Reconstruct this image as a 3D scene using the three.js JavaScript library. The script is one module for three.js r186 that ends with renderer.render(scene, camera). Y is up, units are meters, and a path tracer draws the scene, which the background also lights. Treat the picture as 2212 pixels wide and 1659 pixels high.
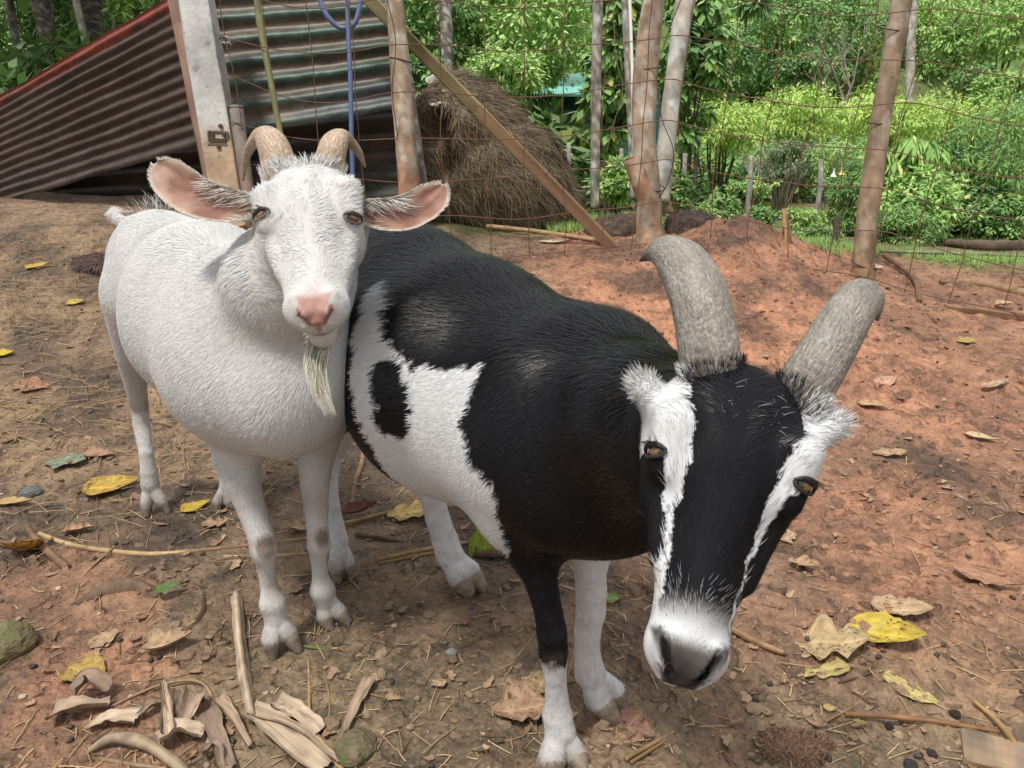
import * as THREE from 'three';
import { mergeGeometries } from 'three/addons/utils/BufferGeometryUtils.js';

// ---------------------------------------------------------------- camera, sky, sun, exposure
const scene = new THREE.Scene();
const PITCH = THREE.MathUtils.degToRad(22), EYE = new THREE.Vector3(0, 1.05, 0), FOC = 1663;
const camera = new THREE.PerspectiveCamera(2 * Math.atan(829.5 / FOC) * 180 / Math.PI, 4 / 3, 0.05, 400);
camera.position.copy(EYE);
camera.rotation.x = -PITCH;
const renderer = new THREE.WebGLRenderer({ antialias: true });
renderer.toneMapping = THREE.LinearToneMapping;
renderer.toneMappingExposure = 1.55;
renderer.shadowMap.enabled = true;
{ // bright, even overcast: pale cloud, a little brighter overhead
  const W = 256, Hh = 128, data = new Float32Array(W * Hh * 4);
  for (let j = 0; j < Hh; j++) for (let i = 0; i < W; i++) {
    const el = ((j + 0.5) / Hh - 0.5) * Math.PI, up = Math.max(0, Math.sin(el)), o = (j * W + i) * 4;
    const b = 0.35 + 0.42 * up + 0.05 * Math.sin(i * 2 * Math.PI / W * 3 + el * 5) * Math.cos(el);
    data[o] = 0.985 * b; data[o + 1] = 1.0 * b; data[o + 2] = 1.04 * b; data[o + 3] = 1;
  }
  const t = new THREE.DataTexture(data, W, Hh, THREE.RGBAFormat, THREE.FloatType);
  t.mapping = THREE.EquirectangularReflectionMapping; t.magFilter = THREE.LinearFilter; t.needsUpdate = true;
  scene.background = t; scene.environment = t;
}
const sun = new THREE.DirectionalLight(0xfffbf4, 2.3);
sun.position.set(-2.4, 9, 0.6); sun.target.position.set(0, 0, -2);
sun.castShadow = true; sun.shadow.radius = 16; sun.shadow.mapSize.set(2048, 2048);
Object.assign(sun.shadow.camera, { left: -8, right: 8, top: 8, bottom: -8, near: 0.5, far: 60 });
scene.add(sun, sun.target);

// ---------------------------------------------------------------- helpers
function rng(seed) { let s = seed | 0; return () => { s = (s + 0x6d2b79f5) | 0; let t = Math.imul(s ^ (s >>> 15), 1 | s); t = (t + Math.imul(t ^ (t >>> 7), 61 | t)) ^ t; return ((t ^ (t >>> 14)) >>> 0) / 4294967296; }; }
const V = (x, y, z) => new THREE.Vector3(x, y, z);
const clamp = (x, a, b) => x < a ? a : x > b ? b : x;
const lerp = (a, b, t) => a + (b - a) * t;
const sstep = (a, b, x) => { const t = clamp((x - a) / (b - a), 0, 1); return t * t * (3 - 2 * t); };
const RIGHT = V(1, 0, 0), UPV = V(0, Math.cos(PITCH), -Math.sin(PITCH)), FWD = V(0, -Math.sin(PITCH), -Math.cos(PITCH));
// a measured direction of the photograph (2212 x 1659 grid) turned into a point of the place at a distance, on a plane z, or on the ground
const dirOf = (u, v) => V(0, 0, 0).addScaledVector(RIGHT, (u - 1106) / FOC).addScaledVector(UPV, (829.5 - v) / FOC).add(FWD);
const at = (u, v, d) => EYE.clone().addScaledVector(dirOf(u, v), d);
const atZ = (u, v, z) => { const r = dirOf(u, v); return EYE.clone().addScaledVector(r, z / r.z); };
const depthOf = (p) => (p.y - EYE.y) * FWD.y + (p.z - EYE.z) * FWD.z;
// periodic value noise and fbm
function hash3(x, y, z) { let h = Math.imul(x, 374761393) ^ Math.imul(y, 668265263) ^ Math.imul(z, 2147483647 - 1640531527); h = Math.imul(h ^ (h >>> 13), 1274126177); return ((h ^ (h >>> 16)) >>> 0) / 4294967296; }
function n3(x, y, z) {
  const ix = Math.floor(x), iy = Math.floor(y), iz = Math.floor(z); let fx = x - ix, fy = y - iy, fz = z - iz;
  fx = fx * fx * (3 - 2 * fx); fy = fy * fy * (3 - 2 * fy); fz = fz * fz * (3 - 2 * fz);
  const l = (a, b, t) => a + (b - a) * t;
  return l(l(l(hash3(ix, iy, iz), hash3(ix + 1, iy, iz), fx), l(hash3(ix, iy + 1, iz), hash3(ix + 1, iy + 1, iz), fx), fy),
    l(l(hash3(ix, iy, iz + 1), hash3(ix + 1, iy, iz + 1), fx), l(hash3(ix, iy + 1, iz + 1), hash3(ix + 1, iy + 1, iz + 1), fx), fy), fz) * 2 - 1;
}
function n2(x, y, s = 0) {
  const ix = Math.floor(x), iy = Math.floor(y); let fx = x - ix, fy = y - iy;
  fx = fx * fx * (3 - 2 * fx); fy = fy * fy * (3 - 2 * fy);
  const a = hash3(ix, iy, s), b = hash3(ix + 1, iy, s), c = hash3(ix, iy + 1, s), d = hash3(ix + 1, iy + 1, s);
  return (a + (b - a) * fx + (c - a) * fy + (a - b - c + d) * fx * fy) * 2 - 1;
}
const fbm2 = (x, y, o = 4, s = 0) => { let v = 0, a = 0.5; for (let i = 0; i < o; i++) { v += a * n2(x, y, s + i * 17); x = x * 2.03 + 3.1; y = y * 2.03 - 1.7; a *= 0.5; } return v; };
const fbm3 = (x, y, z, o = 3) => { let v = 0, a = 0.5; for (let i = 0; i < o; i++) { v += a * n3(x, y, z); x = x * 2.03 + 3.1; y = y * 2.03 - 1.7; z = z * 2.03 + 0.7; a *= 0.5; } return v; };
// tiling noise for textures: lattice wraps at period p
function tn(x, y, p, s) {
  const ix = Math.floor(x), iy = Math.floor(y); let fx = x - ix, fy = y - iy; const m = (k) => ((k % p) + p) % p;
  fx = fx * fx * (3 - 2 * fx); fy = fy * fy * (3 - 2 * fy);
  const a = hash3(m(ix), m(iy), s), b = hash3(m(ix + 1), m(iy), s), c = hash3(m(ix), m(iy + 1), s), d = hash3(m(ix + 1), m(iy + 1), s);
  return a + (b - a) * fx + (c - a) * fy + (a - b - c + d) * fx * fy;
}
const tfbm = (u, v, p, o, s, ax = 1, ay = 1) => { let r = 0, a = 0.5, t = 0; for (let i = 0; i < o; i++) { r += a * tn(u * p * ax, v * p * ay, p * Math.max(ax, ay), s + i); t += a; p *= 2; a *= 0.5; } return r / t; };
function tex(n, fn, srgb = true, rep) {   // fn(u, v) -> [r, g, b] 0..1 (sRGB values when srgb)
  const d = new Uint8Array(n * n * 4);
  for (let j = 0; j < n; j++) for (let i = 0; i < n; i++) { const c = fn(i / n, j / n), o = (j * n + i) * 4; for (let k = 0; k < 3; k++) d[o + k] = clamp(c[k] * 255, 0, 255); d[o + 3] = 255; }
  const t = new THREE.DataTexture(d, n, n); t.magFilter = THREE.LinearFilter; t.wrapS = t.wrapT = THREE.RepeatWrapping; if (srgb) t.colorSpace = THREE.SRGBColorSpace;
  if (rep) t.repeat.set(rep[0], rep[1]); t.needsUpdate = true; return t;
}
const mixc = (a, b, t) => [lerp(a[0], b[0], t), lerp(a[1], b[1], t), lerp(a[2], b[2], t)];
const s2l = (c) => c.map((x) => { x /= 255; return x <= 0.04045 ? x / 12.92 : Math.pow((x + 0.055) / 1.055, 2.4); });   // sRGB bytes to linear
const used = new Map();
function numbered(n) { const k = used.get(n) ?? 0; used.set(n, k + 1); return k ? n + '_' + String(k).padStart(3, '0') : n; }
function tag(o, label, category, group) { o.userData.label = label; o.userData.category = category; if (group) o.userData.group = group; return o; }
function top(o, name, label, category, group) { o.name = numbered(name); scene.add(o); if (label) tag(o, label, category, group); return o; }
function group(name, label, category, grp, pos) { const g = new THREE.Group(); if (pos) g.position.copy(pos); return top(g, name, label, category, grp); }
function mesh(geo, mat, name, parent) { const m = new THREE.Mesh(geo, mat); m.castShadow = m.receiveShadow = true; m.name = name; if (parent) parent.add(m); return m; }
function structure(o, name) { o.name = name; o.userData.kind = 'structure'; scene.add(o); return o; }
function rebase(grp) { // children were built in world coordinates: shift them to the group's base
  for (const c of grp.children) c.position.sub(grp.position); return grp;
}
const std = (o) => new THREE.MeshStandardMaterial(o);
const phys = (o) => new THREE.MeshPhysicalMaterial(o);

// generic BufferGeometry from arrays
function geo(pos, idx, extra = {}) {
  const g = new THREE.BufferGeometry();
  g.setAttribute('position', new THREE.BufferAttribute(pos instanceof Float32Array ? pos : new Float32Array(pos), 3));
  if (extra.color) g.setAttribute('color', new THREE.BufferAttribute(extra.color instanceof Float32Array ? extra.color : new Float32Array(extra.color), 3));
  if (extra.uv) g.setAttribute('uv', new THREE.BufferAttribute(new Float32Array(extra.uv), 2));
  if (idx) g.setIndex(idx.length > 65535 || pos.length > 196000 ? new THREE.BufferAttribute(new Uint32Array(idx), 1) : idx);
  if (extra.normal) g.setAttribute('normal', new THREE.BufferAttribute(extra.normal instanceof Float32Array ? extra.normal : new Float32Array(extra.normal), 3)); else g.computeVertexNormals();
  return g;
}
// swept tube along points with radii; bump(t, angle) scales the radius; uv in metres
function tube(pts, radii, seg = 8, opt = {}) {
  const n = opt.rings ?? Math.max(2, pts.length * 3), curve = new THREE.CatmullRomCurve3(pts, false, 'centripetal');
  const pos = [], uv = [], idx = [], col = []; let N = null, len = 0, prev = null;
  for (let i = 0; i <= n; i++) {
    const t = i / n, c = curve.getPoint(t), T = curve.getTangent(t).normalize();
    if (!N) { N = (opt.side ? opt.side.clone() : Math.abs(T.y) > 0.9 ? V(1, 0, 0) : V(0, 1, 0)); }
    N.addScaledVector(T, -N.dot(T)).normalize(); const B = T.clone().cross(N);
    if (prev) len += prev.distanceTo(c); prev = c;
    const f = t * (radii.length - 1), k = Math.min(radii.length - 2, Math.floor(f)), r = radii.length > 1 ? lerp(radii[k], radii[k + 1], sstep(0, 1, f - k) * 0.3 + (f - k) * 0.7) : radii[0];
    for (let j = 0; j <= seg; j++) {
      const a = j / seg * Math.PI * 2; let rr = r * (opt.bump ? opt.bump(t, j === seg ? 0 : a, c) : 1); const fl = opt.flat ?? 1;
      const p = c.clone().addScaledVector(N, Math.cos(a) * rr).addScaledVector(B, Math.sin(a) * rr * fl);
      pos.push(p.x, p.y, p.z); uv.push(j / seg * (opt.uvw ?? Math.max(0.05, r * 6.28)), len);
      if (opt.color) { const cc = opt.color(t, a, p); col.push(cc[0], cc[1], cc[2]); }
    }
  }
  for (let i = 0; i < n; i++) for (let j = 0; j < seg; j++) { const a = i * (seg + 1) + j, b = a + seg + 1; idx.push(a, a + 1, b, a + 1, b + 1, b); }
  for (const e of [0, n]) { // caps
    const c = curve.getPoint(e / n), k = pos.length / 3, o = e * (seg + 1); pos.push(c.x, c.y, c.z); uv.push(0, 0); if (opt.color) { const cc = opt.capColor ? opt.capColor : opt.color(e / n, 0, c); col.push(cc[0], cc[1], cc[2]); }
    for (let j = 0; j < seg; j++) e ? idx.push(o + j, o + j + 1, k) : idx.push(o + j + 1, o + j, k);
  }
  return geo(pos, idx, { uv, color: opt.color ? col : undefined });
}

// ---------------------------------------------------------------- ground
// broad lie of the land: a trodden yard, rising to the fence and the sheds, then falling into a green hollow with a hill behind it
const fenceZ = (x) => x < 0.72 ? lerp(-3.45, -4.02, clamp((x + 0.6) / 1.32, 0, 1)) : lerp(-4.02, -3.1, clamp((x - 0.72) / 2.1, -1, 1.6));
function landBase(x, z) {
  const back = sstep(-1.9, -4.3, z), side = clamp((x + 2.4) / 3.9, 0, 1);
  let y = back * lerp(0.34, 0.15, side * side * (3 - 2 * side));
  y += 0.05 * sstep(-2.6, -3.7, z) * sstep(-0.2, 0.6, x) * (1 - sstep(1.3, 2.2, x));
  const beyond = fenceZ(x) - z;                                   // metres past the fence line
  const drop = sstep(0.25, 3.4, beyond) * sstep(-0.6, 0.5, x) * 0.5 + sstep(3, 9, beyond) * 0.55;
  y -= drop * sstep(-4.5, -1.2, x + beyond * 0.12);
  const far = -z - 15 - 1.5 * Math.sin(x * 0.13);
  if (far > 0) y += far * sstep(0, 12, far) * 0.5 + 0.9 * fbm2(x * 0.12, z * 0.12, 3, 5) * sstep(0, 10, far);
  return y;
}
const flatEarth = (x, z) => sstep(-0.06, 0.06, z + 1.07 - 0.3 * (x - 0.5) + 0.06 * n2(x * 9, z * 9, 3)) * sstep(0.36, 0.5, x + 0.05 * n2(x * 7, z * 7, 6));
const moundAt = atZ(1590, 500, -3.95);
function land(x, z) {
  let y = landBase(x, z);
  if (z > -9 && z < 3 && Math.abs(x) < 9) {
    const near = 1 - sstep(4.5, 8, -z);
    y += near * (0.022 * fbm2(x * 2.6, z * 2.6, 3, 1) + 0.006 * fbm2(x * 11, z * 11, 2, 9));
    const lump = fbm2(x * 24, z * 24, 2, 21), rough = 0.35 + 0.65 * sstep(-0.3, 0.9, x + 0.5 * fbm2(x * 1.3, z * 1.3, 2, 3));
    y += near * 0.03 * rough * Math.max(0, lump - 0.02) * (1 - 0.8 * flatEarth(x, z)); y += near * 0.012 * rough * fbm2(x * 9 + 4, z * 9, 2, 25) * sstep(0.2, 0.7, x);
    y += near * 0.009 * rough * fbm2(x * 62, z * 62, 2, 33);
    const dx = (x - moundAt.x) / 0.34, dz = (z - moundAt.z) / 0.28, m = Math.exp(-(dx * dx + dz * dz));
    y += 0.16 * m * (1 + 0.35 * fbm2(x * 9, z * 9, 2, 4));
  }
  return y;
}
function hit(u, v) { // where a sight line meets the ground
  const r = dirOf(u, v); let a = 0.2, p;
  for (let t = 0.3; t < 60; t += 0.02 + t * 0.004) { p = EYE.clone().addScaledVector(r, t); if (p.y < land(p.x, p.z)) { let lo = a, hi = t; for (let k = 0; k < 18; k++) { const m = (lo + hi) / 2; p = EYE.clone().addScaledVector(r, m); p.y < land(p.x, p.z) ? hi = m : lo = m; } return p; } a = t; }
  return p;
}
function soilColor(x, z) {
  const a = fbm2(x * 1.1, z * 1.1, 3, 41), b = fbm2(x * 5, z * 5, 3, 51), c = fbm2(x * 30, z * 30, 2, 61), d = fbm2(x * 90, z * 90, 1, 71);
  const tan = s2l([156, 129, 101]), brown = s2l([142, 119, 95]), red = s2l([194, 138, 106]), wet = s2l([84, 66, 52]), rust = s2l([152, 116, 92]);
  let col = mixc(brown, rust, sstep(-0.1, 0.75, x + a * 0.7));
  col = mixc(col, tan, sstep(-0.35, -0.95, x + 0.3 * a) * sstep(-1.35, -1.9, z + 0.3 * a));
  const redness = sstep(-1.9, -2.7, z + 0.5 * a) * sstep(-0.15, 0.35, x + 0.3 * b) * (1 - 0.55 * sstep(1.0, 2.0, x));
  col = mixc(col, red, clamp(redness * 0.9, 0, 1));
  col = mixc(col, red, 0.4 * sstep(0.18, 0.34, fbm2(x * 1.7 + 4, z * 1.7, 3, 81)) * sstep(-1.6, -0.9, z));
  col = mixc(col, red, 0.5 * sstep(0.12, 0.3, fbm2(x * 2.3 + 9, z * 2.3, 3, 85)) * sstep(0.3, 0.9, x));
  col = mixc(col, wet, 0.72 * sstep(0.02, 0.36, b * 0.6 + a * 0.5));
  for (const [px, pz, pr] of [[-0.95, -1.31, 0.24], [-0.69, -0.98, 0.2], [-0.8, -1.12, 0.12]]) col = mixc(col, s2l([172, 126, 98]), 0.6 * sstep(0.25, -0.15, Math.hypot(x - px, z - pz) / pr - 0.8 + 0.9 * fbm2(x * 6, z * 6, 3, 88)));
  const grayed = sstep(0.05, 0.3, fbm2(x * 1.9 - 7, z * 1.9, 3, 87)) * sstep(-1.5, -1.0, z); col = mixc(col, s2l([142, 126, 100]), 0.55 * grayed); col = mixc(col, s2l([146, 130, 104]), 0.75 * flatEarth(x, z));
  const k = 1 + 0.42 * c + 0.3 * d; col = col.map((q) => q * k);
  // beyond the fence: leaf mould, then rough grass
  const g = sstep(0.3, 1.1, fenceZ(x) - z + 0.4 * b) * sstep(-1.0, 0.8, x + (fenceZ(x) - z) * 0.25);
  if (g > 0) {
    const grass = mixc(s2l([104, 132, 62]), s2l([126, 158, 72]), 0.5 + b), bare = s2l([150, 122, 100]);
    const patch = -z > 17 ? sstep(0.05, 0.3, fbm2(x * 0.16, z * 0.16, 3, 91)) : sstep(-0.02, 0.2, fbm2(x * 0.55 + 3, z * 0.9, 3, 95)) * sstep(5.6, 7.2, -z) * 0.8;
    col = mixc(col, mixc(grass, bare, patch).map((q) => q * (1 + 0.3 * c)), g);
  }
  return col;
}
const soilTex = tex(1024, (u, v) => { const a = tfbm(u, v, 6, 6, 3), b = tfbm(u, v, 64, 3, 13), c = tfbm(u, v, 180, 1, 17), d = tfbm(u, v, 22, 3, 19); let k = 0.50 + 0.46 * a + 0.30 * b + 0.16 * (c - 0.5); k *= 1 - 0.2 * sstep(0.60, 0.72, d); const p = sstep(0.80, 0.86, c) * sstep(0.5, 0.6, b); return mixc([k, k * 0.985, k * 0.96], [1, 0.93, 0.82], p * 0.55); });
const soilBump = tex(1024, (u, v) => { const a = tfbm(u, v, 12, 6, 23), b = tfbm(u, v, 64, 3, 29), d = tfbm(u, v, 22, 3, 19), k = a * 0.6 + b * 0.45 - 0.25 * sstep(0.60, 0.72, d); return [k, k, k]; }, false);
{
  const gx = [], gz = [];
  const grade = (arr, a, b, step) => { const n = Math.max(1, Math.round(Math.abs(b - a) / step)); for (let i = 0; i < n; i++) arr.push(lerp(a, b, i / n)); };
  grade(gx, -70, -20, 3.5); grade(gx, -20, -6, 0.6); grade(gx, -6, -2.6, 0.06); grade(gx, -2.6, -1.4, 0.016); grade(gx, -1.4, 1.5, 0.0085); grade(gx, 1.5, 2.6, 0.014); grade(gx, 2.6, 6, 0.06); grade(gx, 6, 20, 0.6); grade(gx, 20, 70, 3.5); gx.push(70);
  grade(gz, 14, 1.5, 0.8); grade(gz, 1.5, -0.5, 0.06); grade(gz, -0.5, -1.9, 0.0085); grade(gz, -1.9, -3, 0.012); grade(gz, -3, -4.6, 0.022); grade(gz, -4.6, -9, 0.08); grade(gz, -9, -20, 0.35); grade(gz, -20, -75, 1.1); gz.push(-75);
  const nx = gx.length, nz = gz.length, pos = new Float32Array(nx * nz * 3), col = new Float32Array(nx * nz * 3), uv = new Float32Array(nx * nz * 2), idx = new Uint32Array((nx - 1) * (nz - 1) * 6); let q = 0;
  for (let j = 0; j < nz; j++) for (let i = 0; i < nx; i++) {
    const o = j * nx + i, x = gx[i], z = gz[j]; pos[o * 3] = x; pos[o * 3 + 1] = land(x, z); pos[o * 3 + 2] = z; const c = soilColor(x, z); col[o * 3] = c[0]; col[o * 3 + 1] = c[1]; col[o * 3 + 2] = c[2]; uv[o * 2] = x * 1.3 + 0.12 * z; uv[o * 2 + 1] = z * 1.3 - 0.1 * x;
    if (i < nx - 1 && j < nz - 1) { idx[q++] = o; idx[q++] = o + 1; idx[q++] = o + nx; idx[q++] = o + 1; idx[q++] = o + nx + 1; idx[q++] = o + nx; }
  }
  const g = new THREE.BufferGeometry(); g.setAttribute('position', new THREE.BufferAttribute(pos, 3)); g.setAttribute('color', new THREE.BufferAttribute(col, 3)); g.setAttribute('uv', new THREE.BufferAttribute(uv, 2)); g.setIndex(new THREE.BufferAttribute(idx, 1)); g.computeVertexNormals();
  const m = mesh(g, std({ color: new THREE.Color().setRGB(0.76, 0.76, 0.76), vertexColors: true, map: soilTex, bumpMap: soilBump, bumpScale: 0.021, roughness: 0.72 }), 'ground');
  structure(m, 'ground'); console.log('ground', nx, nz);
}

// ---------------------------------------------------------------- goat bodies: distance fields, surface nets, hair
const smin = (a, b, k) => { const h = Math.max(k - Math.abs(a - b), 0) / k; return Math.min(a, b) - h * h * k * 0.25; };
const smax = (a, b, k) => -smin(-a, -b, k);
function rc(a, b, ra, rb) { // round cone between two joints
  const bx = b.x - a.x, by = b.y - a.y, bz = b.z - a.z, l2 = bx * bx + by * by + bz * bz, rr = ra - rb, a2 = Math.max(1e-9, l2 - rr * rr), il2 = 1 / l2;
  return (x, y, z) => {
    const px = x - a.x, py = y - a.y, pz = z - a.z, yy = px * bx + py * by + pz * bz, zz = yy - l2;
    const qx = px * l2 - bx * yy, qy = py * l2 - by * yy, qz = pz * l2 - bz * yy, x2 = qx * qx + qy * qy + qz * qz, y2 = yy * yy * l2, z2 = zz * zz * l2, k = Math.sign(rr) * rr * rr * x2;
    if (Math.sign(zz) * a2 * z2 > k) return Math.sqrt(x2 + z2) * il2 - rb;
    if (Math.sign(yy) * a2 * y2 < k) return Math.sqrt(x2 + y2) * il2 - ra;
    return (Math.sqrt(x2 * a2 * il2) + yy * rr) * il2 - ra;
  };
}
function ball(c, r) { return (x, y, z) => Math.hypot(x - c.x, y - c.y, z - c.z) - r; }
function ellipsoid(c, ax, ay, az, rx, ry, rz) { // axes are unit vectors
  const m = Math.min(rx, ry, rz);
  return (x, y, z) => { const px = x - c.x, py = y - c.y, pz = z - c.z, a = (px * ax.x + py * ax.y + pz * ax.z) / rx, b = (px * ay.x + py * ay.y + pz * ay.z) / ry, d = (px * az.x + py * az.y + pz * az.z) / rz; const k = Math.sqrt(a * a + b * b + d * d); return (k - 1) * m; };
}
function chain(js, k = 0.012) { const parts = []; for (let i = 0; i + 1 < js.length; i++) parts.push(rc(js[i].p, js[i + 1].p, js[i].r, js[i + 1].r)); return unionOf(parts, k); }
function unionOf(parts, k) { return (x, y, z) => { let d = parts[0](x, y, z); for (let i = 1; i < parts.length; i++) d = smin(d, parts[i](x, y, z), k); return d; }; }
function bounded(f, pts, pad) { // skip the exact value when far away
  const c = V(0, 0, 0); for (const p of pts) c.add(p); c.divideScalar(pts.length); let R = 0; for (const p of pts) R = Math.max(R, p.distanceTo(c)); R += pad;
  return (x, y, z) => { const d = Math.hypot(x - c.x, y - c.y, z - c.z) - R; return d > 0.08 ? d : f(x, y, z); };
}
function surfaceNet(f, lo, hi, cell, keep) {
  const nx = Math.ceil((hi.x - lo.x) / cell) + 1, ny = Math.ceil((hi.y - lo.y) / cell) + 1, nz = Math.ceil((hi.z - lo.z) / cell) + 1, D = new Float32Array(nx * ny * nz).fill(1);
  const B = 8, half = B * cell * 0.5;
  for (let bz = 0; bz < nz; bz += B) for (let by = 0; by < ny; by += B) for (let bx = 0; bx < nx; bx += B) {
    const c = f(lo.x + bx * cell + half, lo.y + by * cell + half, lo.z + bz * cell + half), skip = Math.abs(c) > half * 2.2 + 0.02;
    for (let z = bz; z < Math.min(nz, bz + B); z++) for (let y = by; y < Math.min(ny, by + B); y++) for (let x = bx; x < Math.min(nx, bx + B); x++) D[(z * ny + y) * nx + x] = skip ? c : f(lo.x + x * cell, lo.y + y * cell, lo.z + z * cell);
  }
  const id = new Int32Array(nx * ny * nz).fill(-1), pos = [], idx = [], sx = 1, sy = nx, sz = nx * ny, cor = [0, sx, sy, sx + sy, sz, sx + sz, sy + sz, sx + sy + sz];
  const E = [[0, 1], [2, 3], [4, 5], [6, 7], [0, 2], [1, 3], [4, 6], [5, 7], [0, 4], [1, 5], [2, 6], [3, 7]];
  for (let z = 0; z < nz - 1; z++) for (let y = 0; y < ny - 1; y++) for (let x = 0; x < nx - 1; x++) {
    const o = (z * ny + y) * nx + x; let m = 0; for (let k = 0; k < 8; k++) if (D[o + cor[k]] < 0) m |= 1 << k; if (m === 0 || m === 255) continue;
    const cx = lo.x + (x + 0.5) * cell, cy = lo.y + (y + 0.5) * cell, cz = lo.z + (z + 0.5) * cell; if (keep && !keep(cx, cy, cz)) continue;
    let px = 0, py = 0, pz = 0, n = 0;
    for (const [a, b] of E) { if (((m >> a) & 1) === ((m >> b) & 1)) continue; const da = D[o + cor[a]], db = D[o + cor[b]], t = da / (da - db); px += lerp(a & 1, b & 1, t); py += lerp((a >> 1) & 1, (b >> 1) & 1, t); pz += lerp((a >> 2) & 1, (b >> 2) & 1, t); n++; }
    id[o] = pos.length / 3; pos.push(lo.x + (x + px / n) * cell, lo.y + (y + py / n) * cell, lo.z + (z + pz / n) * cell);
  }
  const quad = (a, b, c, d, flip) => { if (a < 0 || b < 0 || c < 0 || d < 0) return; flip ? idx.push(a, c, b, a, d, c) : idx.push(a, b, c, a, c, d); };
  for (let z = 1; z < nz - 1; z++) for (let y = 1; y < ny - 1; y++) for (let x = 1; x < nx - 1; x++) {
    const o = (z * ny + y) * nx + x, d0 = D[o] < 0;
    if (d0 !== D[o + sx] < 0) quad(id[o - sy - sz], id[o - sz], id[o], id[o - sy], !d0);
    if (d0 !== D[o + sy] < 0) quad(id[o - sx - sz], id[o - sx], id[o], id[o - sz], !d0);
    if (d0 !== D[o + sz] < 0) quad(id[o - sx - sy], id[o - sy], id[o], id[o - sx], !d0);
  }
  const nor = new Float32Array(pos.length), e = 0.0015;
  for (let i = 0; i < pos.length; i += 3) { const x = pos[i], y = pos[i + 1], z = pos[i + 2]; let a = f(x + e, y, z) - f(x - e, y, z), b = f(x, y + e, z) - f(x, y - e, z), c = f(x, y, z + e) - f(x, y, z - e); const l = Math.hypot(a, b, c) || 1; nor[i] = a / l; nor[i + 1] = b / l; nor[i + 2] = c / l; }
  return { pos, nor, idx };
}
function netAll(f, lo, hi, cell, fine) { // coarse grid everywhere, finer boxes for head and feet
  const inside = (b, m) => (x, y, z) => x > b.lo.x + m && x < b.hi.x - m && y > b.lo.y + m && y < b.hi.y - m && z > b.lo.z + m && z < b.hi.z - m;
  const tests = fine.map((b) => inside(b, cell * 0.9)), out = [surfaceNet(f, lo, hi, cell, (x, y, z) => !tests.some((t) => t(x, y, z)))];
  for (const b of fine) out.push(surfaceNet(f, b.lo, b.hi, b.cell));
  let n = 0, k = 0; for (const s of out) { n += s.pos.length; k += s.idx.length; }
  const pos = new Float32Array(n), nor = new Float32Array(n), idx = new Uint32Array(k); let a = 0, c = 0;
  for (const s of out) { pos.set(s.pos, a); nor.set(s.nor, a); for (let i = 0; i < s.idx.length; i++) idx[c + i] = s.idx[i] + a / 3; a += s.pos.length; c += s.idx.length; }
  return { pos, nor, idx };
}
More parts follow.
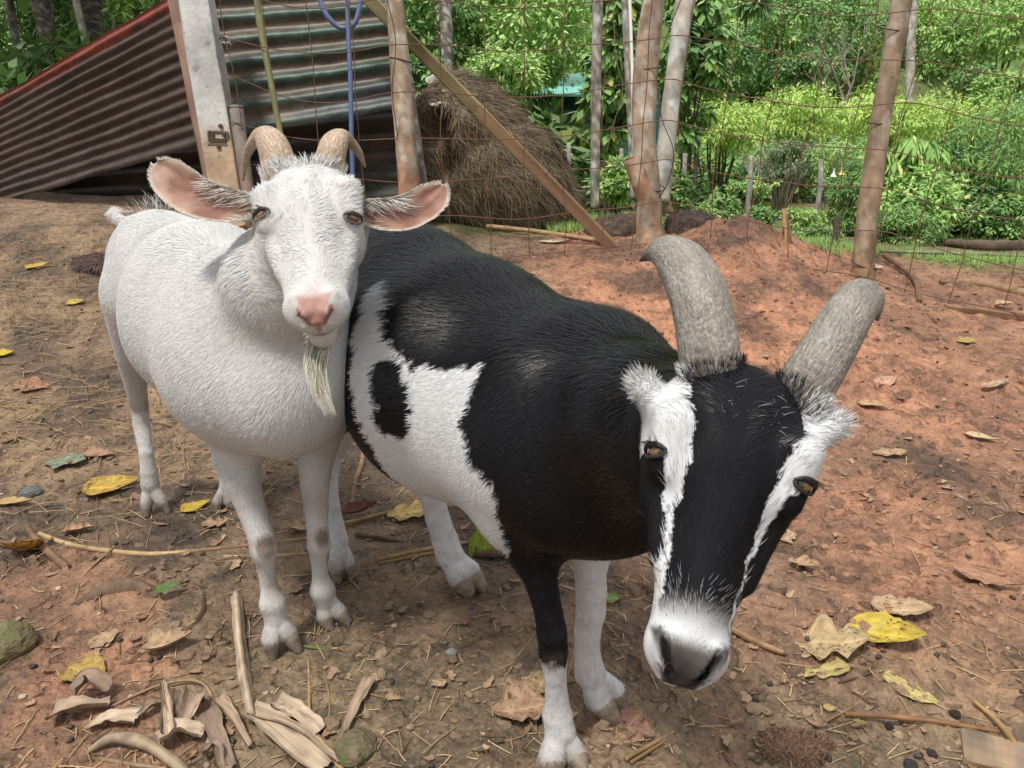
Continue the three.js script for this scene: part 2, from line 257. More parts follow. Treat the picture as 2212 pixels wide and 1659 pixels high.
// hair: thin tapered blades rooted on the skin, lying along the coat
function hair(net, count, seed, spec) {
  const { pos, nor, idx } = net, R = rng(seed), nt = idx.length / 3, cum = new Float64Array(nt); let sum = 0;
  for (let t = 0; t < nt; t++) { const a = idx[t * 3] * 3, b = idx[t * 3 + 1] * 3, c = idx[t * 3 + 2] * 3; const ux = pos[b] - pos[a], uy = pos[b + 1] - pos[a + 1], uz = pos[b + 2] - pos[a + 2], vx = pos[c] - pos[a], vy = pos[c + 1] - pos[a + 1], vz = pos[c + 2] - pos[a + 2]; sum += Math.hypot(uy * vz - uz * vy, uz * vx - ux * vz, ux * vy - uy * vx) / 2; cum[t] = sum; }
  const P = new Float32Array(count * 15), N = new Float32Array(count * 15), C = new Float32Array(count * 15), I = new Uint32Array(count * 9); let k = 0;
  const p = V(0, 0, 0), n = V(0, 0, 0), d = V(0, 0, 0), s = V(0, 0, 0), q = V(0, 0, 0), hn = V(0, 0, 0);
  for (let i = 0; i < count; i++) {
    const r = R() * sum; let lo = 0, hi = nt - 1; while (lo < hi) { const m = (lo + hi) >> 1; cum[m] < r ? lo = m + 1 : hi = m; }
    const a = idx[lo * 3] * 3, b = idx[lo * 3 + 1] * 3, c = idx[lo * 3 + 2] * 3; let u = R(), v = R(); if (u + v > 1) { u = 1 - u; v = 1 - v; } const w = 1 - u - v;
    p.set(pos[a] * w + pos[b] * u + pos[c] * v, pos[a + 1] * w + pos[b + 1] * u + pos[c + 1] * v, pos[a + 2] * w + pos[b + 2] * u + pos[c + 2] * v);
    n.set(nor[a] * w + nor[b] * u + nor[c] * v, nor[a + 1] * w + nor[b + 1] * u + nor[c + 1] * v, nor[a + 2] * w + nor[b + 2] * u + nor[c + 2] * v).normalize();
    const h = spec(p, n, R); if (!h) continue;
    d.copy(h.dir).addScaledVector(n, -h.dir.dot(n)); if (d.lengthSq() < 1e-6) d.set(0, -1, 0).addScaledVector(n, n.y); d.normalize();
    s.copy(n).cross(d).normalize(); d.addScaledVector(s, (R() - 0.5) * (h.mess ?? 0.35)).normalize(); s.copy(n).cross(d).normalize();
    const L = h.len * (0.65 + 0.7 * R()), wd = h.width * (0.7 + 0.6 * R()), lift = h.lift * (0.5 + R()), bend = (R() - 0.5) * 0.25 * L, tw = (R() - 0.5) * (h.twist ?? 0.5);
    hn.copy(n).addScaledVector(s, tw).addScaledVector(d, -0.15).normalize();
    const put = (o, along, up, side) => { q.copy(p).addScaledVector(d, along).addScaledVector(n, up).addScaledVector(s, side); const j = (k * 5 + o) * 3; P[j] = q.x; P[j + 1] = q.y; P[j + 2] = q.z; N[j] = hn.x; N[j + 1] = hn.y; N[j + 2] = hn.z; C[j] = h.color[0]; C[j + 1] = h.color[1]; C[j + 2] = h.color[2]; };
    put(0, -0.001, -0.0006, -wd / 2); put(1, -0.001, -0.0006, wd / 2); put(2, L * 0.55, L * 0.55 * lift, -wd * 0.42 + bend * 0.4); put(3, L * 0.55, L * 0.55 * lift, wd * 0.42 + bend * 0.4); put(4, L, L * lift * (h.curl ?? 0.75), bend);
    const o = k * 5, j = k * 9; I[j] = o; I[j + 1] = o + 3; I[j + 2] = o + 1; I[j + 3] = o; I[j + 4] = o + 2; I[j + 5] = o + 3; I[j + 6] = o + 2; I[j + 7] = o + 4; I[j + 8] = o + 3; k++;
  }
  const g = new THREE.BufferGeometry();
  g.setAttribute('position', new THREE.BufferAttribute(P.slice(0, k * 15), 3)); g.setAttribute('normal', new THREE.BufferAttribute(N.slice(0, k * 15), 3)); g.setAttribute('color', new THREE.BufferAttribute(C.slice(0, k * 15), 3)); g.setIndex(new THREE.BufferAttribute(I.slice(0, k * 9), 1));
  return g;
}
// loose locks: long hairs given by root, tip and width
function locks(list, seed) {
  const R = rng(seed), pos = [], idx = [], col = [], nor = [];
  for (const { a, b, sag = V(0, 0, 0), w = 0.0012, c } of list) {
    const D = b.clone().sub(a), S = V(R() - 0.5, R() - 0.5, R() - 0.5).cross(D).normalize(), Nn = D.clone().cross(S).normalize(), o = pos.length / 3, n = 5;
    if (Nn.y + 0.3 * Nn.z < 0) { Nn.negate(); S.negate(); }
    for (let i = 0; i <= n; i++) { const t = i / n, p = a.clone().addScaledVector(D, t).addScaledVector(sag, 4 * t * (1 - t)), ww = w * (1 - t * t) + 0.0001; for (const e of [-1, 1]) { pos.push(p.x + S.x * ww * e / 2, p.y + S.y * ww * e / 2, p.z + S.z * ww * e / 2); nor.push(Nn.x, Nn.y, Nn.z); col.push(...c); } }
    for (let i = 0; i < n; i++) { const k = o + i * 2; idx.push(k, k + 3, k + 1, k, k + 2, k + 3); }
  }
  return geo(pos, idx, { color: col, normal: nor });
}
// head: a loft of super-ellipses from poll to nose, in the head's own axes (s along the face, x to the animal's left, n out of the forehead)
function makeHead(O, T, eyeA, eyeB, shape) {
  const L = T.clone().sub(O), len = L.length(); L.normalize(); const S = eyeB.clone().sub(eyeA); S.addScaledVector(L, -S.dot(L)).normalize(); const N = L.clone().cross(S).normalize();
  const k = len / 0.25, tab = shape.map((r) => [r[0] * k, r[1] * k, r[2] * k, r[3] * k]);
  const toL = (x, y, z) => { const a = x - O.x, b = y - O.y, c = z - O.z; return [a * L.x + b * L.y + c * L.z, a * S.x + b * S.y + c * S.z, a * N.x + b * N.y + c * N.z]; };
  const toW = (s, x, n) => O.clone().addScaledVector(L, s * k).addScaledVector(S, x * k).addScaledVector(N, n * k);
  const sample = (s) => { let i = 0; while (i < tab.length - 2 && s > tab[i + 1][0]) i++; const a = tab[Math.max(0, i - 1)], b = tab[i], c = tab[i + 1], d = tab[Math.min(tab.length - 1, i + 2)], t = clamp((s - b[0]) / (c[0] - b[0]), 0, 1); const cr = (j) => { const m0 = (c[j] - a[j]) / (c[0] - a[0] || 1) * (c[0] - b[0]), m1 = (d[j] - b[j]) / (d[0] - b[0] || 1) * (c[0] - b[0]), t2 = t * t, t3 = t2 * t; return (2 * t3 - 3 * t2 + 1) * b[j] + (t3 - 2 * t2 + t) * m0 + (-2 * t3 + 3 * t2) * c[j] + (t3 - t2) * m1; }; return [Math.max(0.004, cr(1)), cr(2), cr(3)]; };
  const s0 = tab[0][0], s1 = tab[tab.length - 1][0];
  const skull = (x, y, z) => {
    const q = toL(x, y, z), sc = clamp(q[0], s0, s1), [w, t, b] = sample(sc), c = (t + b) / 2, h = Math.max(0.004, (t - b) / 2), yn = (q[2] - c) / h, we = w * (1 - 0.20 * clamp(-yn, 0, 1) - 0.26 * sstep(0.25, 1, yn) * sstep(0.09, 0.13, sc / k)), kk = Math.pow(Math.pow(Math.abs(q[1] / we), 2.3) + Math.pow(Math.abs(yn), 2.3), 1 / 2.3);
    const d = (kk - 1) * Math.min(we, h), e = Math.abs(q[0] - sc); return e > 0 ? Math.hypot(Math.max(d, 0), e) + Math.min(d, 0) * 0 : d;
  };
  return { O, L, S, N, k, len, toL, toW, skull };
}
// horn: swept along its curve with a rounded-triangle section and fine growth rings
function horn(js, seed, tone) {
  const pts = js.map((j) => j.p), radii = js.map((j) => j.r);
  return tube(pts, radii, 48, { rings: 120, bump: (t, a) => 1 + 0.035 * Math.cos(2 * a + 0.6) + 0.004 * n2(t * 60, 0, seed) + 0.014 * n3(Math.cos(a) * 1.2 + seed, Math.sin(a) * 1.2, t * 7) + 0.05 * Math.exp(-Math.pow((a - 3.6) / 0.22, 2)) * (1 - t) - 0.045 * Math.exp(-Math.pow((a - 3.2) / 0.2, 2)) * (1 - t), uvw: 0.3, color: (t, a, p) => { const m = 0.45 + 0.55 * fbm3(p.x * 45, p.y * 45, p.z * 45, 2) + 0.16 * n3(Math.cos(a) * 9 + seed, Math.sin(a) * 9, t * 12 + seed) + 0.12 * n2(t * 26, 0, seed); const base = mixc(tone[0], tone[1], clamp(m, 0, 1)); return mixc(base, tone[2], sstep(0.78, 1, t) * 0.75); } });
}
function claw(heel, toe, r, col, parent) { // one half of a cloven hoof
  const up = V(0, 1, 0), f = unionOf([rc(heel, toe, r, r * 0.62)], 0.004), base = Math.min(heel.y, toe.y) - r * 0.6;
  const g = (x, y, z) => smax(f(x, y, z), base - y, 0.004), pad = V(r + 0.012, r + 0.012, r + 0.012), lo = V(Math.min(heel.x, toe.x), Math.min(heel.y, toe.y), Math.min(heel.z, toe.z)).sub(pad), hi = V(Math.max(heel.x, toe.x), Math.max(heel.y, toe.y), Math.max(heel.z, toe.z)).add(pad), n = surfaceNet(g, lo, hi, 0.0032);
  const c = []; for (let i = 0; i < n.pos.length; i += 3) { const m = 0.75 + 0.5 * fbm3(n.pos[i] * 90, n.pos[i + 1] * 90, n.pos[i + 2] * 90, 3); c.push(col[0] * m, col[1] * m, col[2] * m); }
  return mesh(geo(n.pos, n.idx, { normal: n.nor, color: c }), M.hoof, 'hoof_claw', parent);
}
const hornTex = tex(512, (u, v) => { const a = tfbm(u, v, 5, 5, 701), b = tfbm(u, v, 40, 3, 711), g = tfbm(u, v, 4, 4, 721, 12, 1), f = tfbm(u, v, 10, 3, 731, 1, 3); let q = 0.62 + 0.24 * a + 0.2 * b + 0.2 * (g - 0.5) + 0.12 * (f - 0.5); q += 0.14 * sstep(0.63, 0.7, tfbm(u + v * 0.5, v - u * 0.3, 30, 2, 741)); return [q, q * 0.985, q * 0.96]; }), hornBump = tex(512, (u, v) => { const b = tfbm(u, v, 30, 4, 751), f = tfbm(u, v, 8, 3, 761, 1, 4), q = 0.6 * b + 0.5 * f; return [q, q, q]; }, false);
for (const t of [hornTex, hornBump]) t.repeat.set(9, 9);
const M = {
  skin: phys({ vertexColors: true, roughness: 0.75, specularIntensity: 0.4 }), furWhite: std({ vertexColors: true, roughness: 0.6 }), furBlack: phys({ vertexColors: true, roughness: 0.34, specularIntensity: 0.7 }),
  ear: phys({ vertexColors: true, roughness: 0.7 }), hoof: std({ vertexColors: true, roughness: 0.6 }), horn: std({ vertexColors: true, map: hornTex, bumpMap: hornBump, bumpScale: 0.002, roughness: 0.48 }), eye: phys({ vertexColors: true, roughness: 0.25, clearcoat: 1, clearcoatRoughness: 0.03 }),
};
// eye: amber iris with a level slit pupil, set in dark lids
function eyeball(c, look, up, r, parent) {
  const g = new THREE.SphereGeometry(r, 40, 28), p = g.attributes.position, col = new Float32Array(p.count * 3), X = up.clone().cross(look).normalize(), Y = look.clone().cross(X).normalize();
  for (let i = 0; i < p.count; i++) {
    const d = V(p.getX(i), p.getY(i), p.getZ(i)).normalize(), f = d.dot(look), x = d.dot(X), y = d.dot(Y), rad = Math.hypot(x, y), iris = f > 0 && rad < 0.80; let k = [0.05, 0.03, 0.025];
    if (iris) { const a = Math.atan2(y, x); k = mixc([0.30, 0.15, 0.05], [0.13, 0.06, 0.022], clamp(0.4 + 0.5 * Math.sin(a * 23) * Math.sin(a * 7) + (rad - 0.5), 0, 1)); if (y > -0.16 && y < 0.30 && Math.abs(x) < 0.58) k = [0.006, 0.006, 0.008]; if (rad > 0.72) k = [0.02, 0.012, 0.01]; }
    col.set(k, i * 3);
  }
  g.setAttribute('color', new THREE.BufferAttribute(col, 3)); const m = mesh(g, M.eye, 'eye', parent); m.position.copy(c); return m;
}

// ---------------------------------------------------------------- the two goats
const J = (u, v, d, r) => { const p = at(u, v, d); return { p, r: r * d / FOC }; };
const JZ = (u, v, z, r) => { const p = atZ(u, v, z); return { p, r: r * depthOf(p) / FOC }; };
const W = (x, y, z, r) => ({ p: V(x, y, z), r });
const boxOf = (pts, pad, cell) => { const lo = V(9, 9, 9), hi = V(-9, -9, -9); for (const p of pts) { lo.min(p); hi.max(p); } return { lo: lo.subScalar(pad), hi: hi.addScalar(pad), cell }; };
const HEAD = [ // s, half width, top, bottom (a 25 cm head)
  [-0.022, 0.020, -0.030, -0.055], [-0.008, 0.046, -0.008, -0.085], [0.025, 0.060, 0.008, -0.102], [0.07, 0.066, 0.012, -0.112], [0.11, 0.056, 0.007, -0.108], [0.15, 0.045, 0.002, -0.094], [0.19, 0.0375, -0.001, -0.077], [0.225, 0.0345, -0.004, -0.066], [0.245, 0.029, -0.011, -0.058], [0.256, 0.018, -0.022, -0.046]];
const HEADW = [[-0.024, 0.022, -0.030, -0.055], [-0.008, 0.050, -0.008, -0.085], [0.025, 0.061, 0.008, -0.102], [0.07, 0.064, 0.012, -0.112], [0.11, 0.057, 0.005, -0.106], [0.15, 0.0495, 0.0, -0.092], [0.19, 0.0405, -0.002, -0.080], [0.225, 0.0365, -0.004, -0.066], [0.245, 0.030, -0.011, -0.058], [0.256, 0.018, -0.022, -0.046]];
function buildGoat(cfg) {
  const { head, torso, neck, legs, extra = [] } = cfg, H = head, parts = [];
  const tf = unionOf([...torso], cfg.torsoK ?? 0.06), nf = chain(neck, 0.04);
  const w = H.toW, bumps = [];
  for (const e of [-1, 1]) {
    bumps.push([rc(w(0.058, e * 0.050, -0.006), w(0.094, e * 0.050, -0.016), 0.0205 * H.k, 0.015 * H.k), 0.014]);      // brow
    bumps.push([rc(w(0.10, e * 0.034, -0.062), w(0.04, e * 0.036, -0.070), 0.026 * H.k, 0.032 * H.k), 0.03]);           // jaw
    bumps.push([rc(w(0.098, e * 0.048, -0.034), w(0.165, e * 0.036, -0.032), 0.0125 * H.k, 0.008 * H.k), 0.012]);        // cheek bone
    bumps.push([ball(w(0.229, e * 0.0185 * (cfg.lip ?? 1), -0.026), 0.0195 * H.k * (cfg.lip ?? 1)), 0.012]);                                              // upper lip
    bumps.push([rc(w(0.246, e * 0.013, -0.016), w(0.228, e * 0.020, -0.009), 0.0075 * H.k, 0.007 * H.k), 0.008]);        // nostril wing
  }
  bumps.push([rc(w(0.2405, 0, -0.066), w(0.20, 0, -0.079), 0.0165 * H.k, 0.021 * H.k), 0.009]);                            // chin
  const cuts = [];
  for (const e of [-1, 1]) {
    cuts.push([rc(w(0.2605, e * 0.0075, -0.029), w(0.2485, e * 0.0185, -0.0155), 0.0026 * H.k, 0.0022 * H.k), 0.003]);
    cuts.push([rc(w(0.2585, 0, -0.0505), w(0.238, e * 0.026, -0.0495), 0.0034 * H.k, 0.003 * H.k), 0.004]); cuts.push([rc(w(0.238, e * 0.026, -0.0495), w(0.212, e * 0.041, -0.046), 0.003 * H.k, 0.0022 * H.k), 0.004]);
  }
  if (cfg.nostril) for (const e of [-1, 1]) cuts.push([rc(w(0.2265, e * 0.0215, -0.0045), w(0.2515, e * 0.0105, -0.0155), 0.0036 * H.k, 0.0032 * H.k), 0.003]);
  cuts.push([rc(w(0.266, 0, -0.030), w(0.260, 0, -0.047), 0.0024 * H.k, 0.0022 * H.k), 0.003]);
  const hf0 = (x, y, z) => { let d = H.skull(x, y, z); for (const [f, k] of bumps) d = smin(d, f(x, y, z), k); for (const [f, k] of cuts) d = smax(d, -f(x, y, z), k); return d; };
  const hf = bounded(hf0, [w(0, 0, 0), w(0.25, 0, -0.02), w(0.05, 0, -0.1)], 0.09);
  const legF = legs.map((l) => {
    const c = chain(l.js, 0.004), last = l.js[l.js.length - 1], toes = l.toes.map((t) => rc(last.p, t.heel, last.r * 0.72, t.r)), claws = l.toes.map((t) => rc(t.heel, t.tip, t.r * 0.93, t.r * 0.5));
    const f = (x, y, z) => { let d = c(x, y, z), a = Math.min(toes[0](x, y, z), claws[0](x, y, z)), b = Math.min(toes[1](x, y, z), claws[1](x, y, z)); return smin(d, Math.min(a, b), 0.006); };
    return { f: bounded(f, [...l.js.map((j) => j.p), ...l.toes.map((t) => t.tip)], 0.07), k: l.k ?? 0.035 };
  });
  const f = (x, y, z) => { let d = tf(x, y, z); d = smin(d, nf(x, y, z), 0.05); for (const l of legF) d = smin(d, l.f(x, y, z), l.k); for (const [e, k] of extra) d = smin(d, e(x, y, z), k); return smin(d, hf(x, y, z), 0.03); };
  const all = [...legs.flatMap((l) => l.toes.map((t) => t.tip)), ...cfg.bounds, w(0, 0, 0.02), w(0.26, 0, -0.05)], box = boxOf(all, 0.06, 0.0085);
  const fine = [boxOf([w(-0.03, -0.07, 0.02), w(-0.03, 0.07, -0.12), w(0.27, 0.05, 0.0), w(0.27, -0.05, -0.09)], 0.016, cfg.headCell ?? 0.003)];
  for (const l of legs) { const n = l.js.length; fine.push(boxOf([l.js[n - 1].p, l.js[n - 2].p, ...l.toes.map((t) => t.tip)], 0.026, 0.0034)); }
  const net = netAll(f, box.lo, box.hi, 0.0085, fine);
  const col = new Float32Array(net.pos.length), p = V(0, 0, 0), n = V(0, 0, 0);
  for (let i = 0; i < net.pos.length; i += 3) { p.set(net.pos[i], net.pos[i + 1], net.pos[i + 2]); n.set(net.nor[i], net.nor[i + 1], net.nor[i + 2]); const c = cfg.coat(p, n); col[i] = c[0]; col[i + 1] = c[1]; col[i + 2] = c[2]; }
  const root = cfg.root, body = mesh(geo(net.pos, net.idx, { normal: net.nor, color: col }), M.skin, 'body', root);
  for (const l of legs) for (const t of l.toes) claw(t.heel.clone().lerp(t.tip, 0.42), t.tip, t.r * 0.9, cfg.hoofColor, root);
  console.log(root.name, 'tris', net.idx.length / 3);
  return { net, f };
}
const legPts = (rows, z0) => rows.map(([u, v, z, r]) => JZ(u, v, z, r));
const toes = (list) => list.map(([hu, hv, hz, tu, tv, tz, r]) => { const heel = atZ(hu, hv, hz), tip = atZ(tu, tv, tz); const rr = r * depthOf(heel) / FOC; tip.y = Math.max(tip.y, land(tip.x, tip.z) + rr * 0.42); return { heel, tip, r: rr }; });

// --- white goat
const white = group('goat', 'white goat with pink nose, long beard and small pale curled horns, facing the camera', 'goat', null, V(-0.6, 0, -1.45));
const wHead = makeHead(at(658, 352, 1.135), at(677, 662, 0.985), at(560, 462, 1.085), at(765, 470, 1.088), HEADW);
{
  const H = wHead, nearH = (p) => H.toL(p.x, p.y, p.z);
  const cream = [0.615, 0.61, 0.595], warm = [0.54, 0.48, 0.40];
  const coat = (p, n) => {
    const [s, x, nn] = nearH(p).map((q) => q / H.k); let c = cream;
    if (s > -0.05 && s < 0.29 && Math.abs(x) < 0.09 && nn < 0.05 && nn > -0.13) {
      const pink = [0.44, 0.23, 0.19], lip = [0.45, 0.26, 0.20], red = [0.30, 0.09, 0.06];
      const ff = s - 0.228 + Math.max(0, -(nn + 0.012)) * 0.95, hw = 0.0225 * (1 - Math.max(0, ff) / 0.058), tri = sstep(0.002, -0.003, Math.abs(x) - hw) * sstep(-0.002, 0.008, ff + 0.5 * Math.abs(x) * 0) * sstep(-0.047, -0.040, nn);
      c = mixc(c, mixc(pink, [0.52, 0.33, 0.29], clamp(0.4 + 1.4 * fbm3(p.x * 160, p.y * 160, p.z * 160, 2), 0, 1)), clamp(tri, 0, 0.92)); c = mixc(c, pink, 0.3 * sstep(0.016, 0.004, Math.abs(x)) * sstep(0.205, 0.232, s) * sstep(-0.03, -0.02, nn));
      const along = clamp((ff - 0.016) / 0.026, 0, 1), sl = Math.abs(Math.abs(x) - lerp(0.0195, 0.008, along)); c = mixc(c, red, 0.9 * sstep(0.0034, 0.0014, sl) * sstep(0.012, 0.018, ff) * sstep(0.046, 0.040, ff));
      c = mixc(c, [0.30, 0.17, 0.14], 0.85 * sstep(0.0052, 0.002, Math.abs(nn + 0.0495)) * sstep(0.218, 0.232, s));
      c = mixc(c, pink, 0.7 * sstep(0.004, 0.0015, Math.abs(x)) * sstep(0.245, 0.252, s) * sstep(-0.05, -0.03, nn));
      c = mixc(c, warm, 0.4 * sstep(-0.052, -0.062, nn) * sstep(0.19, 0.23, s));
    }
    const d = fbm3(p.x * 14, p.y * 14, p.z * 14, 2); let dirt = sstep(0.065, 0.02, p.y + d * 0.05) * 0.75 + 0.28 * sstep(0.05, 0.3, d) * sstep(0.5, 0.3, p.y) + 0.08 * sstep(0.05, 0.4, d);
    for (const k of wKnees) dirt = Math.max(dirt, 1.1 * sstep(k.r, k.r * 0.6, p.distanceTo(k.p) + 0.012 * d));
    return mixc(c, [0.21, 0.155, 0.108], clamp(dirt, 0, 1) * 0.85);
  };
  const skin = (p, n) => coat(p, n).map((q, i) => q * [0.87, 0.84, 0.81][i]);   // skin and underfur below the hair tips
  const k1 = atZ(573, 1186, -1.19), k2 = atZ(705, 1165, -1.25); const wKnees = [{ p: k1, r: 0.032 }, { p: k2, r: 0.028 }];
  const legs = [
    { js: legPts([[540, 900, -1.30, 80], [512, 985, -1.27, 50], [524, 1040, -1.25, 37], [545, 1103, -1.24, 29.5], [563, 1158, -1.225, 27], [569, 1188, -1.220, 28], [575, 1226, -1.222, 18.5], [582, 1268, -1.222, 18], [589, 1303, -1.216, 27], [594, 1330, -1.212, 24]]), toes: toes([[586, 1378, -1.192, 589, 1421, -1.178, 21], [622, 1366, -1.205, 643, 1404, -1.195, 19]]) },
    { js: legPts([[690, 900, -1.33, 62], [682, 985, -1.31, 40], [680, 1040, -1.30, 31], [683, 1103, -1.29, 26], [687, 1152, -1.28, 23], [689, 1176, -1.277, 25], [688, 1207, -1.282, 17], [692, 1247, -1.287, 17.5], [697, 1275, -1.283, 26], [701, 1292, -1.282, 23]]), toes: toes([[702, 1330, -1.272, 711, 1362, -1.258, 18.5], [731, 1320, -1.282, 750, 1345, -1.272, 17]]) },
    { js: legPts([[300, 640, -1.66, 75], [288, 760, -1.70, 36], [293, 832, -1.75, 22], [301, 880, -1.78, 18.5], [306, 918, -1.775, 17.5], [316, 978, -1.745, 15], [321, 1020, -1.735, 16.5], [324, 1044, -1.73, 19]]), toes: toes([[317, 1086, -1.715, 317, 1115, -1.70, 13], [346, 1078, -1.72, 362, 1103, -1.71, 12]]) },
    { js: legPts([[450, 700, -1.74, 70], [465, 860, -1.80, 26], [478, 940, -1.80, 18], [485, 1000, -1.78, 15.5], [492, 1045, -1.76, 17]]), toes: toes([[497, 1082, -1.74, 505, 1110, -1.73, 13], [472, 1082, -1.74, 474, 1108, -1.73, 12]]) },
  ];
  const A = [W(-0.81, 0.655, -1.755, 0.105), W(-0.605, 0.66, -1.49, 0.10), W(-0.46, 0.655, -1.31, 0.095)], Bl = [W(-0.775, 0.605, -1.72, 0.125), W(-0.595, 0.59, -1.48, 0.160), W(-0.465, 0.57, -1.30, 0.148), W(-0.385, 0.548, -1.215, 0.115)];
  const torso = []; for (const c of [A, Bl]) for (let i = 0; i + 1 < c.length; i++) torso.push(rc(c[i].p, c[i + 1].p, c[i].r, c[i + 1].r));
  torso.push(ball(V(-0.345, 0.60, -1.21), 0.075));
  const neck = [W(-0.43, 0.66, -1.30, 0.115), W(-0.355, 0.735, -1.20, 0.092), { p: H.toW(0.045, 0, -0.085), r: 0.066 }];
  const tail = [[rc(atZ(292, 492, -1.79), atZ(249, 462, -1.83), 0.022, 0.015), 0.03], [rc(H.toW(0.15, -0.02, -0.125), H.toW(0.175, -0.022, -0.155), 0.008, 0.010), 0.006]];
  const made = buildGoat({ root: white, head: H, torso, neck, legs, extra: tail, coat: skin, bounds: [V(-0.98, 0.2, -1.92), V(-0.2, 0.86, -1.05)], hoofColor: [0.22, 0.17, 0.125] });
  // coat
  const back = V(-0.62, -0.10, -0.72).normalize(), down = V(0, -1, 0), dir = V(0, 0, 0);
  const fur = hair(made.net, 190000, 11, (p, n, R) => {
    const q = H.toL(p.x, p.y, p.z).map((a) => a / H.k), c = coat(p, n), j = 0.86 + 0.2 * R(), color = [Math.min(0.9, c[0] * j), Math.min(0.88, c[1] * j), Math.min(0.86, c[2] * j * (0.98 + 0.04 * R()))];
    if (q[0] > -0.03 && Math.abs(q[1]) < 0.085 && q[2] > -0.13 && q[2] < 0.04 && q[0] < 0.28) { // face: hair runs up from the nose and out from the middle
      if (q[0] > 0.236 && Math.abs(q[1]) < 0.026 && q[2] > -0.05) return null;
      const wv = fbm3(p.x * 40, p.y * 40, p.z * 40, 2); dir.copy(H.L).multiplyScalar(-0.8).addScaledVector(H.S, (q[1] > 0 ? 1 : -1) * (0.25 + 0.9 * sstep(0.06, 0.12, q[0]) * sstep(0.2, 0.12, q[0])) + wv * 2.6).addScaledVector(H.N, -0.2);
      const sh = sstep(0.235, 0.14, q[0]); return { dir, len: lerp(0.005, 0.0125, sh), width: 0.0008, lift: 0.12, color, mess: 0.4 };
    }
    if (p.y < 0.36) { dir.set(0.1, -1, 0); return R() < 0.75 ? { dir, len: 0.009, width: 0.0008, lift: 0.12, color } : null; }
    const wv = fbm3(p.x * 9, p.y * 9, p.z * 9, 2), w2 = fbm3(p.x * 28 + 5, p.y * 28, p.z * 28, 2);
    dir.copy(back).addScaledVector(down, 0.75 + wv * 1.4).addScaledVector(RIGHT, w2 * 0.5);
    const topline = sstep(0.72, 0.78, p.y);
    return { dir, len: 0.013 + 0.010 * topline, width: 0.0009, lift: 0.085 + 0.05 * topline, color, mess: 0.4 };
  });
  mesh(fur, M.furWhite, 'coat_hair', white).userData.kind = 'stuff';
  // beard, ear fringe, tail tuft, poll fuzz
  const R = rng(5), bl = [], cb = [0.55, 0.53, 0.43];
  for (let i = 0; i < 760; i++) { const t = R(), ang = R() * 6.283, a = H.toW(0.212 + 0.022 * R(), (R() - 0.5) * 0.026, -0.074 - 0.014 * R()), e = at(lerp(672, 716, Math.pow(t, 0.8)) + (R() - 0.5) * (34 - 6 * t), lerp(780, 898, Math.pow(t, 0.55)) + R() * 8, 1.03 + 0.03 * (R() - 0.3)); bl.push({ a, b: e, sag: V(-0.009 + Math.sin(t * 7) * 0.004 + (R() - 0.5) * 0.006, 0, 0.006 * (R() - 0.3)), w: 0.0011, c: ((k) => cb.map((q) => q * k))(0.85 + 0.3 * R()) }); }
  mesh(locks(bl, 3), M.furWhite, 'beard', white).userData.kind = 'stuff';
  const tl = []; for (let i = 0; i < 260; i++) { const a = atZ(262 + R() * 26, 455 + R() * 38, -1.81 + 0.04 * (R() - 0.5)), e = atZ(236 + R() * 22, 442 + R() * 42, -1.84 + 0.05 * (R() - 0.5)); tl.push({ a, b: e, w: 0.0016, c: mixc([0.56, 0.52, 0.45], [0.40, 0.31, 0.20], R() * 0.7) }); }
  mesh(locks(tl, 4), M.furWhite, 'tail_tuft', white).userData.kind = 'stuff';
  const pl = [];
  for (let i = 0; i < 260; i++) { const x = (R() - 0.5) * 0.075, a = H.toW(-0.005 + R() * 0.02, x, -0.006 + 0.008 * R()), e = a.clone().addScaledVector(H.L, -0.008 - 0.01 * R()).addScaledVector(H.N, 0.004 + 0.006 * R()).addScaledVector(H.S, x * 0.3 + (R() - 0.5) * 0.02); pl.push({ a, b: e, w: 0.0013, c: cream }); }
  for (let i = 0; i < 90; i++) { const a = V(lerp(-0.80, -0.70, R()), 0.775 + 0.015 * R(), lerp(-1.74, -1.62, R())); pl.push({ a, b: a.clone().add(V((R() - 0.6) * 0.03, 0.012 + 0.018 * R(), (R() - 0.5) * 0.03)), w: 0.001, c: cream }); }
  mesh(locks(pl, 6), M.furWhite, 'loose_hair', white).userData.kind = 'stuff';
  // horns
  const ht = [s2l([208, 188, 166]), s2l([184, 160, 134]), s2l([190, 168, 134])];
  mesh(horn([J(612, 400, 1.17, 40), J(603, 356, 1.16, 37), J(589, 314, 1.165, 33), J(567, 294, 1.195, 20), J(543, 314, 1.225, 12), J(530, 345, 1.245, 9), J(525, 390, 1.26, 2.5)], 3, ht), M.horn, 'horn', white);
  mesh(horn([J(703, 400, 1.17, 36), J(711, 356, 1.16, 32), J(721, 316, 1.165, 29), J(737, 297, 1.195, 19), J(758, 309, 1.225, 12), J(775, 330, 1.24, 8.5), J(789, 361, 1.25, 2.5)], 8, ht), M.horn, 'horn', white);
  for (const [k, js] of [[1, [J(612, 400, 1.17, 40), J(603, 366, 1.16, 37), J(589, 314, 1.165, 33)]], [2, [J(703, 400, 1.17, 36), J(711, 366, 1.16, 32), J(721, 316, 1.165, 29)]]]) fringe(white, js, H, (p, r) => cream, 420, 60 + k, 0.009);
  // ears: cupped leaf shapes, pale outside, pinkish brown inside
  ear(white, [J(566, 452, 1.135, 20), J(545, 449, 1.13, 30), J(495, 443, 1.135, 38.5), J(440, 431, 1.14, 44), J(395, 407, 1.15, 47), J(362, 380, 1.16, 43), J(343, 360, 1.165, 27), J(335, 351, 1.168, 6)], 31, 1);
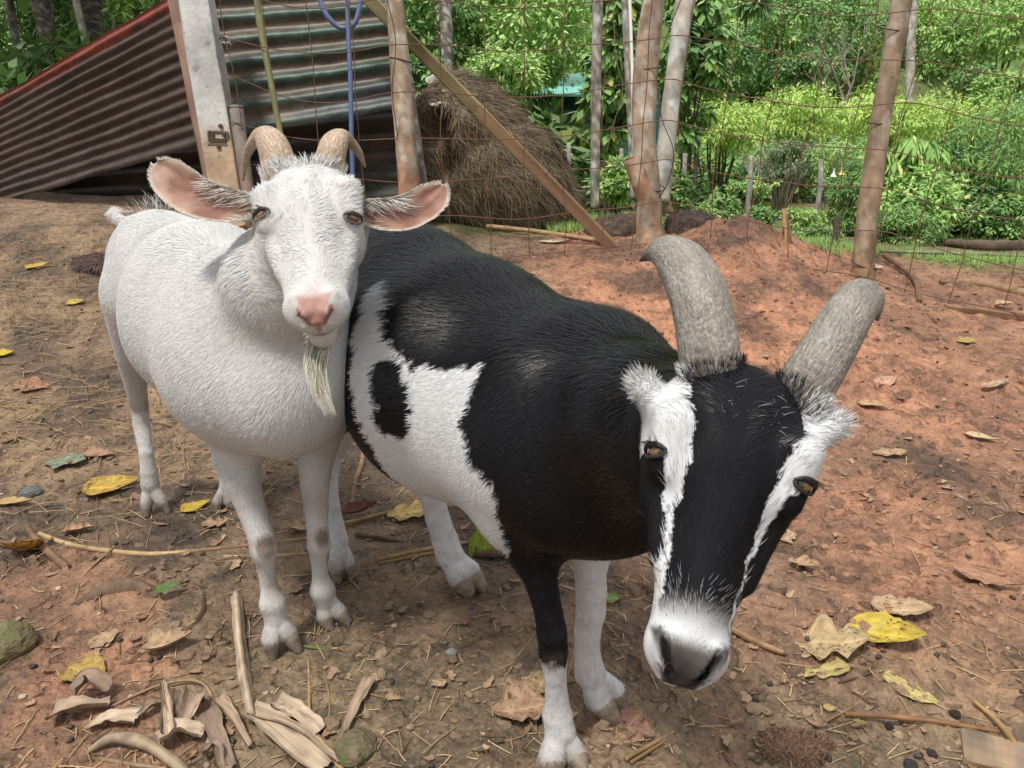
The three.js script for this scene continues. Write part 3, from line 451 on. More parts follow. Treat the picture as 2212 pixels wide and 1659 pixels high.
  ear(white, [J(755, 455, 1.135, 20), J(778, 457, 1.13, 28), J(825, 462, 1.135, 36), J(872, 459, 1.14, 40), J(908, 444, 1.15, 41), J(935, 424, 1.158, 37), J(950, 407, 1.165, 22), J(956, 397, 1.168, 5)], 32, -1);
  // eyes and lids
  for (const [u, v, e] of [[562, 462, -1], [764, 470, 1]]) eyeSet(white, made.f, H, u, v, 1.0, e, [0.16, 0.11, 0.095], 0.0112, [0.06, 0.045, 0.04]);
}
function ear(parent, js, seed, flip) { // cupped leaf round a curved middle line; js: joints with half widths
  const cv = new THREE.CatmullRomCurve3(js.map((j) => j.p)), nu = 40, nv = 20, pos = [], col = [], idx = [], R = rng(seed), n0 = js.length - 1;
  const frame = (t) => { const c = cv.getPoint(t), D = cv.getTangent(t), F0 = V(0.05 * flip, 0.35, 0.93), S = D.clone().cross(F0).normalize().multiplyScalar(flip), F = S.clone().cross(D).normalize(); if (F.z < 0) F.negate(); const q = t * n0, k = Math.min(n0 - 1, Math.floor(q)), w = lerp(js[k].r, js[k + 1].r, q - k); return { c, D, S, F, w }; };
  const point = (t, a, side) => { const f = frame(t), cup = f.w * (0.62 * (1 - a * a) * (1 - 0.5 * t) + 0.10 * a); return f.c.clone().addScaledVector(f.S, a * f.w).addScaledVector(f.F, -cup - side * 0.0032 * Math.sqrt(Math.max(0, 1 - a * a)) + 0.002 * n2(t * 6, a * 3, seed)); };
  for (const side of [0, 1]) for (let i = 0; i <= nu; i++) for (let j = 0; j <= nv; j++) {
    const t = i / nu, a = j / nv * 2 - 1, p = point(t, a, side); pos.push(p.x, p.y, p.z);
    const edge = sstep(0.80, 0.98, Math.abs(a)) + sstep(0.95, 1, t), skin = mixc(s2l([122, 83, 66]), s2l([178, 148, 130]), clamp(-0.1 + 0.65 * sstep(0.3, 1, t) + 0.9 * fbm3(p.x * 45, p.y * 45, p.z * 45, 3) + 0.35 * a * a, 0, 1)), pale = [0.50, 0.43, 0.36];
    col.push(...(side ? [0.57, 0.54, 0.5] : mixc(skin, pale, clamp(edge, 0, 1))));
  }
  const m = (nu + 1) * (nv + 1), ins = (a, b, c) => flip > 0 ? idx.push(a, b, c) : idx.push(a, c, b); for (let i = 0; i < nu; i++) for (let j = 0; j < nv; j++) { const a = i * (nv + 1) + j, b = a + nv + 1; ins(a, a + 1, b); ins(a + 1, b + 1, b); ins(m + a, m + b, m + a + 1); ins(m + a + 1, m + b, m + b + 1); }
  const rim = (a, b) => ins(a, b, m + a) && ins(b, m + b, m + a); for (let i = 0; i < nu; i++) { rim(i * (nv + 1), (i + 1) * (nv + 1)); rim(i * (nv + 1) + nv, (i + 1) * (nv + 1) + nv); } for (let j = 0; j < nv; j++) rim(nu * (nv + 1) + j, nu * (nv + 1) + j + 1);
  const e = mesh(geo(pos, idx, { color: col }), M.ear, 'ear', parent), hl = [];
  for (let i = 0; i < 150; i++) { const t = 0.12 + 0.38 * R(), a = 0.95 - 1.0 * R() * R(), f = frame(t), p = point(t, a, 0); hl.push({ a: p, b: p.clone().addScaledVector(f.D, 0.012 + 0.014 * R()).addScaledVector(f.S, -0.006 - 0.012 * R()).addScaledVector(f.F, 0.004 + 0.006 * R()), w: 0.0007, c: [0.6, 0.58, 0.53] }); }
  for (let i = 0; i < 900; i++) { const t = R(), a = (R() < 0.5 ? -1 : 1) * (0.9 + 0.1 * R()), f = frame(t), p = point(t, a, 0); hl.push({ a: p, b: p.clone().addScaledVector(f.D, 0.004 + 0.004 * R()).addScaledVector(f.S, Math.sign(a) * 0.0016 * R()).addScaledVector(f.F, 0.001), w: 0.0007, c: [0.56, 0.51, 0.44] }); }
  for (let i = 0; i < 1100; i++) { const t = 0.26 * R() * R() + 0.06 * R(), a = R() < 0.75 ? -1 + 0.7 * R() * R() : 1 - 0.3 * R() * R(), f = frame(t), p = point(t, a, R() < 0.5 ? 1 : 0); hl.push({ a: p, b: p.clone().addScaledVector(f.D, 0.008 + 0.007 * R()).addScaledVector(f.F, 0.001 + 0.002 * R()), w: 0.001, c: mixc([0.6, 0.58, 0.54], [0.56, 0.49, 0.37], R()) }); }
  mesh(locks(hl, seed + 40), M.furWhite, 'ear_hair', e).userData.kind = 'stuff';
  return e;
}
function fringe(parent, js, H, colAt, n, seed, len) { // hair standing round a horn's root
  const R = rng(seed), list = [], c = js[1].p, D = js[2].p.clone().sub(c).normalize(), A = H.S.clone().addScaledVector(D, -H.S.dot(D)).normalize(), B = D.clone().cross(A);
  for (let i = 0; i < n; i++) { const a = R() * 6.283, o = A.clone().multiplyScalar(Math.cos(a)).addScaledVector(B, Math.sin(a)), t = -0.022 + 0.026 * R(), p = c.clone().addScaledVector(D, t).addScaledVector(o, js[1].r * (1.0 + 0.05 * R())); list.push({ a: p.clone().addScaledVector(o, 0.001), b: p.clone().addScaledVector(D, len * (0.6 + 0.8 * R())).addScaledVector(o, 0.002 + 0.004 * R()).addScaledVector(B, (R() - 0.5) * 0.006), w: 0.0008, c: colAt(p, R) }); }
  mesh(locks(list, seed), M.furWhite, 'horn_fringe', parent).userData.kind = 'stuff';
}
function eyeSet(parent, f, H, u, v, d0, e, rimCol, r, lidCol) { // seat an eyeball on the side of the head where the sight line meets it
  const ray = dirOf(u, v); let t = d0 - 0.45; for (let i = 0; i < 200; i++) { const p = EYE.clone().addScaledVector(ray, t), d = f(p.x, p.y, p.z); if (d < 0.0005) break; t += d * 0.6; }
  const p = EYE.clone().addScaledVector(ray, t), g = 0.002, n = V(f(p.x + g, p.y, p.z) - f(p.x - g, p.y, p.z), f(p.x, p.y + g, p.z) - f(p.x, p.y - g, p.z), f(p.x, p.y, p.z + g) - f(p.x, p.y, p.z - g)).normalize();
  const out = n.clone().multiplyScalar(0.6).addScaledVector(H.S, e * 0.55).addScaledVector(H.N, 0.35).normalize(), up = H.L.clone().multiplyScalar(-1), c = p.clone().addScaledVector(n, -r * 0.72);
  const eye = eyeball(c, out, up, r, parent);
  const X = up.clone().cross(n).normalize(), Y = n.clone().cross(X).normalize(), pts = (h, k) => { const a = []; for (let i = 0; i <= 8; i++) { const q = i / 8 * 2 - 1; const bulge = Math.sqrt(Math.max(0, 1 - q * q)); a.push(c.clone().addScaledVector(X, q * r * 1.32).addScaledVector(Y, h * bulge * r * (h > 0 ? 0.5 : 0.62) - Math.abs(q) * r * 0.1).addScaledVector(n, r * (0.5 + 0.42 * bulge * k))); } return a; };
  for (const [h, k, w] of [[1, 1, 0.0030], [-1, 0.9, 0.0016]]) mesh(tube(pts(h, k), [0.0015, w, w, 0.0015], 8, { rings: 22 }), std({ color: new THREE.Color().setRGB(...(h > 0 ? lidCol : rimCol)), roughness: 0.6 }), 'eyelid', eye).position.copy(c).negate();
  const R = rng(u | 0), el = []; for (let i = 0; i < 26; i++) { const q = R() * 1.6 - 0.8, a = c.clone().addScaledVector(X, q * r * 1.2).addScaledVector(Y, r * 0.66 * Math.sqrt(1 - q * q)).addScaledVector(n, r * 0.9); el.push({ a, b: a.clone().addScaledVector(n, 0.009 + 0.004 * R()).addScaledVector(Y, -0.001 + 0.003 * R()).addScaledVector(X, q * 0.004 * Math.sign(e)), w: 0.0007, c: lidCol.map((q2) => Math.min(0.8, q2 * 2)) }); }
  const lash = mesh(locks(el, 9), M.furWhite, 'eyelash', eye); lash.userData.kind = 'stuff'; lash.position.copy(c).negate();
}

const SHOWHITS = false;
const HITA = [[785,640],[815,605],[832,640],[830,700],[838,745],[862,775],[840,775],[815,780],[803,800],[805,850],[800,860],[785,820],[772,760],[773,700]];
const HITB = [[862,780],[900,795],[960,805],[1030,792],[1020,850],[1000,920],[1010,980],[1040,1030],[1060,1045],[1000,1035],[900,975],[850,930],[890,945],[888,900],[880,830]];
// --- black goat
const HEADB = HEAD.map((r) => [r[0], r[1] * (r[0] > 0.17 ? 0.88 : 0.94), r[2], r[3]]);
const table = (t, x) => { let i = 0; while (i < t.length - 2 && x > t[i + 1][0]) i++; return lerp(t[i][1], t[i + 1][1], clamp((x - t[i][0]) / (t[i + 1][0] - t[i][0]), 0, 1)); };
const stripeIn = { l: [[0, 0.046], [0.021, 0.0445], [0.064, 0.0375], [0.094, 0.034], [0.114, 0.0325], [0.135, 0.0335], [0.163, 0.0300], [0.19, 0.0285]], r: [[0, 0.054], [0.038, 0.051], [0.066, 0.040], [0.081, 0.0355], [0.107, 0.0335], [0.145, 0.0300], [0.17, 0.0285], [0.19, 0.029]] };
const stripeOut = { l: [[0.072, 0.09], [0.081, 0.059], [0.109, 0.046], [0.135, 0.0405], [0.159, 0.0370], [0.19, 0.042]], r: [[0.074, 0.09], [0.083, 0.062], [0.094, 0.050], [0.11, 0.0425], [0.144, 0.0350], [0.165, 0.0312], [0.19, 0.031]] };
const black = group('goat', 'black goat with white patches and large grey horns, head lowered towards the camera', 'goat', null, V(-0.06, 0, -1.22));
const bHead = makeHead(at(1622, 812, 0.69), at(1484, 1462, 0.602), at(1412, 970, 0.672), at(1745, 1045, 0.658), HEADB);
{
  const H = bHead, dk = [0.0034, 0.0035, 0.0050], wt = [0.605, 0.605, 0.605];
  const hd = V(0.66, 0, 0.75).normalize(), lf = V(0.75, 0, -0.66).normalize(), C0 = V(-0.06, 0, -1.26);
  const local = (p) => [(p.x - C0.x) * hd.x + (p.z - C0.z) * hd.z, (p.x - C0.x) * lf.x + (p.z - C0.z) * lf.z];   // along the body, to the animal's left
  const inside = (poly, x, y) => { let c = false; for (let i = 0, j = poly.length - 1; i < poly.length; j = i++) { const [a, b] = poly[i], [e, f] = poly[j]; if ((b > y) !== (f > y) && x < (e - a) * (y - b) / (f - b) + a) c = !c; } return c; };
  const coat = (p, n, R) => {
    const q = H.toL(p.x, p.y, p.z).map((a) => a / H.k), [s, x, nn] = q; const j = fbm3(p.x * 70, p.y * 70, p.z * 70, 2);
    if (s > -0.06 && s < 0.30 && Math.abs(x) < 0.10 && nn < 0.06 && nn > -0.14) {
      let c = dk; const ax = Math.abs(x), e = j * 0.006;
      const sd = x < 0 ? 'l' : 'r'; if (ax > table(stripeIn[sd], s) + e && ax < table(stripeOut[sd], s) + e && nn > -0.062 - 0.02 * sstep(0.06, 0, s) && s > -0.02) c = s > 0.12 && s < 0.185 && fbm3(p.x * 160, p.y * 160, p.z * 160, 2) > 0.12 ? [0.25, 0.25, 0.25] : wt;
      const mz = sstep(0.160, 0.224, s - 0.3 * Math.max(0, ax - 0.02)), lightHair = mixc([0.26, 0.255, 0.25], wt, 0.85 * sstep(0.19, 0.22, s)); c = R ? (R() < mz * 1.15 - 0.08 ? lightHair : c) : mixc(c, lightHair, sstep(0.35, 1, mz));
      if (s > 0.185 && nn < -0.03) c = mixc(wt, [0.55, 0.52, 0.48], 0.3);
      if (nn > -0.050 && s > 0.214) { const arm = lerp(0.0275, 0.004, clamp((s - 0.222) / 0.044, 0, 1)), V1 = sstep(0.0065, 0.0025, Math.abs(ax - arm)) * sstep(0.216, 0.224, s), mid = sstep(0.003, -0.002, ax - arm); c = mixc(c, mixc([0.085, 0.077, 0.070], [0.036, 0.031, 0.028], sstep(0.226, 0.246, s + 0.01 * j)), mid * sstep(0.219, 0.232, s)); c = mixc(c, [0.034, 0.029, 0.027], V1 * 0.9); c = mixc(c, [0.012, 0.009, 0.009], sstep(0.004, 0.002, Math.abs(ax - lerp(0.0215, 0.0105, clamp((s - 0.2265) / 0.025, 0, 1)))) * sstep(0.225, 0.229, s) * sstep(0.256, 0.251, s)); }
      return c;
    }
    const [a, l] = local(p); let c = dk;
    if (p.y < 0.46 && a < -0.02 && l > -0.02) c = wt; // left hind
    for (const lg of bWhite) if (lg.test(p, a, l, j)) c = wt;
    if (l < 0.11 && (inside(patchA, a + j * 0.018, p.y + j * 0.018) || inside(patchB, a + j * 0.018, p.y + j * 0.018))) c = wt;
    if (p.y < 0.42 + 0.02 * j && a > -0.30 && a < 0.16 && l > -0.12) c = wt; // belly
    const dirt = sstep(0.09, 0.015, p.y) * 0.8 + (bKnee.distanceTo(p) < 0.018 ? 0.7 : 0) + 0.28 * sstep(0.0, 0.3, j) * sstep(0.4, 0.1, p.y);
    return mixc(c, [0.21, 0.155, 0.108], clamp(dirt, 0, 0.85) * (c === wt ? 0.8 : 0.15));
  };
  const bKnee = atZ(1196, 1420, -0.93), patchA = [[-0.106,0.707],[-0.098,0.732],[-0.037,0.721],[-0.002,0.689],[0.024,0.664],[0.058,0.65],[0.058,0.642],[0.035,0.647],[0.014,0.639],[0.005,0.615],[0.016,0.585],[0.03,0.55],[0.06,0.515],[0.0,0.49],[-0.03,0.56],[-0.045,0.605],[-0.06,0.641],[-0.085,0.675]], patchB = [[0.05,0.652],[0.09,0.644],[0.142,0.648],[0.203,0.675],[0.214,0.64],[0.217,0.598],[0.236,0.565],[0.266,0.541],[0.29,0.53],[0.28,0.40],[0.0,0.36],[0.0,0.5],[0.055,0.535],[0.1,0.54],[0.099,0.574],[0.082,0.619]];
  const bWhite = [
    { test: (p, a, l, j) => p.y < 0.215 + j * 0.03 && a > 0.1 && l <= -0.045 },      // near foreleg
    { test: (p, a, l, j) => p.y < 0.40 && a > 0.1 && l > -0.045 },                  // far foreleg
    { test: (p, a, l, j) => p.y < 0.335 + j * 0.02 && a < -0.05 },                // hind legs
  ];
  const legs = [
    { js: legPts([[1150, 1010, -1.04, 118], [1136, 1110, -1.0, 90], [1150, 1182, -0.98, 58], [1164, 1233, -0.965, 40], [1174, 1277, -0.955, 33], [1185, 1322, -0.95, 31], [1192, 1366, -0.945, 33], [1196, 1410, -0.943, 32], [1199, 1455, -0.945, 24.5], [1202, 1499, -0.95, 24.5], [1204, 1544, -0.952, 31], [1209, 1575, -0.948, 33]]), toes: toes([[1192, 1635, -0.925, 1196, 1684, -0.905, 30], [1244, 1632, -0.935, 1256, 1676, -0.915, 26]]) },
    { js: legPts([[1290, 1040, -1.06, 95], [1284, 1128, -1.05, 66], [1278, 1186, -1.04, 46], [1275, 1233, -1.03, 34], [1277, 1277, -1.03, 34], [1276, 1322, -1.028, 32], [1269, 1366, -1.03, 28.5], [1268, 1410, -1.035, 27.5], [1274, 1452, -1.04, 33]]), toes: toes([[1293, 1508, -1.03, 1322, 1546, -1.015, 31], [1328, 1490, -1.04, 1344, 1522, -1.03, 21]]) },
    { js: legPts([[905, 800, -1.36, 80], [905, 930, -1.42, 46], [917, 988, -1.455, 37], [925, 1033, -1.45, 31], [934, 1077, -1.435, 26.5], [946, 1122, -1.425, 26], [961, 1167, -1.42, 28], [972, 1200, -1.412, 30]]), toes: toes([[993, 1243, -1.39, 1010, 1284, -1.372, 29], [1015, 1232, -1.40, 1040, 1262, -1.385, 22]]) },
    { js: legPts([[790, 760, -1.46, 95], [768, 860, -1.50, 52], [742, 925, -1.53, 34], [721, 975, -1.55, 22], [714, 1012, -1.54, 19], [711, 1050, -1.515, 18], [716, 1095, -1.495, 18], [723, 1135, -1.48, 19], [731, 1168, -1.468, 21]]), toes: toes([[726, 1224, -1.44, 731, 1263, -1.425, 17], [752, 1215, -1.45, 764, 1246, -1.44, 15]]) },
  ];
  const A = [W(-0.29, 0.705, -1.61, 0.085), W(-0.17, 0.665, -1.44, 0.092), W(-0.05, 0.625, -1.26, 0.09), W(0.105, 0.63, -1.06, 0.092)], Bl = [W(-0.26, 0.625, -1.53, 0.14), W(-0.092, 0.548, -1.268, 0.197), W(0.08, 0.54, -1.06, 0.168), W(0.145, 0.525, -0.965, 0.118)];
  const torso = []; for (const c of [A, Bl]) for (let i = 0; i + 1 < c.length; i++) torso.push(rc(c[i].p, c[i + 1].p, c[i].r, c[i + 1].r));
  torso.push(ball(V(0.165, 0.635, -1.09), 0.055)); torso.push(rc(V(0.045, 0.655, -1.0), V(0.085, 0.52, -0.935), 0.05, 0.07)); torso.push(rc(V(-0.325, 0.70, -1.47), V(-0.285, 0.62, -1.42), 0.045, 0.06));
  const neck = [W(0.12, 0.585, -1.03, 0.13), W(0.165, 0.63, -0.88, 0.098), W(0.195, 0.665, -0.77, 0.080), { p: H.toW(0.035, 0, -0.085), r: 0.07 }];
  const earL = [H.toW(0.038, -0.058, -0.042), at(1392, 838, 0.715)], earR = [H.toW(0.038, 0.058, -0.042), at(1797, 918, 0.715)];
  const extra = [[rc(earL[0], earL[1], 0.014, 0.013), 0.014], [rc(earR[0], earR[1], 0.014, 0.013), 0.014], [rc(V(-0.33, 0.74, -1.66), V(-0.37, 0.77, -1.73), 0.024, 0.015), 0.03]];
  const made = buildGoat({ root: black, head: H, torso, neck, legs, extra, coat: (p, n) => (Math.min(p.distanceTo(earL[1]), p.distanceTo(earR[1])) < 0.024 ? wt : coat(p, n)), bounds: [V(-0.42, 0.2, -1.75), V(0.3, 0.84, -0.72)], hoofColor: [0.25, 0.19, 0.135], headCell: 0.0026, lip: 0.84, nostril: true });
  if (SHOWHITS) { for (const [nm, pl] of [['A', HITA], ['B', HITB]]) console.log(nm, JSON.stringify(pl.map(([u, v]) => { const ray = dirOf(u, v); let t = 0.8; for (let i = 0; i < 300; i++) { const p = EYE.clone().addScaledVector(ray, t), d = made.f(p.x, p.y, p.z); if (d < 0.0005) break; t += d * 0.7; } const p = EYE.clone().addScaledVector(ray, t), [a, l] = local(p); return [a, p.y, l].map((q) => +q.toFixed(3)); }))); }
  const back = hd.clone().multiplyScalar(-1), dir = V(0, 0, 0);
  const fur = hair(made.net, 200000, 21, (p, n, R) => {
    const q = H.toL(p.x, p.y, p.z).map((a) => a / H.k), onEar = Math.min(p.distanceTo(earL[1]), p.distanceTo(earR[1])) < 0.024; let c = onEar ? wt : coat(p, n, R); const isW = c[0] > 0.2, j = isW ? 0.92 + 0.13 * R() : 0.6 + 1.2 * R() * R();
    if (!isW && R() < 0.03) c = [0.03, 0.018, 0.014];
    const color = isW ? [Math.min(0.88, c[0] * j), Math.min(0.87, c[1] * j), Math.min(0.85, c[2] * j)] : [c[0] * j, c[1] * j, c[2] * j];
    if (onEar) return { dir: V((q[1] > 0 ? 1 : -1), 0.3 + (R() - 0.5), -0.2), len: 0.009, width: 0.0006, lift: 0.4, color, mess: 1.0 };
    if (q[0] > -0.03 && Math.abs(q[1]) < 0.085 && q[2] > -0.14 && q[2] < 0.04 && q[0] < 0.29) {
      if (q[0] > 0.226 && q[2] > -0.05 && Math.abs(q[1]) < lerp(0.0295, 0.006, clamp((q[0] - 0.222) / 0.044, 0, 1)) && R() < sstep(0.224, 0.236, q[0])) return null;
      const wv = fbm3(p.x * 40, p.y * 40, p.z * 40, 2); dir.copy(H.L).multiplyScalar(q[0] < 0.06 ? -0.4 : -1).addScaledVector(H.S, (q[1] > 0 ? 1 : -1) * (0.25 + 0.8 * sstep(0.10, 0.02, q[0])) + wv * 0.8).addScaledVector(H.N, -0.15);
      const sh = sstep(0.245, 0.16, q[0]); return { dir, len: lerp(0.004, 0.012, sh), width: 0.00042, lift: 0.11, color, mess: 0.35, twist: 0.2 };
    }
    if (p.y < 0.36) { dir.set(0.1, -1, 0); return R() < 0.8 ? { dir, len: 0.009, width: 0.0008, lift: 0.12, color } : null; }
    const wv = fbm3(p.x * 9, p.y * 9, p.z * 9, 2), w2 = fbm3(p.x * 28 + 5, p.y * 28, p.z * 28, 2), topline = sstep(0.66, 0.74, p.y);
    dir.copy(back).addScaledVector(V(0, -1, 0), 0.9 + wv * 1.5).addScaledVector(lf, w2 * 0.5 + wv * topline * 1.5);
    return { dir, len: 0.0135 + 0.018 * topline, width: 0.0008, lift: 0.07 + 0.04 * topline, color, mess: 0.35, twist: 0.22 };
  });
  mesh(fur, M.furBlack, 'coat_hair', black).userData.kind = 'stuff';
  const R = rng(77), tl = [];
  for (const [c, e, o] of [[earL[1], -1, earL[0]], [earR[1], 1, earR[0]]]) for (let i = 0; i < 700; i++) { const d = V(R() - 0.5, R() - 0.5, R() - 0.5).normalize(), ax = c.clone().sub(o).normalize(), a = c.clone().addScaledVector(d, 0.011), b = a.clone().addScaledVector(d, 0.003 + 0.007 * R()).addScaledVector(ax, 0.003 + 0.011 * R() * R()); tl.push({ a, b, w: 0.00055, c: mixc(wt, [0.45, 0.40, 0.34], R() < 0.14 ? 0.9 : 0.1) }); }
  for (let i = 0; i < 42; i++) { const a = H.toW(0.012 + 0.036 * R(), (R() - 0.45) * 0.06, 0.009), b = a.clone().addScaledVector(H.S, (R() - 0.3) * 0.016).addScaledVector(H.L, (R() - 0.5) * 0.012).addScaledVector(H.N, 0.003 + 0.004 * R()); tl.push({ a, b, sag: H.N.clone().multiplyScalar(0.002), w: 0.00035, c: [0.22, 0.22, 0.23] }); }
  mesh(locks(tl, 8), M.furWhite, 'ear_tuft', black).userData.kind = 'stuff';
  // long guard hair on the spine
  const sl = []; for (let i = 0; i < 1500; i++) { const t = R(), s = A.length - 1, k = Math.min(s - 1, Math.floor(t * s)), c = A[k].p.clone().lerp(A[k + 1].p, t * s - k), an = (R() - 0.5) * 1.7, r = lerp(A[k].r, A[k + 1].r, t * s - k), nn = V(0, Math.cos(an), 0).addScaledVector(lf, Math.sin(an)), a = c.addScaledVector(nn, r * 1.0), sw = n2(t * 9, an * 0.6, 3), b = a.clone().addScaledVector(hd, -0.035 - 0.03 * R()).addScaledVector(lf, Math.sin(an) * 0.02 + sw * 0.045).addScaledVector(nn, 0.004 + 0.006 * R()); b.y -= 0.016 * Math.abs(Math.sin(an)) + 0.004; sl.push({ a, b, sag: nn.clone().multiplyScalar(0.009), w: 0.0012, c: R() < 0.08 ? [0.045, 0.022, 0.016] : dk }); }
  mesh(locks(sl, 12), M.furBlack, 'spine_hair', black).userData.kind = 'stuff';
  const ht = [s2l([168, 163, 157]), s2l([134, 127, 120]), s2l([80, 71, 63])];
  mesh(horn([J(1553, 880, 0.75, 60), J(1534, 780, 0.722, 65), J(1521, 690, 0.722, 63), J(1503, 625, 0.735, 60), J(1474, 572, 0.76, 53), J(1440, 545, 0.79, 37), J(1410, 546, 0.815, 20), J(1383, 563, 0.835, 3)], 5, ht), M.horn, 'horn', black);
  mesh(horn([J(1690, 915, 0.75, 54), J(1740, 835, 0.722, 59), J(1786, 758, 0.722, 56), J(1826, 690, 0.735, 51), J(1857, 648, 0.76, 45), J(1878, 645, 0.80, 31), J(1889, 664, 0.835, 18), J(1895, 690, 0.86, 4)], 9, ht), M.horn, 'horn', black);
  for (const [k, js] of [[1, [J(1553, 880, 0.75, 60), J(1536, 792, 0.722, 65), J(1521, 690, 0.722, 63)]], [2, [J(1690, 915, 0.75, 54), J(1733, 846, 0.722, 59), J(1786, 758, 0.722, 56)]]]) fringe(black, js, H, (p, r) => { const q = H.toL(p.x, p.y, p.z)[1] / H.k; return Math.abs(q) > 0.045 + 0.01 * r() ? wt : [0.010, 0.010, 0.013]; }, 900, 80 + k, 0.0055);
  for (const [u, v, e] of [[1413, 972, -1], [1742, 1048, 1]]) eyeSet(black, made.f, H, u, v, 0.75, e, [0.02, 0.018, 0.018], 0.0098, [0.012, 0.01, 0.01]);
}
M.ear.name = 'ear';
rebase(white); rebase(black);

// ---------------------------------------------------------------- textures and materials of the yard
const T = {
  bark: tex(512, (u, v) => { const a = tfbm(u, v, 6, 5, 101, 2, 1), b = tfbm(u, v, 24, 3, 111), c = tfbm(u, v, 5, 3, 121), k = 0.62 + 0.4 * a + 0.15 * b; const m = sstep(0.5, 0.62, c); return mixc([k, k * 0.96, k * 0.9], [k * 1.12, k * 1.12, k * 1.1], m); }),
  barkB: tex(512, (u, v) => { const a = tfbm(u, v, 8, 5, 131, 3, 1), b = tfbm(u, v, 40, 2, 141); const k = a * 0.8 + b * 0.25; return [k, k, k]; }, false),
  wood: tex(512, (u, v) => { const g = tfbm(u + 0.01 * tfbm(u, v, 3, 2, 5), v, 2, 5, 151, 24, 1), b = tfbm(u, v, 8, 4, 161), k = 0.6 + 0.45 * g + 0.15 * b; return [k, k * 0.98, k * 0.95]; }),
  woodB: tex(256, (u, v) => { const g = tfbm(u, v, 2, 5, 171, 30, 1); return [g, g, g]; }, false),
  grit: tex(512, (u, v) => { const a = tfbm(u, v, 7, 5, 181), b = tfbm(u, v, 70, 2, 191), s = tfbm(u, v, 30, 2, 195), k = 0.68 + 0.3 * a + 0.14 * b - 0.12 * sstep(0.74, 0.84, s); return [k, k, k]; }),
  gritB: tex(512, (u, v) => { const a = tfbm(u, v, 30, 4, 201), b = tfbm(u, v, 9, 2, 205); const k = a * 0.6 + b * 0.4; return [k, k, k]; }, false),
  rust: tex(1024, (u, v) => { const a = tfbm(u, v, 9, 5, 211, 1, 2), b = tfbm(u, v, 60, 3, 221, 1, 2), st = tfbm(u, v, 3, 4, 231, 1, 6), k = 0.5 + 0.5 * a + 0.3 * b + 0.08 * st; return [k, k * (0.9 + 0.12 * b), k * (0.85 + 0.15 * a)]; }),
};
const Mt = {
  bark: std({ color: new THREE.Color().setRGB(0.8, 0.8, 0.8), vertexColors: true, map: T.bark, bumpMap: T.barkB, bumpScale: 0.006, roughness: 0.85 }),
  wood: std({ color: new THREE.Color().setRGB(0.8, 0.8, 0.8), vertexColors: true, map: T.wood, bumpMap: T.woodB, bumpScale: 0.003, roughness: 0.75 }),
  concrete: std({ color: new THREE.Color().setRGB(0.78, 0.78, 0.78), vertexColors: true, map: T.grit, bumpMap: T.gritB, bumpScale: 0.002, roughness: 0.85 }),
  sheet: std({ color: new THREE.Color().setRGB(0.37, 0.37, 0.37), vertexColors: true, map: T.rust, bumpMap: T.gritB, bumpScale: 0.001, roughness: 0.72 }),
  sheetWet: std({ color: new THREE.Color().setRGB(0.46, 0.48, 0.48), vertexColors: true, map: T.rust, bumpMap: T.gritB, bumpScale: 0.001, roughness: 0.5, metalness: 0.1 }),
  wire: std({ color: new THREE.Color().setRGB(0.16, 0.078, 0.05), roughness: 0.8, metalness: 0.2 }),
  wireTie: std({ color: new THREE.Color().setRGB(0.06, 0.035, 0.028), roughness: 0.8, metalness: 0.3 }),
  hose: std({ color: new THREE.Color().setRGB(0.08, 0.11, 0.22), roughness: 0.45 }),
  metal: std({ color: new THREE.Color().setRGB(0.22, 0.19, 0.16), roughness: 0.55, metalness: 0.6 }),
  bolt: std({ color: new THREE.Color().setRGB(0.13, 0.09, 0.06), roughness: 0.6, metalness: 0.6 }),
  leaf: phys({ vertexColors: true, roughness: 0.75, transmission: 0.3, side: THREE.DoubleSide }),
  leafDry: std({ color: new THREE.Color().setRGB(0.78, 0.78, 0.78), vertexColors: true, roughness: 0.75, side: THREE.DoubleSide, map: tex(256, (u, v) => { const a = v * 2 - 1, rib = Math.exp(-Math.pow(a / 0.035, 2)), ph = (u * 7 - Math.abs(a) * 2.2), side = Math.exp(-Math.pow(((ph % 1) + 1) % 1 - 0.5, 2) / 0.004) * sstep(1, 0.2, Math.abs(a)), m = tfbm(u, v, 10, 4, 801), sp = sstep(0.66, 0.72, tfbm(u, v, 24, 2, 811)); const k = 0.72 + 0.36 * m + 0.16 * rib + 0.09 * side - 0.45 * sp * sstep(0.4, 0.6, tfbm(u, v, 3, 2, 821)); return [k, k * (0.98 - 0.05 * sp), k * (0.95 - 0.1 * sp)]; }), bumpMap: tex(256, (u, v) => { const a = v * 2 - 1, rib = Math.exp(-Math.pow(a / 0.05, 2)), ph = (u * 7 - Math.abs(a) * 2.2), side = Math.exp(-Math.pow(((ph % 1) + 1) % 1 - 0.5, 2) / 0.008); const k = 0.4 * tfbm(u, v, 14, 3, 801) + 0.35 * rib + 0.25 * side; return [k, k, k]; }, false), bumpScale: 0.0025 }),
  husk: std({ color: new THREE.Color().setRGB(0.78, 0.78, 0.78), vertexColors: true, roughness: 0.8, side: THREE.DoubleSide, bumpMap: T.woodB, bumpScale: 0.003 }),
  dry: std({ color: new THREE.Color().setRGB(0.78, 0.78, 0.78), vertexColors: true, roughness: 0.8, side: THREE.DoubleSide }),
  rock: std({ color: new THREE.Color().setRGB(0.78, 0.78, 0.78), vertexColors: true, map: T.grit, bumpMap: T.gritB, bumpScale: 0.004, roughness: 0.8 }),
  flat: std({ color: new THREE.Color().setRGB(0.8, 0.8, 0.8), vertexColors: true, roughness: 0.7 }),
};
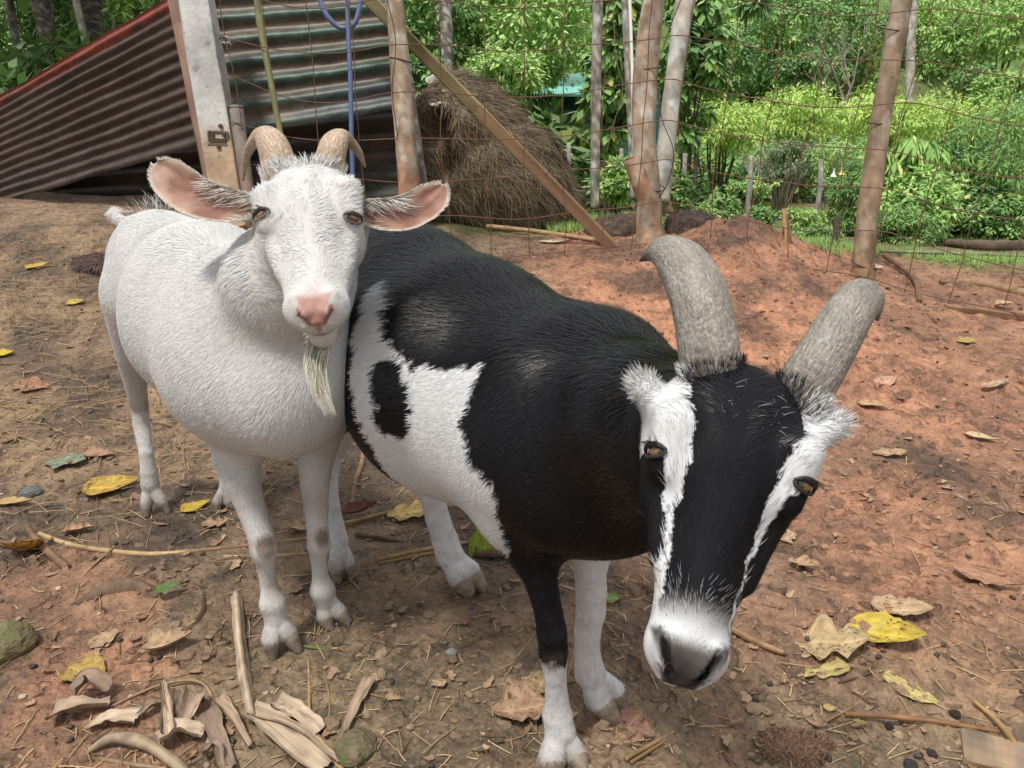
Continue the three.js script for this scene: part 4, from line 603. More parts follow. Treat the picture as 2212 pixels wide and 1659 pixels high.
// box between 8 corners given as two end quads; edges slightly rounded by an inner ring
function plankGeo(a, b, wide, thick, side, col, seed = 1) { // a, b: ends; side: width direction
  const L = b.clone().sub(a), len = L.length(), D = L.clone().normalize(), S = side.clone().addScaledVector(D, -side.dot(D)).normalize(), N = D.clone().cross(S).normalize(), e = Math.min(0.004, thick * 0.2), n = 14, pos = [], uv = [], idx = [], cl = [], R = rng(seed);
  const ring = [[-wide / 2 + e, -thick / 2], [wide / 2 - e, -thick / 2], [wide / 2, -thick / 2 + e], [wide / 2, thick / 2 - e], [wide / 2 - e, thick / 2], [-wide / 2 + e, thick / 2], [-wide / 2, thick / 2 - e], [-wide / 2, -thick / 2 + e]];
  for (let i = 0; i <= n; i++) { const t = i / n; let peri = 0; for (let j = 0; j <= 8; j++) { const [x, y] = ring[j % 8], jx = 0.0025 * n2(t * 7 + j, seed, 5), p = a.clone().addScaledVector(L, t).addScaledVector(S, x + jx).addScaledVector(N, y); pos.push(p.x, p.y, p.z); uv.push(peri, t * len); const [x2, y2] = ring[(j + 1) % 8]; peri += Math.hypot(x2 - x, y2 - y); cl.push(...col(t, x / wide, p)); } }
  for (let i = 0; i < n; i++) for (let j = 0; j < 8; j++) { const k = i * 9 + j; idx.push(k, k + 1, k + 9, k + 1, k + 10, k + 9); }
  for (const i of [0, n]) { const c = a.clone().addScaledVector(L, i / n), k = pos.length / 3; pos.push(c.x, c.y, c.z); uv.push(0, 0); cl.push(...col(i / n, 0, c)); for (let j = 0; j < 8; j++) i ? idx.push(k, i * 9 + j, i * 9 + j + 1) : idx.push(k, j + 1, j); }
  const g = geo(pos, idx, { uv, color: cl }); return g.toNonIndexed ? (() => { const h = g.toNonIndexed(); h.computeVertexNormals(); return h; })() : g;
}
// corrugated sheet through four corners (ridges run from side 0 to side 1)
function sheetGeo(p00, p10, p01, p11, ridges, amp, color, warp, seed) { // pXY: X along the ridges, Y across
  const nu = 44, nv = ridges * 10, pos = [], uv = [], cl = [], idx = [], N = p10.clone().sub(p00).cross(p01.clone().sub(p00)).normalize(); if (N.z < 0) N.negate(); const lu = p00.distanceTo(p10), lv = p00.distanceTo(p01);
  for (const back of [0, 1]) for (let i = 0; i <= nu; i++) for (let j = 0; j <= nv; j++) {
    const s = i / nu, t = j / nv, p = p00.clone().lerp(p10, s).lerp(p01.clone().lerp(p11, s), t), a = amp * (1 + 0.25 * n2(s * 3, t * 4, seed));
    p.addScaledVector(N, a * Math.sin(t * ridges * Math.PI * 2) + warp * fbm2(s * 3, t * 3, 3, seed + 3) + 0.004 * n2(s * 14, t * 9, seed + 5) - back * 0.0015);
    p.y += 0.006 * n2(s * 8, t < 0.5 ? 0 : 9, seed + 8) * (t < 0.02 || t > 0.98 ? 1 : 0); pos.push(p.x, p.y, p.z); uv.push(s * lu, t * lv); cl.push(...color(s, t, p, Math.sin(t * ridges * Math.PI * 2)));
  }
  const m = (nu + 1) * (nv + 1); for (let i = 0; i < nu; i++) for (let j = 0; j < nv; j++) { const k = i * (nv + 1) + j, b = k + nv + 1; idx.push(k, b, k + 1, k + 1, b, b + 1); idx.push(m + k, m + k + 1, m + b, m + k + 1, m + b + 1, m + b); }
  return geo(pos, idx, { uv, color: cl });
}
const ground = (p, up = 0) => { p.y = land(p.x, p.z) + up; return p; };

// ---------------------------------------------------------------- corrugated shed
{
  const tr = at(452, -60, 3.95), br = at(452, 306, 3.95), tl0 = at(0, 205, 4.75), bl0 = at(0, 440, 4.75), ext = (r, l, k) => l.clone().add(l.clone().sub(r).multiplyScalar(k));
  const tl = ext(tr, tl0, 0.35), bl = ext(br, bl0, 0.35);
  const brown = s2l([104, 82, 66]), grey = s2l([112, 100, 90]), red = s2l([196, 98, 72]), blue = s2l([120, 128, 126]), orange = s2l([140, 88, 44]), mauve = s2l([108, 94, 86]);
  top(mesh(sheetGeo(bl, br, tl, tr, 12, 0.0115, (s, t, p, w) => {
    const a = fbm2(s * 9, t * 7, 3, 301), b = fbm2(s * 26, t * 30, 2, 311); let c = mixc(brown, mauve, sstep(0.35, 0.0, t + a * 0.4)); c = mixc(c, grey, 0.7 * sstep(0.05, 0.35, a + 0.2 * b) * sstep(0.6, 1, w)); c = mixc(c, orange, 0.25 * sstep(0.22, 0.36, fbm2(s * 7 + 3, t * 22, 3, 321)));
    c = mixc(c, blue, 0.8 * sstep(0.80, 0.86, t) * sstep(0.05, 0.2, fbm2(s * 5 + 8, t * 10, 2, 331)) * sstep(-0.2, 0.6, w)); c = mixc(c, red, 0.95 * sstep(0.89, 0.93, t + a * 0.05) * sstep(-0.42, -0.1, fbm2(s * 12, t * 9, 3, 341))); return c.map((q) => q * (1 + 0.5 * b));
  }, 0.012, 61), Mt.sheet), 'corrugated_sheet', 'brown rusty corrugated sheet with red painted upper edge, slanting beside the white post', 'metal sheet');
  const green = s2l([70, 102, 86]), gbrown = s2l([122, 106, 90]), gblue = s2l([104, 116, 122]);
  top(mesh(sheetGeo(at(470, 300, 3.98), at(856, 236, 4.0), at(452, -190, 3.98), at(828, -190, 4.0), 10, 0.013, (s, t, p, w) => {
    const a = fbm2(s * 8, t * 9, 3, 401), b = fbm2(s * 30, t * 40, 2, 411); let c = mixc(gbrown, green, sstep(-0.25, 0.35, w + a * 1.2)); c = mixc(c, gblue, 0.75 * sstep(0.22, 0.08, t + 0.1 * a) * sstep(0.1, 0.7, s + a)); c = mixc(c, [0.22, 0.28, 0.26], 0.4 * sstep(0.25, 0.42, b + 0.2 * a) * sstep(0, 1, w)); return c.map((q) => q * (1 + 0.45 * b));
  }, 0.01, 71), Mt.sheetWet), 'corrugated_sheet', 'dark green corrugated sheet hanging behind the wire mesh', 'metal sheet');
  top(mesh(sheetGeo(at(-200, 505, 5.35), at(905, 470, 4.18), at(-200, 330, 5.35), at(898, 220, 4.18), 6, 0.012, (s, t, p, w) => {
    const a = fbm2(s * 10, t * 6, 3, 501), b = fbm2(s * 40, t * 30, 2, 511); let c = mixc(s2l([78, 84, 72]), s2l([112, 98, 86]), sstep(-0.3, 0.25, a + 0.25 * w)); c = mixc(c, s2l([92, 62, 46]), sstep(0.1, 0.3, fbm2(s * 8 + 5, t * 5, 2, 521)) * 0.6); return c.map((q) => q * (1 + 0.4 * b));
  }, 0.008, 81), Mt.sheet), 'corrugated_sheet', 'lowest corrugated sheet, dark and half hidden, standing on the ground behind the other two', 'metal sheet');
  // no shed roof is built; the lowest sheet backs the gap under the slanting one
  // gate post with its wooden strip
  const g = group('gate_post', 'white painted concrete gate post with brown stained foot and brown wooden strip', 'post', null, ground(atZ(505, 440, -3.62)));
  const stain = s2l([196, 160, 122]), paint = s2l([214, 212, 206]);
  const pc = (t, x, p) => { const n = fbm3(p.x * 16, p.y * 9, p.z * 16, 3), c = mixc(paint, stain, clamp(sstep(0.62, 0.30, (p.y - 0.3) / 1.1 + n * 0.5) * 1.0, 0, 0.9)); return c.map((q) => q * (0.92 + 0.3 * n)); };
  mesh(plankGeo(at(508, 500, 3.5), at(404, -120, 3.62), 0.136, 0.12, V(1, 0, 0), pc, 3), Mt.concrete, 'shaft', g);
  mesh(plankGeo(at(480, 500, 3.50), at(354, -120, 3.60), 0.056, 0.05, V(1, 0, 0.2), (t, x, p) => s2l([150, 118, 100]).map((q) => q * (0.9 + 0.5 * fbm3(p.x * 40, p.y * 8, p.z * 40, 2))), 7), Mt.wood, 'wooden_strip', g);
  rebase(g);
  const la = group('latch', 'small rusty metal latch plate bolted to the white gate post', 'latch', null, at(471, 297, 3.42));
  const lz = 3.475, box = (u, v, w, h, d, m, n) => { const b = mesh(new THREE.BoxGeometry(w, h, d), m, n, la); b.position.copy(at(u, v, lz)).sub(la.position); b.rotation.z = -0.06; return b; };
  box(471, 284, 0.088, 0.006, 0.014, Mt.metal, 'plate_edge'); box(471, 312, 0.088, 0.006, 0.014, Mt.metal, 'plate_edge'); box(451, 298, 0.006, 0.055, 0.014, Mt.metal, 'plate_edge'); box(492, 298, 0.006, 0.055, 0.014, Mt.metal, 'plate_edge'); box(471, 303, 0.076, 0.016, 0.02, Mt.bolt, 'bolt_bar');
  for (const [u, v] of [[459, 292], [484, 291], [473, 318], [476, 272]]) { const b = mesh(new THREE.CylinderGeometry(0.008, 0.009, 0.02, 8), Mt.bolt, 'bolt', la); b.position.copy(at(u, v, lz - 0.006)).sub(la.position); b.rotation.x = Math.PI / 2; }
  const pp = group('pipe_post', 'short grey pipe post with rusty rim beside the white gate post', 'pipe', null, at(536, 440, 3.5));
  mesh(tube([at(538, 450, 3.5), at(510, 232, 3.52)], [0.032, 0.032], 16, { rings: 12, color: (t, a, p) => { const k = 0.8 + 0.5 * fbm3(p.x * 30, p.y * 12, p.z * 30, 3); return mixc(s2l([160, 152, 144]), s2l([176, 150, 128]), 1 - t).map((q) => q * k); } }), Mt.concrete, 'pipe', pp);
  const rim = mesh(new THREE.TorusGeometry(0.031, 0.005, 8, 24), std({ color: 0x6e4434, roughness: 0.8 }), 'rim', pp); rim.position.copy(at(510, 231, 3.52)); rim.rotation.x = Math.PI / 2; rebase(pp);
  const knot = group('wire_clamp', 'twisted knot of pale wire and rag on the mesh beside the gate post', 'wire knot', null, at(487, 95, 3.44));
  for (let i = 0; i < 4; i++) { const c = at(482 + i * 4, 88 + (i % 2) * 12, 3.43); mesh(tube([c.clone().add(V(-0.014, 0.008, 0)), c.clone().add(V(0, 0.014, 0.008)), c.clone().add(V(0.014, 0.002, 0.006)), c.clone().add(V(0.004, -0.012, 0))], [0.005, 0.007, 0.006, 0.003], 6, { rings: 12 }), i % 2 ? Mt.metal : std({ color: i ? 0xb8aa98 : 0x4a4c58, roughness: 0.7 }), 'strand', knot); } rebase(knot);
  top(mesh(tube([at(551, -60, 3.42), at(560, 40, 3.41), at(580, 150, 3.40), at(608, 300, 3.42)], [0.016, 0.0155, 0.0145, 0.012], 10, { rings: 40, bump: (t) => 1 + 0.12 * Math.exp(-Math.pow(((t * 4.2) % 1 - 0.5) / 0.04, 2)), color: (t, a, p) => s2l([150, 150, 104]).map((q) => q * (0.8 + 0.5 * fbm3(p.x * 50, p.y * 14, p.z * 50, 2))) }), Mt.wood), 'bamboo_pole', 'thin olive green bamboo pole leaning on the wire mesh', 'pole');
  top(mesh(tube([at(749, -60, 3.40), at(752, 60, 3.41), at(757, 170, 3.41), at(759, 280, 3.42), at(764, 460, 3.46)], [0.0105], 10, { rings: 40 }), Mt.hose), 'blue_hose', 'blue hose hanging straight down in front of the green sheet', 'hose');
  top(mesh(tube([at(684, -60, 3.42), at(692, 0, 3.42), at(708, 36, 3.42), at(736, 60, 3.43), at(762, 55, 3.42), at(776, 20, 3.42), at(782, -60, 3.42)], [0.0115], 10, { rings: 60 }), Mt.hose), 'blue_hose', 'loop of blue hose hanging near the top of the wire mesh', 'hose');
}

// ---------------------------------------------------------------- fence posts and brace
const lich = (base, pale, red, f = 1) => (t, a, p) => { const n = fbm3(p.x * 40 * f, p.y * 26 * f, p.z * 40 * f, 3), m = fbm3(p.x * 60, p.y * 30, p.z * 60, 2); let c = mixc(base, pale, 0.15 + 0.7 * sstep(-0.12, 0.25, n)); if (red) c = mixc(c, red, 0.85 * sstep(0.42, 0.05, t + n * 0.3)); return c.map((q) => q * (0.9 + 0.45 * m)); };
const knobby = (s, k = 0.08) => (t, a) => 1 + k * n3(Math.cos(a) * 0.9 + s, Math.sin(a) * 0.9, t * 9) + 0.03 * n3(Math.cos(a) * 3 + s, Math.sin(a) * 3, t * 40);
function post(name, label, list, lichen, seed, k) { const js = list.map(([u, v, d, r]) => J(u, v, d, r)); return top(mesh(tube(js.map((j) => j.p), js.map((j) => j.r), 20, { rings: 70, bump: knobby(seed, k), color: lichen, uvw: 0.4 }), Mt.bark), name, label, 'post'); }
const soilRed = s2l([176, 124, 92]);
post('fence_post', 'mottled white and brown round post at the end of the green sheet', [[891, 470, 3.48, 25], [884, 400, 3.48, 24], [872, 250, 3.5, 22], [862, 120, 3.52, 20], [851, 0, 3.55, 19], [842, -110, 3.58, 18]], lich(s2l([170, 148, 124]), s2l([206, 200, 190]), soilRed, 0.9), 3, 0.1);
post('fence_post', 'thin white lichened stake leaning behind the mottled round post', [[914, 460, 3.66, 15], [900, 330, 3.66, 14], [888, 220, 3.68, 11], [877, 130, 3.7, 9]], lich(s2l([120, 112, 104]), s2l([204, 202, 198]), null, 1), 9, 0.12);
{
  const base = hit(1407, 518), dB = depthOf(base) / 1, g = group('living_fence_post', 'thick pale barked living post with a cut side stub, red soil on its foot', 'post', null, base), k = dB;
  const js = [[1409, 545, 36], [1407, 515, 33], [1404, 490, 28], [1401, 430, 27], [1396, 360, 27], [1391, 290, 26], [1394, 180, 26], [1400, 90, 25.5], [1412, 0, 24.5], [1428, -130, 24]].map(([u, v, r]) => J(u, v, k, r));
  mesh(tube(js.map((j) => j.p), js.map((j) => j.r), 28, { rings: 110, bump: knobby(15, 0.07), color: lich(s2l([176, 152, 128]), s2l([208, 200, 190]), s2l([184, 142, 110]), 0.8), uvw: 0.5 }), Mt.bark, 'trunk', g);
  const st = [J(1402, 440, k - 0.01, 22), J(1384, 395, k - 0.03, 21), J(1366, 352, k - 0.05, 18), J(1362, 340, k - 0.055, 17)];
  mesh(tube(st.map((j) => j.p), st.map((j) => j.r), 18, { rings: 24, bump: knobby(25, 0.08), color: lich(s2l([186, 146, 116]), s2l([200, 176, 152]), null, 0.7), capColor: s2l([150, 128, 104]) }), Mt.bark, 'cut_stub', g);
  rebase(g);
  const r2 = hit(1864, 598), k2 = depthOf(r2), g2 = group('living_fence_post', 'smooth brown fence post leaning to the side, standing at the edge of the grass', 'post', null, r2);
  const j2 = [[1862, 625, 24], [1866, 560, 22.5], [1874, 470, 22], [1887, 370, 22], [1903, 260, 21], [1920, 160, 20.5], [1938, 60, 21], [1951, -20, 22], [1966, -120, 22]].map(([u, v, r]) => J(u, v, k2, r));
  mesh(tube(j2.map((j) => j.p), j2.map((j) => j.r), 24, { rings: 90, bump: (t, a) => knobby(35, 0.05)(t, a) + 0.16 * Math.exp(-Math.pow((t - 0.74) / 0.012, 2)), color: lich(s2l([158, 138, 116]), s2l([184, 168, 150]), s2l([166, 136, 108]), 0.8), uvw: 0.4 }), Mt.bark, 'trunk', g2);
  rebase(g2);
  // brace
  const foot = hit(1333, 531), fd = depthOf(foot); foot.y -= 0.03;
  top(mesh(plankGeo(foot, at(745, -55, 3.72), 0.062, 0.026, V(0.6, 0.5, 0.2), (t, x, p) => { const n = fbm3(p.x * 18, p.y * 18, p.z * 18, 3); return mixc(mixc(s2l([182, 146, 112]), s2l([158, 148, 98]), sstep(0.35, 0.75, t + n * 0.3)), s2l([196, 180, 150]), sstep(0.2, 0.4, n) * 0.5).map((q) => q * (0.85 + 0.3 * n)); }, 19), Mt.wood), 'brace_plank', 'long sawn wooden plank bracing the fence, sloping down to the red soil', 'plank');
}
// ---------------------------------------------------------------- wire mesh
{
  const R = rng(404), g = group('wire_mesh_fence', 'rusty square wire mesh fence strung between the posts', 'fence', null, V(0.6, 0.2, -3.9));
  const line = [at(512, 300, 3.5), at(868, 300, 3.44), hit(1407, 518), hit(1864, 598), at(2420, 700, 3.05)].map((p) => V(p.x, land(p.x, p.z), p.z));
  line[2].z += 0.07; line[3].z += 0.055; line[2].x += 0.02;
  const cum = [0]; for (let i = 1; i < line.length; i++) cum.push(cum[i - 1] + Math.hypot(line[i].x - line[i - 1].x, line[i].z - line[i - 1].z));
  const lean = [[-0.05, -0.02], [-0.07, -0.02], [0.0, 0], [0.06, 0], [0.1, 0.02]];
  const along = (s) => { let i = 0; while (i < line.length - 2 && s > cum[i + 1]) i++; const t = clamp((s - cum[i]) / (cum[i + 1] - cum[i]), 0, 1.05), bow = Math.sin(Math.PI * clamp(t, 0, 1)); return { p: line[i].clone().lerp(line[i + 1], t), lx: lerp(lean[i][0], lean[i + 1][0], t), lz: lerp(lean[i][1], lean[i + 1][1], t) - 0.02 * bow, bow, i }; };
  const total = cum[cum.length - 1], step = 0.186;
  const node = (s, h) => { const q = along(s), k = Math.min(1, h / 0.3); return V(q.p.x + q.lx * h + 0.012 * n2(s * 4, h * 5, 7) + 0.018 * k * n2(s * 1.3, h * 2, 17), q.p.y + h - 0.05 * q.bow * (0.4 + h * 0.5) + 0.015 * n2(s * 3, h * 3, 27), q.p.z + q.lz * h + 0.012 * n2(s * 3, h * 4, 37)); };
  for (let h = 0.03, k = 0; h < 1.75; h += step, k++) { const pts = []; for (let s = 0; s <= total; s += step / 2) pts.push(node(s, h + 0.02 * n2(s * 2.2, k, 57))); mesh(tube(pts, [0.0023], 6, { rings: pts.length * 3 }), Mt.wire, 'horizontal_wire', g); }
  for (let s = 0.05, k = 0; s < total; s += step, k++) { const pts = []; for (let h = 0; h <= 1.75; h += step / 2) pts.push(node(s + 0.012 * n2(h * 3, k, 67), h)); mesh(tube(pts, [0.0023], 6, { rings: pts.length * 3 }), Mt.wire, 'vertical_wire', g); }
  rebase(g);
  for (const [u, v, d, r, name] of [[1402, 152, 0, 0.068, 'upper'], [1405, 405, 0, 0.07, ''], [1894, 262, 1, 0.052, ''], [1926, 62, 1, 0.056, ''], [1864, 572, 1, 0.054, ''], [866, 132, 2, 0.05, '']]) {
    const b = d === 0 ? depthOf(hit(1407, 518)) : d === 1 ? depthOf(hit(1864, 598)) : 3.52, c = at(u, v, b), pts = []; for (let i = 0; i <= 12; i++) { const a = i / 12 * Math.PI * 2.06; pts.push(c.clone().add(V(Math.cos(a) * r, 0.012 * Math.sin(a * 1 + u) + 0.008 * i / 12, Math.sin(a) * r))); }
    const o = top(mesh(tube(pts, [0.0028], 6, { rings: 60 }), Mt.wireTie), 'wire_tie', { 1402: 'dark wire wound round the thick pale post, upper turn', 1405: 'dark wire wound round the thick pale post below its stub', 1894: 'wire tie at the middle of the leaning brown post', 1926: 'wire tie near the knot high on the leaning brown post', 1864: 'wire tie close to the foot of the leaning brown post', 866: 'rusty wire wound round the mottled post by the green sheet' }[u], 'wire');
  }
  // loose dangling wires
  top(mesh(tube([at(1322, -30, 4.1), at(1332, 130, 4.08), at(1345, 190, 4.06), at(1328, 260, 4.05), at(1310, 330, 4.05)], [0.0025], 5, { rings: 40 }), Mt.wire), 'loose_wire', 'loose bent wire dangling beside the thin lichened trunk', 'wire');
  top(mesh(tube([at(1478, -20, 3.95), at(1440, 80, 3.93), at(1420, 160, 3.92), at(1428, 250, 3.92), at(1455, 330, 3.9), at(1440, 400, 3.92), at(1415, 440, 3.95)], [0.0025], 5, { rings: 40 }), Mt.wireTie), 'loose_wire', 'dark wire curving down past the thick pale post', 'wire');
}

// ---------------------------------------------------------------- plants
// leaves spread through clumps that fill an uneven crown; every leaf is a folded blade
function leafCloud(o) { // o: c centre, r [x,y,z], n leaves, size, clumps, tones, seed, shape, droop
  const R = rng(o.seed), pos = [], nor = [], col = [], idx = [], cl = [], P = V(0, 0, 0);
  const gauss = () => (R() + R() + R() - 1.5) / 0.75;
  for (let i = 0; i < o.clumps; i++) { const a = R() * 6.283, y = R() * 2 - 1, q = Math.sqrt(1 - y * y), f = (o.fill ?? 0.55) + (1 - (o.fill ?? 0.55)) * Math.sqrt(R()); cl.push({ p: V(Math.cos(a) * q * o.r[0] * f, y * o.r[1] * f, Math.sin(a) * q * o.r[2] * f), r: (o.cr ?? 0.3) * (0.6 + 0.8 * R()) * Math.min(...o.r), tone: R() }); }
  const per = Math.ceil(o.n / o.clumps), asp = { oval: 0.46, lance: 0.2, broad: 0.6, fern: 0.16 }[o.shape ?? 'oval'];
  for (const c of cl) for (let i = 0; i < per; i++) {
    const d = V(gauss(), gauss() * 0.75, gauss()), lr = c.r; P.copy(c.p).addScaledVector(d, lr * 0.75).add(o.c);
    const L = o.size * (0.6 + 0.8 * R()), out = d.clone().normalize(), up = V(0, 1, 0), ax = V(R() - 0.5, (R() - 0.5) * 0.7 - (o.droop ?? 0.3), R() - 0.5).addScaledVector(out, 0.8).normalize(), nn = up.clone().multiplyScalar(0.9).addScaledVector(out, 0.5).add(V(R() - 0.5, (R() - 0.5) * 0.6, R() - 0.5).multiplyScalar(0.9)); nn.addScaledVector(ax, -nn.dot(ax)).normalize();
    const sd = ax.clone().cross(nn), w = L * asp * 0.5, k = pos.length / 3, fold = w * 0.35, t = clamp(c.tone * 0.6 + R() * 0.4, 0, 1); let tone = mixc(o.tones[0], o.tones[1], t); if (o.tones[2] && R() < (o.rare ?? 0.06)) tone = o.tones[2]; const br = 0.75 + 0.5 * R();
    const v = [[0, 0, 0], [0.45, -1, -fold], [1, 0, -L * 0.12 * (1 + (o.droop ?? 0.3))], [0.45, 1, -fold]];
    for (const [a, b, h] of v) { pos.push(P.x + ax.x * L * a + sd.x * w * b + nn.x * h, P.y + ax.y * L * a + sd.y * w * b + nn.y * h, P.z + ax.z * L * a + sd.z * w * b + nn.z * h); nor.push(nn.x, nn.y, nn.z); col.push(tone[0] * br, tone[1] * br, tone[2] * br); }
    idx.push(k, k + 2, k + 1, k, k + 3, k + 2);
  }
  const g = geo(pos, idx, { color: col, normal: nor }); { const a = g.attributes.normal; for (let i = 0; i < idx.length; i += 3) { const e = V(0, 0, 0).fromBufferAttribute(g.attributes.position, idx[i]), f = V(0, 0, 0).fromBufferAttribute(g.attributes.position, idx[i + 1]).sub(e), h = V(0, 0, 0).fromBufferAttribute(g.attributes.position, idx[i + 2]).sub(e), q = f.cross(h); if (q.dot(V(a.getX(idx[i]), a.getY(idx[i]), a.getZ(idx[i]))) < 0) { const x = idx[i + 1]; idx[i + 1] = idx[i + 2]; idx[i + 2] = x; } } g.setIndex(pos.length > 196000 ? new THREE.BufferAttribute(new Uint32Array(idx), 1) : idx); }
  return g;
}
const GREEN = { dark: [s2l([84, 128, 66]), s2l([140, 180, 96]), s2l([190, 190, 100])], mid: [s2l([84, 130, 62]), s2l([146, 186, 96]), s2l([190, 190, 100])], bright: [s2l([124, 172, 80]), s2l([184, 214, 120]), s2l([212, 212, 130])], lime: [s2l([164, 202, 90]), s2l([212, 230, 126]), s2l([224, 224, 140])], grey: [s2l([112, 134, 96]), s2l([150, 170, 122]), s2l([180, 170, 130])] };
function twigs(c, r, n, base, seed, col, rad = 0.012) { const R = rng(seed), gs = []; for (let i = 0; i < n; i++) { const a = R() * 6.283, y = R() * 1.2 - 0.3, e = V(c.x + Math.cos(a) * r[0] * 0.75 * R(), c.y + y * r[1] * 0.8, c.z + Math.sin(a) * r[2] * 0.75 * R()), m = base.clone().lerp(e, 0.5).add(V((R() - 0.5) * r[0] * 0.3, (R() - 0.2) * 0.1, (R() - 0.5) * r[2] * 0.3)); gs.push(tube([base.clone().add(V((R() - 0.5) * 0.1, 0, (R() - 0.5) * 0.1)), m, e], [rad, rad * 0.7, rad * 0.25], 5, { rings: 8, color: () => col })); } return mergeGeometries(gs); }
// a bush or tree: u, v and size as measured, at a distance
function plant(name, label, cat, u, v, d, rx, ry, o, grp) {
  const c = at(u, v, d), k = d / FOC, r = [rx * k, ry * k, (o.rz ?? Math.min(rx, ry) * 1.1) * k], base = V(c.x + (o.bx ?? 0) * k, 0, c.z); base.y = land(base.x, base.z);
  const g = group(name, label, cat, grp, base);
  mesh(leafCloud({ c, r, seed: (u * 7 + v * 13) | 0, clumps: o.clumps ?? 40, n: Math.round((o.n ?? 2500) * 1.5), size: (o.size ?? 0.1) * (d > 13 ? 0.6 : 0.74), tones: GREEN[o.tone ?? 'mid'], shape: o.shape, droop: o.droop, fill: o.fill, cr: o.cr, rare: o.rare }), Mt.leaf, 'crown', g);
  if (o.stems !== 0) mesh(twigs(c, r, o.stems ?? 7, base.clone().setY(base.y - 0.05), (u + v) | 0, s2l(o.bark ?? [104, 92, 76]), (o.rad ?? 0.014)), Mt.bark, 'stems', g);
  return rebase(g);
}
function trunk(name, label, list, tone, pale, seed, grp) { const js = list.map(([u, v, d, r]) => J(u, v, d, r)); const g = mesh(tube(js.map((j) => j.p), js.map((j) => j.r), 16, { rings: 60, bump: (t, a) => knobby(seed, 0.07)(t, a) + (pale === 'rings' ? 0.02 * Math.sign(Math.sin(t * 150)) : 0), color: lich(s2l(tone), s2l([206, 206, 202]), null, 0.9), uvw: 0.4 }), Mt.bark); const G = group(name, label, 'tree', grp, js[0].p.clone()); g.name = 'trunk'; G.add(g); return rebase(G); }

// trunks by the fence
trunk('tree', 'thin straight grey trunk with white lichen behind the brace plank', [[1285, 452, 5.2, 10], [1286, 330, 5.2, 10.5], [1288, 180, 5.22, 11], [1291, 0, 5.25, 11], [1293, -120, 5.25, 11]], [112, 104, 92], 1, 3);
trunk('tree', 'slender lichened trunk close behind the thick pale fence post', [[1371, 430, 5.4, 9], [1366, 300, 5.4, 9.5], [1359, 150, 5.42, 10], [1352, 0, 5.45, 10], [1348, -120, 5.45, 10]], [104, 98, 90], 1, 13);
trunk('palm_tree', 'pale grey ringed palm trunk leaning behind the thick fence post', [[1424, 440, 6.2, 23], [1437, 330, 6.2, 20], [1452, 200, 6.25, 20], [1470, 70, 6.3, 21], [1484, -20, 6.35, 22], [1500, -130, 6.4, 22]], [190, 188, 184], 'rings', 23);
top(mesh(tube([at(1358, -60, 5.2), at(1364, 100, 5.2), at(1368, 250, 5.2), at(1370, 330, 5.2)], [0.011], 6, { rings: 20 }), std({ color: 0xd8d2c4, roughness: 0.8 })), 'rope', 'pale rope hanging beside the slender trunk', 'rope');
trunk('tree', 'short pale trunk high on the hillside', [[1545, 70, 17, 5], [1547, -80, 17, 5.5]], [190, 186, 178], 1, 33);
trunk('tree', 'pale grey trunk on the slope behind the leaning brown post', [[1964, 225, 14, 9], [1967, 120, 14, 9.5], [1973, 0, 14, 9], [1975, -80, 14, 9]], [170, 166, 158], 1, 43);
// forest on the shed side
trunk('tree', 'thick brown mossy trunk at the corner above the rusty sheet', [[125, 160, 9.0, 15], [108, 90, 9.0, 17], [92, 20, 9, 20], [60, -90, 9, 24]], [96, 78, 60], 1, 53);
trunk('tree', 'pale slim trunk standing above the red sheet edge', [[192, 120, 8.0, 7.5], [178, 60, 8.0, 7.5], [160, -20, 8.0, 8], [140, -110, 8, 8]], [168, 168, 158], 1, 63);
trunk('tree', 'broad dark trunk beside the pale slim trunk', [[208, 160, 9.5, 22], [204, 60, 9.5, 21], [198, -30, 9.5, 22], [190, -120, 9.5, 24]], [86, 76, 66], 1, 73);
trunk('tree', 'grey trunk in the deep shade near the picture edge', [[52, 200, 10.5, 8], [38, 110, 10.5, 8.5], [20, 0, 10.5, 9], [10, -90, 10.5, 9]], [120, 118, 110], 1, 83);
trunk('tree', 'thin pale branch like trunk next to the white gate post top', [[246, 110, 8.5, 4], [248, 40, 8.5, 3.6], [254, 0, 8.5, 3.2], [262, -60, 8.5, 3]], [172, 166, 150], 1, 93);
trunk('tree', 'dark trunk with a yellowish fern between post and brace', [[968, 200, 7.6, 12], [966, 120, 7.6, 13], [962, 30, 7.6, 14], [960, -90, 7.6, 15]], [70, 62, 50], 1, 103);
for (const [u, v, d, r, k] of [[30, -300, 9, 330, 1], [130, -300, 8, 300, 2], [200, -360, 9.5, 340, 3], [-60, -300, 10.5, 320, 4], [300, -340, 8.5, 300, 5]]) { // crowns added to the trunks out of view, enlarged to shade the wood
  const t = scene.children.filter((o) => o.name.startsWith('tree') && o.userData.category === 'tree' && o.children.length === 1 && o.children[0].name === 'trunk'), c = at(u, v, d), near = t.reduce((a, b) => Math.hypot(b.position.x - c.x, b.position.z - c.z) < Math.hypot(a.position.x - c.x, a.position.z - c.z) ? b : a), kk = d / FOC;
  const m = mesh(leafCloud({ c: c.clone().sub(near.position), r: [r * kk, r * kk * 0.6, r * kk], seed: 900 + k, clumps: 60, n: k < 6 ? 5200 : 2600, size: k < 6 ? 0.24 : 0.17, tones: GREEN.mid }), Mt.leaf, 'crown', near);
}
plant('forest_tree', 'dark leaved tree filling the corner above the rusty sheet', 'tree', 20, 60, 13, 170, 190, { tone: 'dark', n: 5200, clumps: 60, size: 0.17, stems: 4 });
plant('forest_tree', 'deep green tree behind the pale slim trunk', 'tree', 220, 30, 13.5, 170, 170, { tone: 'dark', n: 5200, clumps: 60, size: 0.17, stems: 4 });
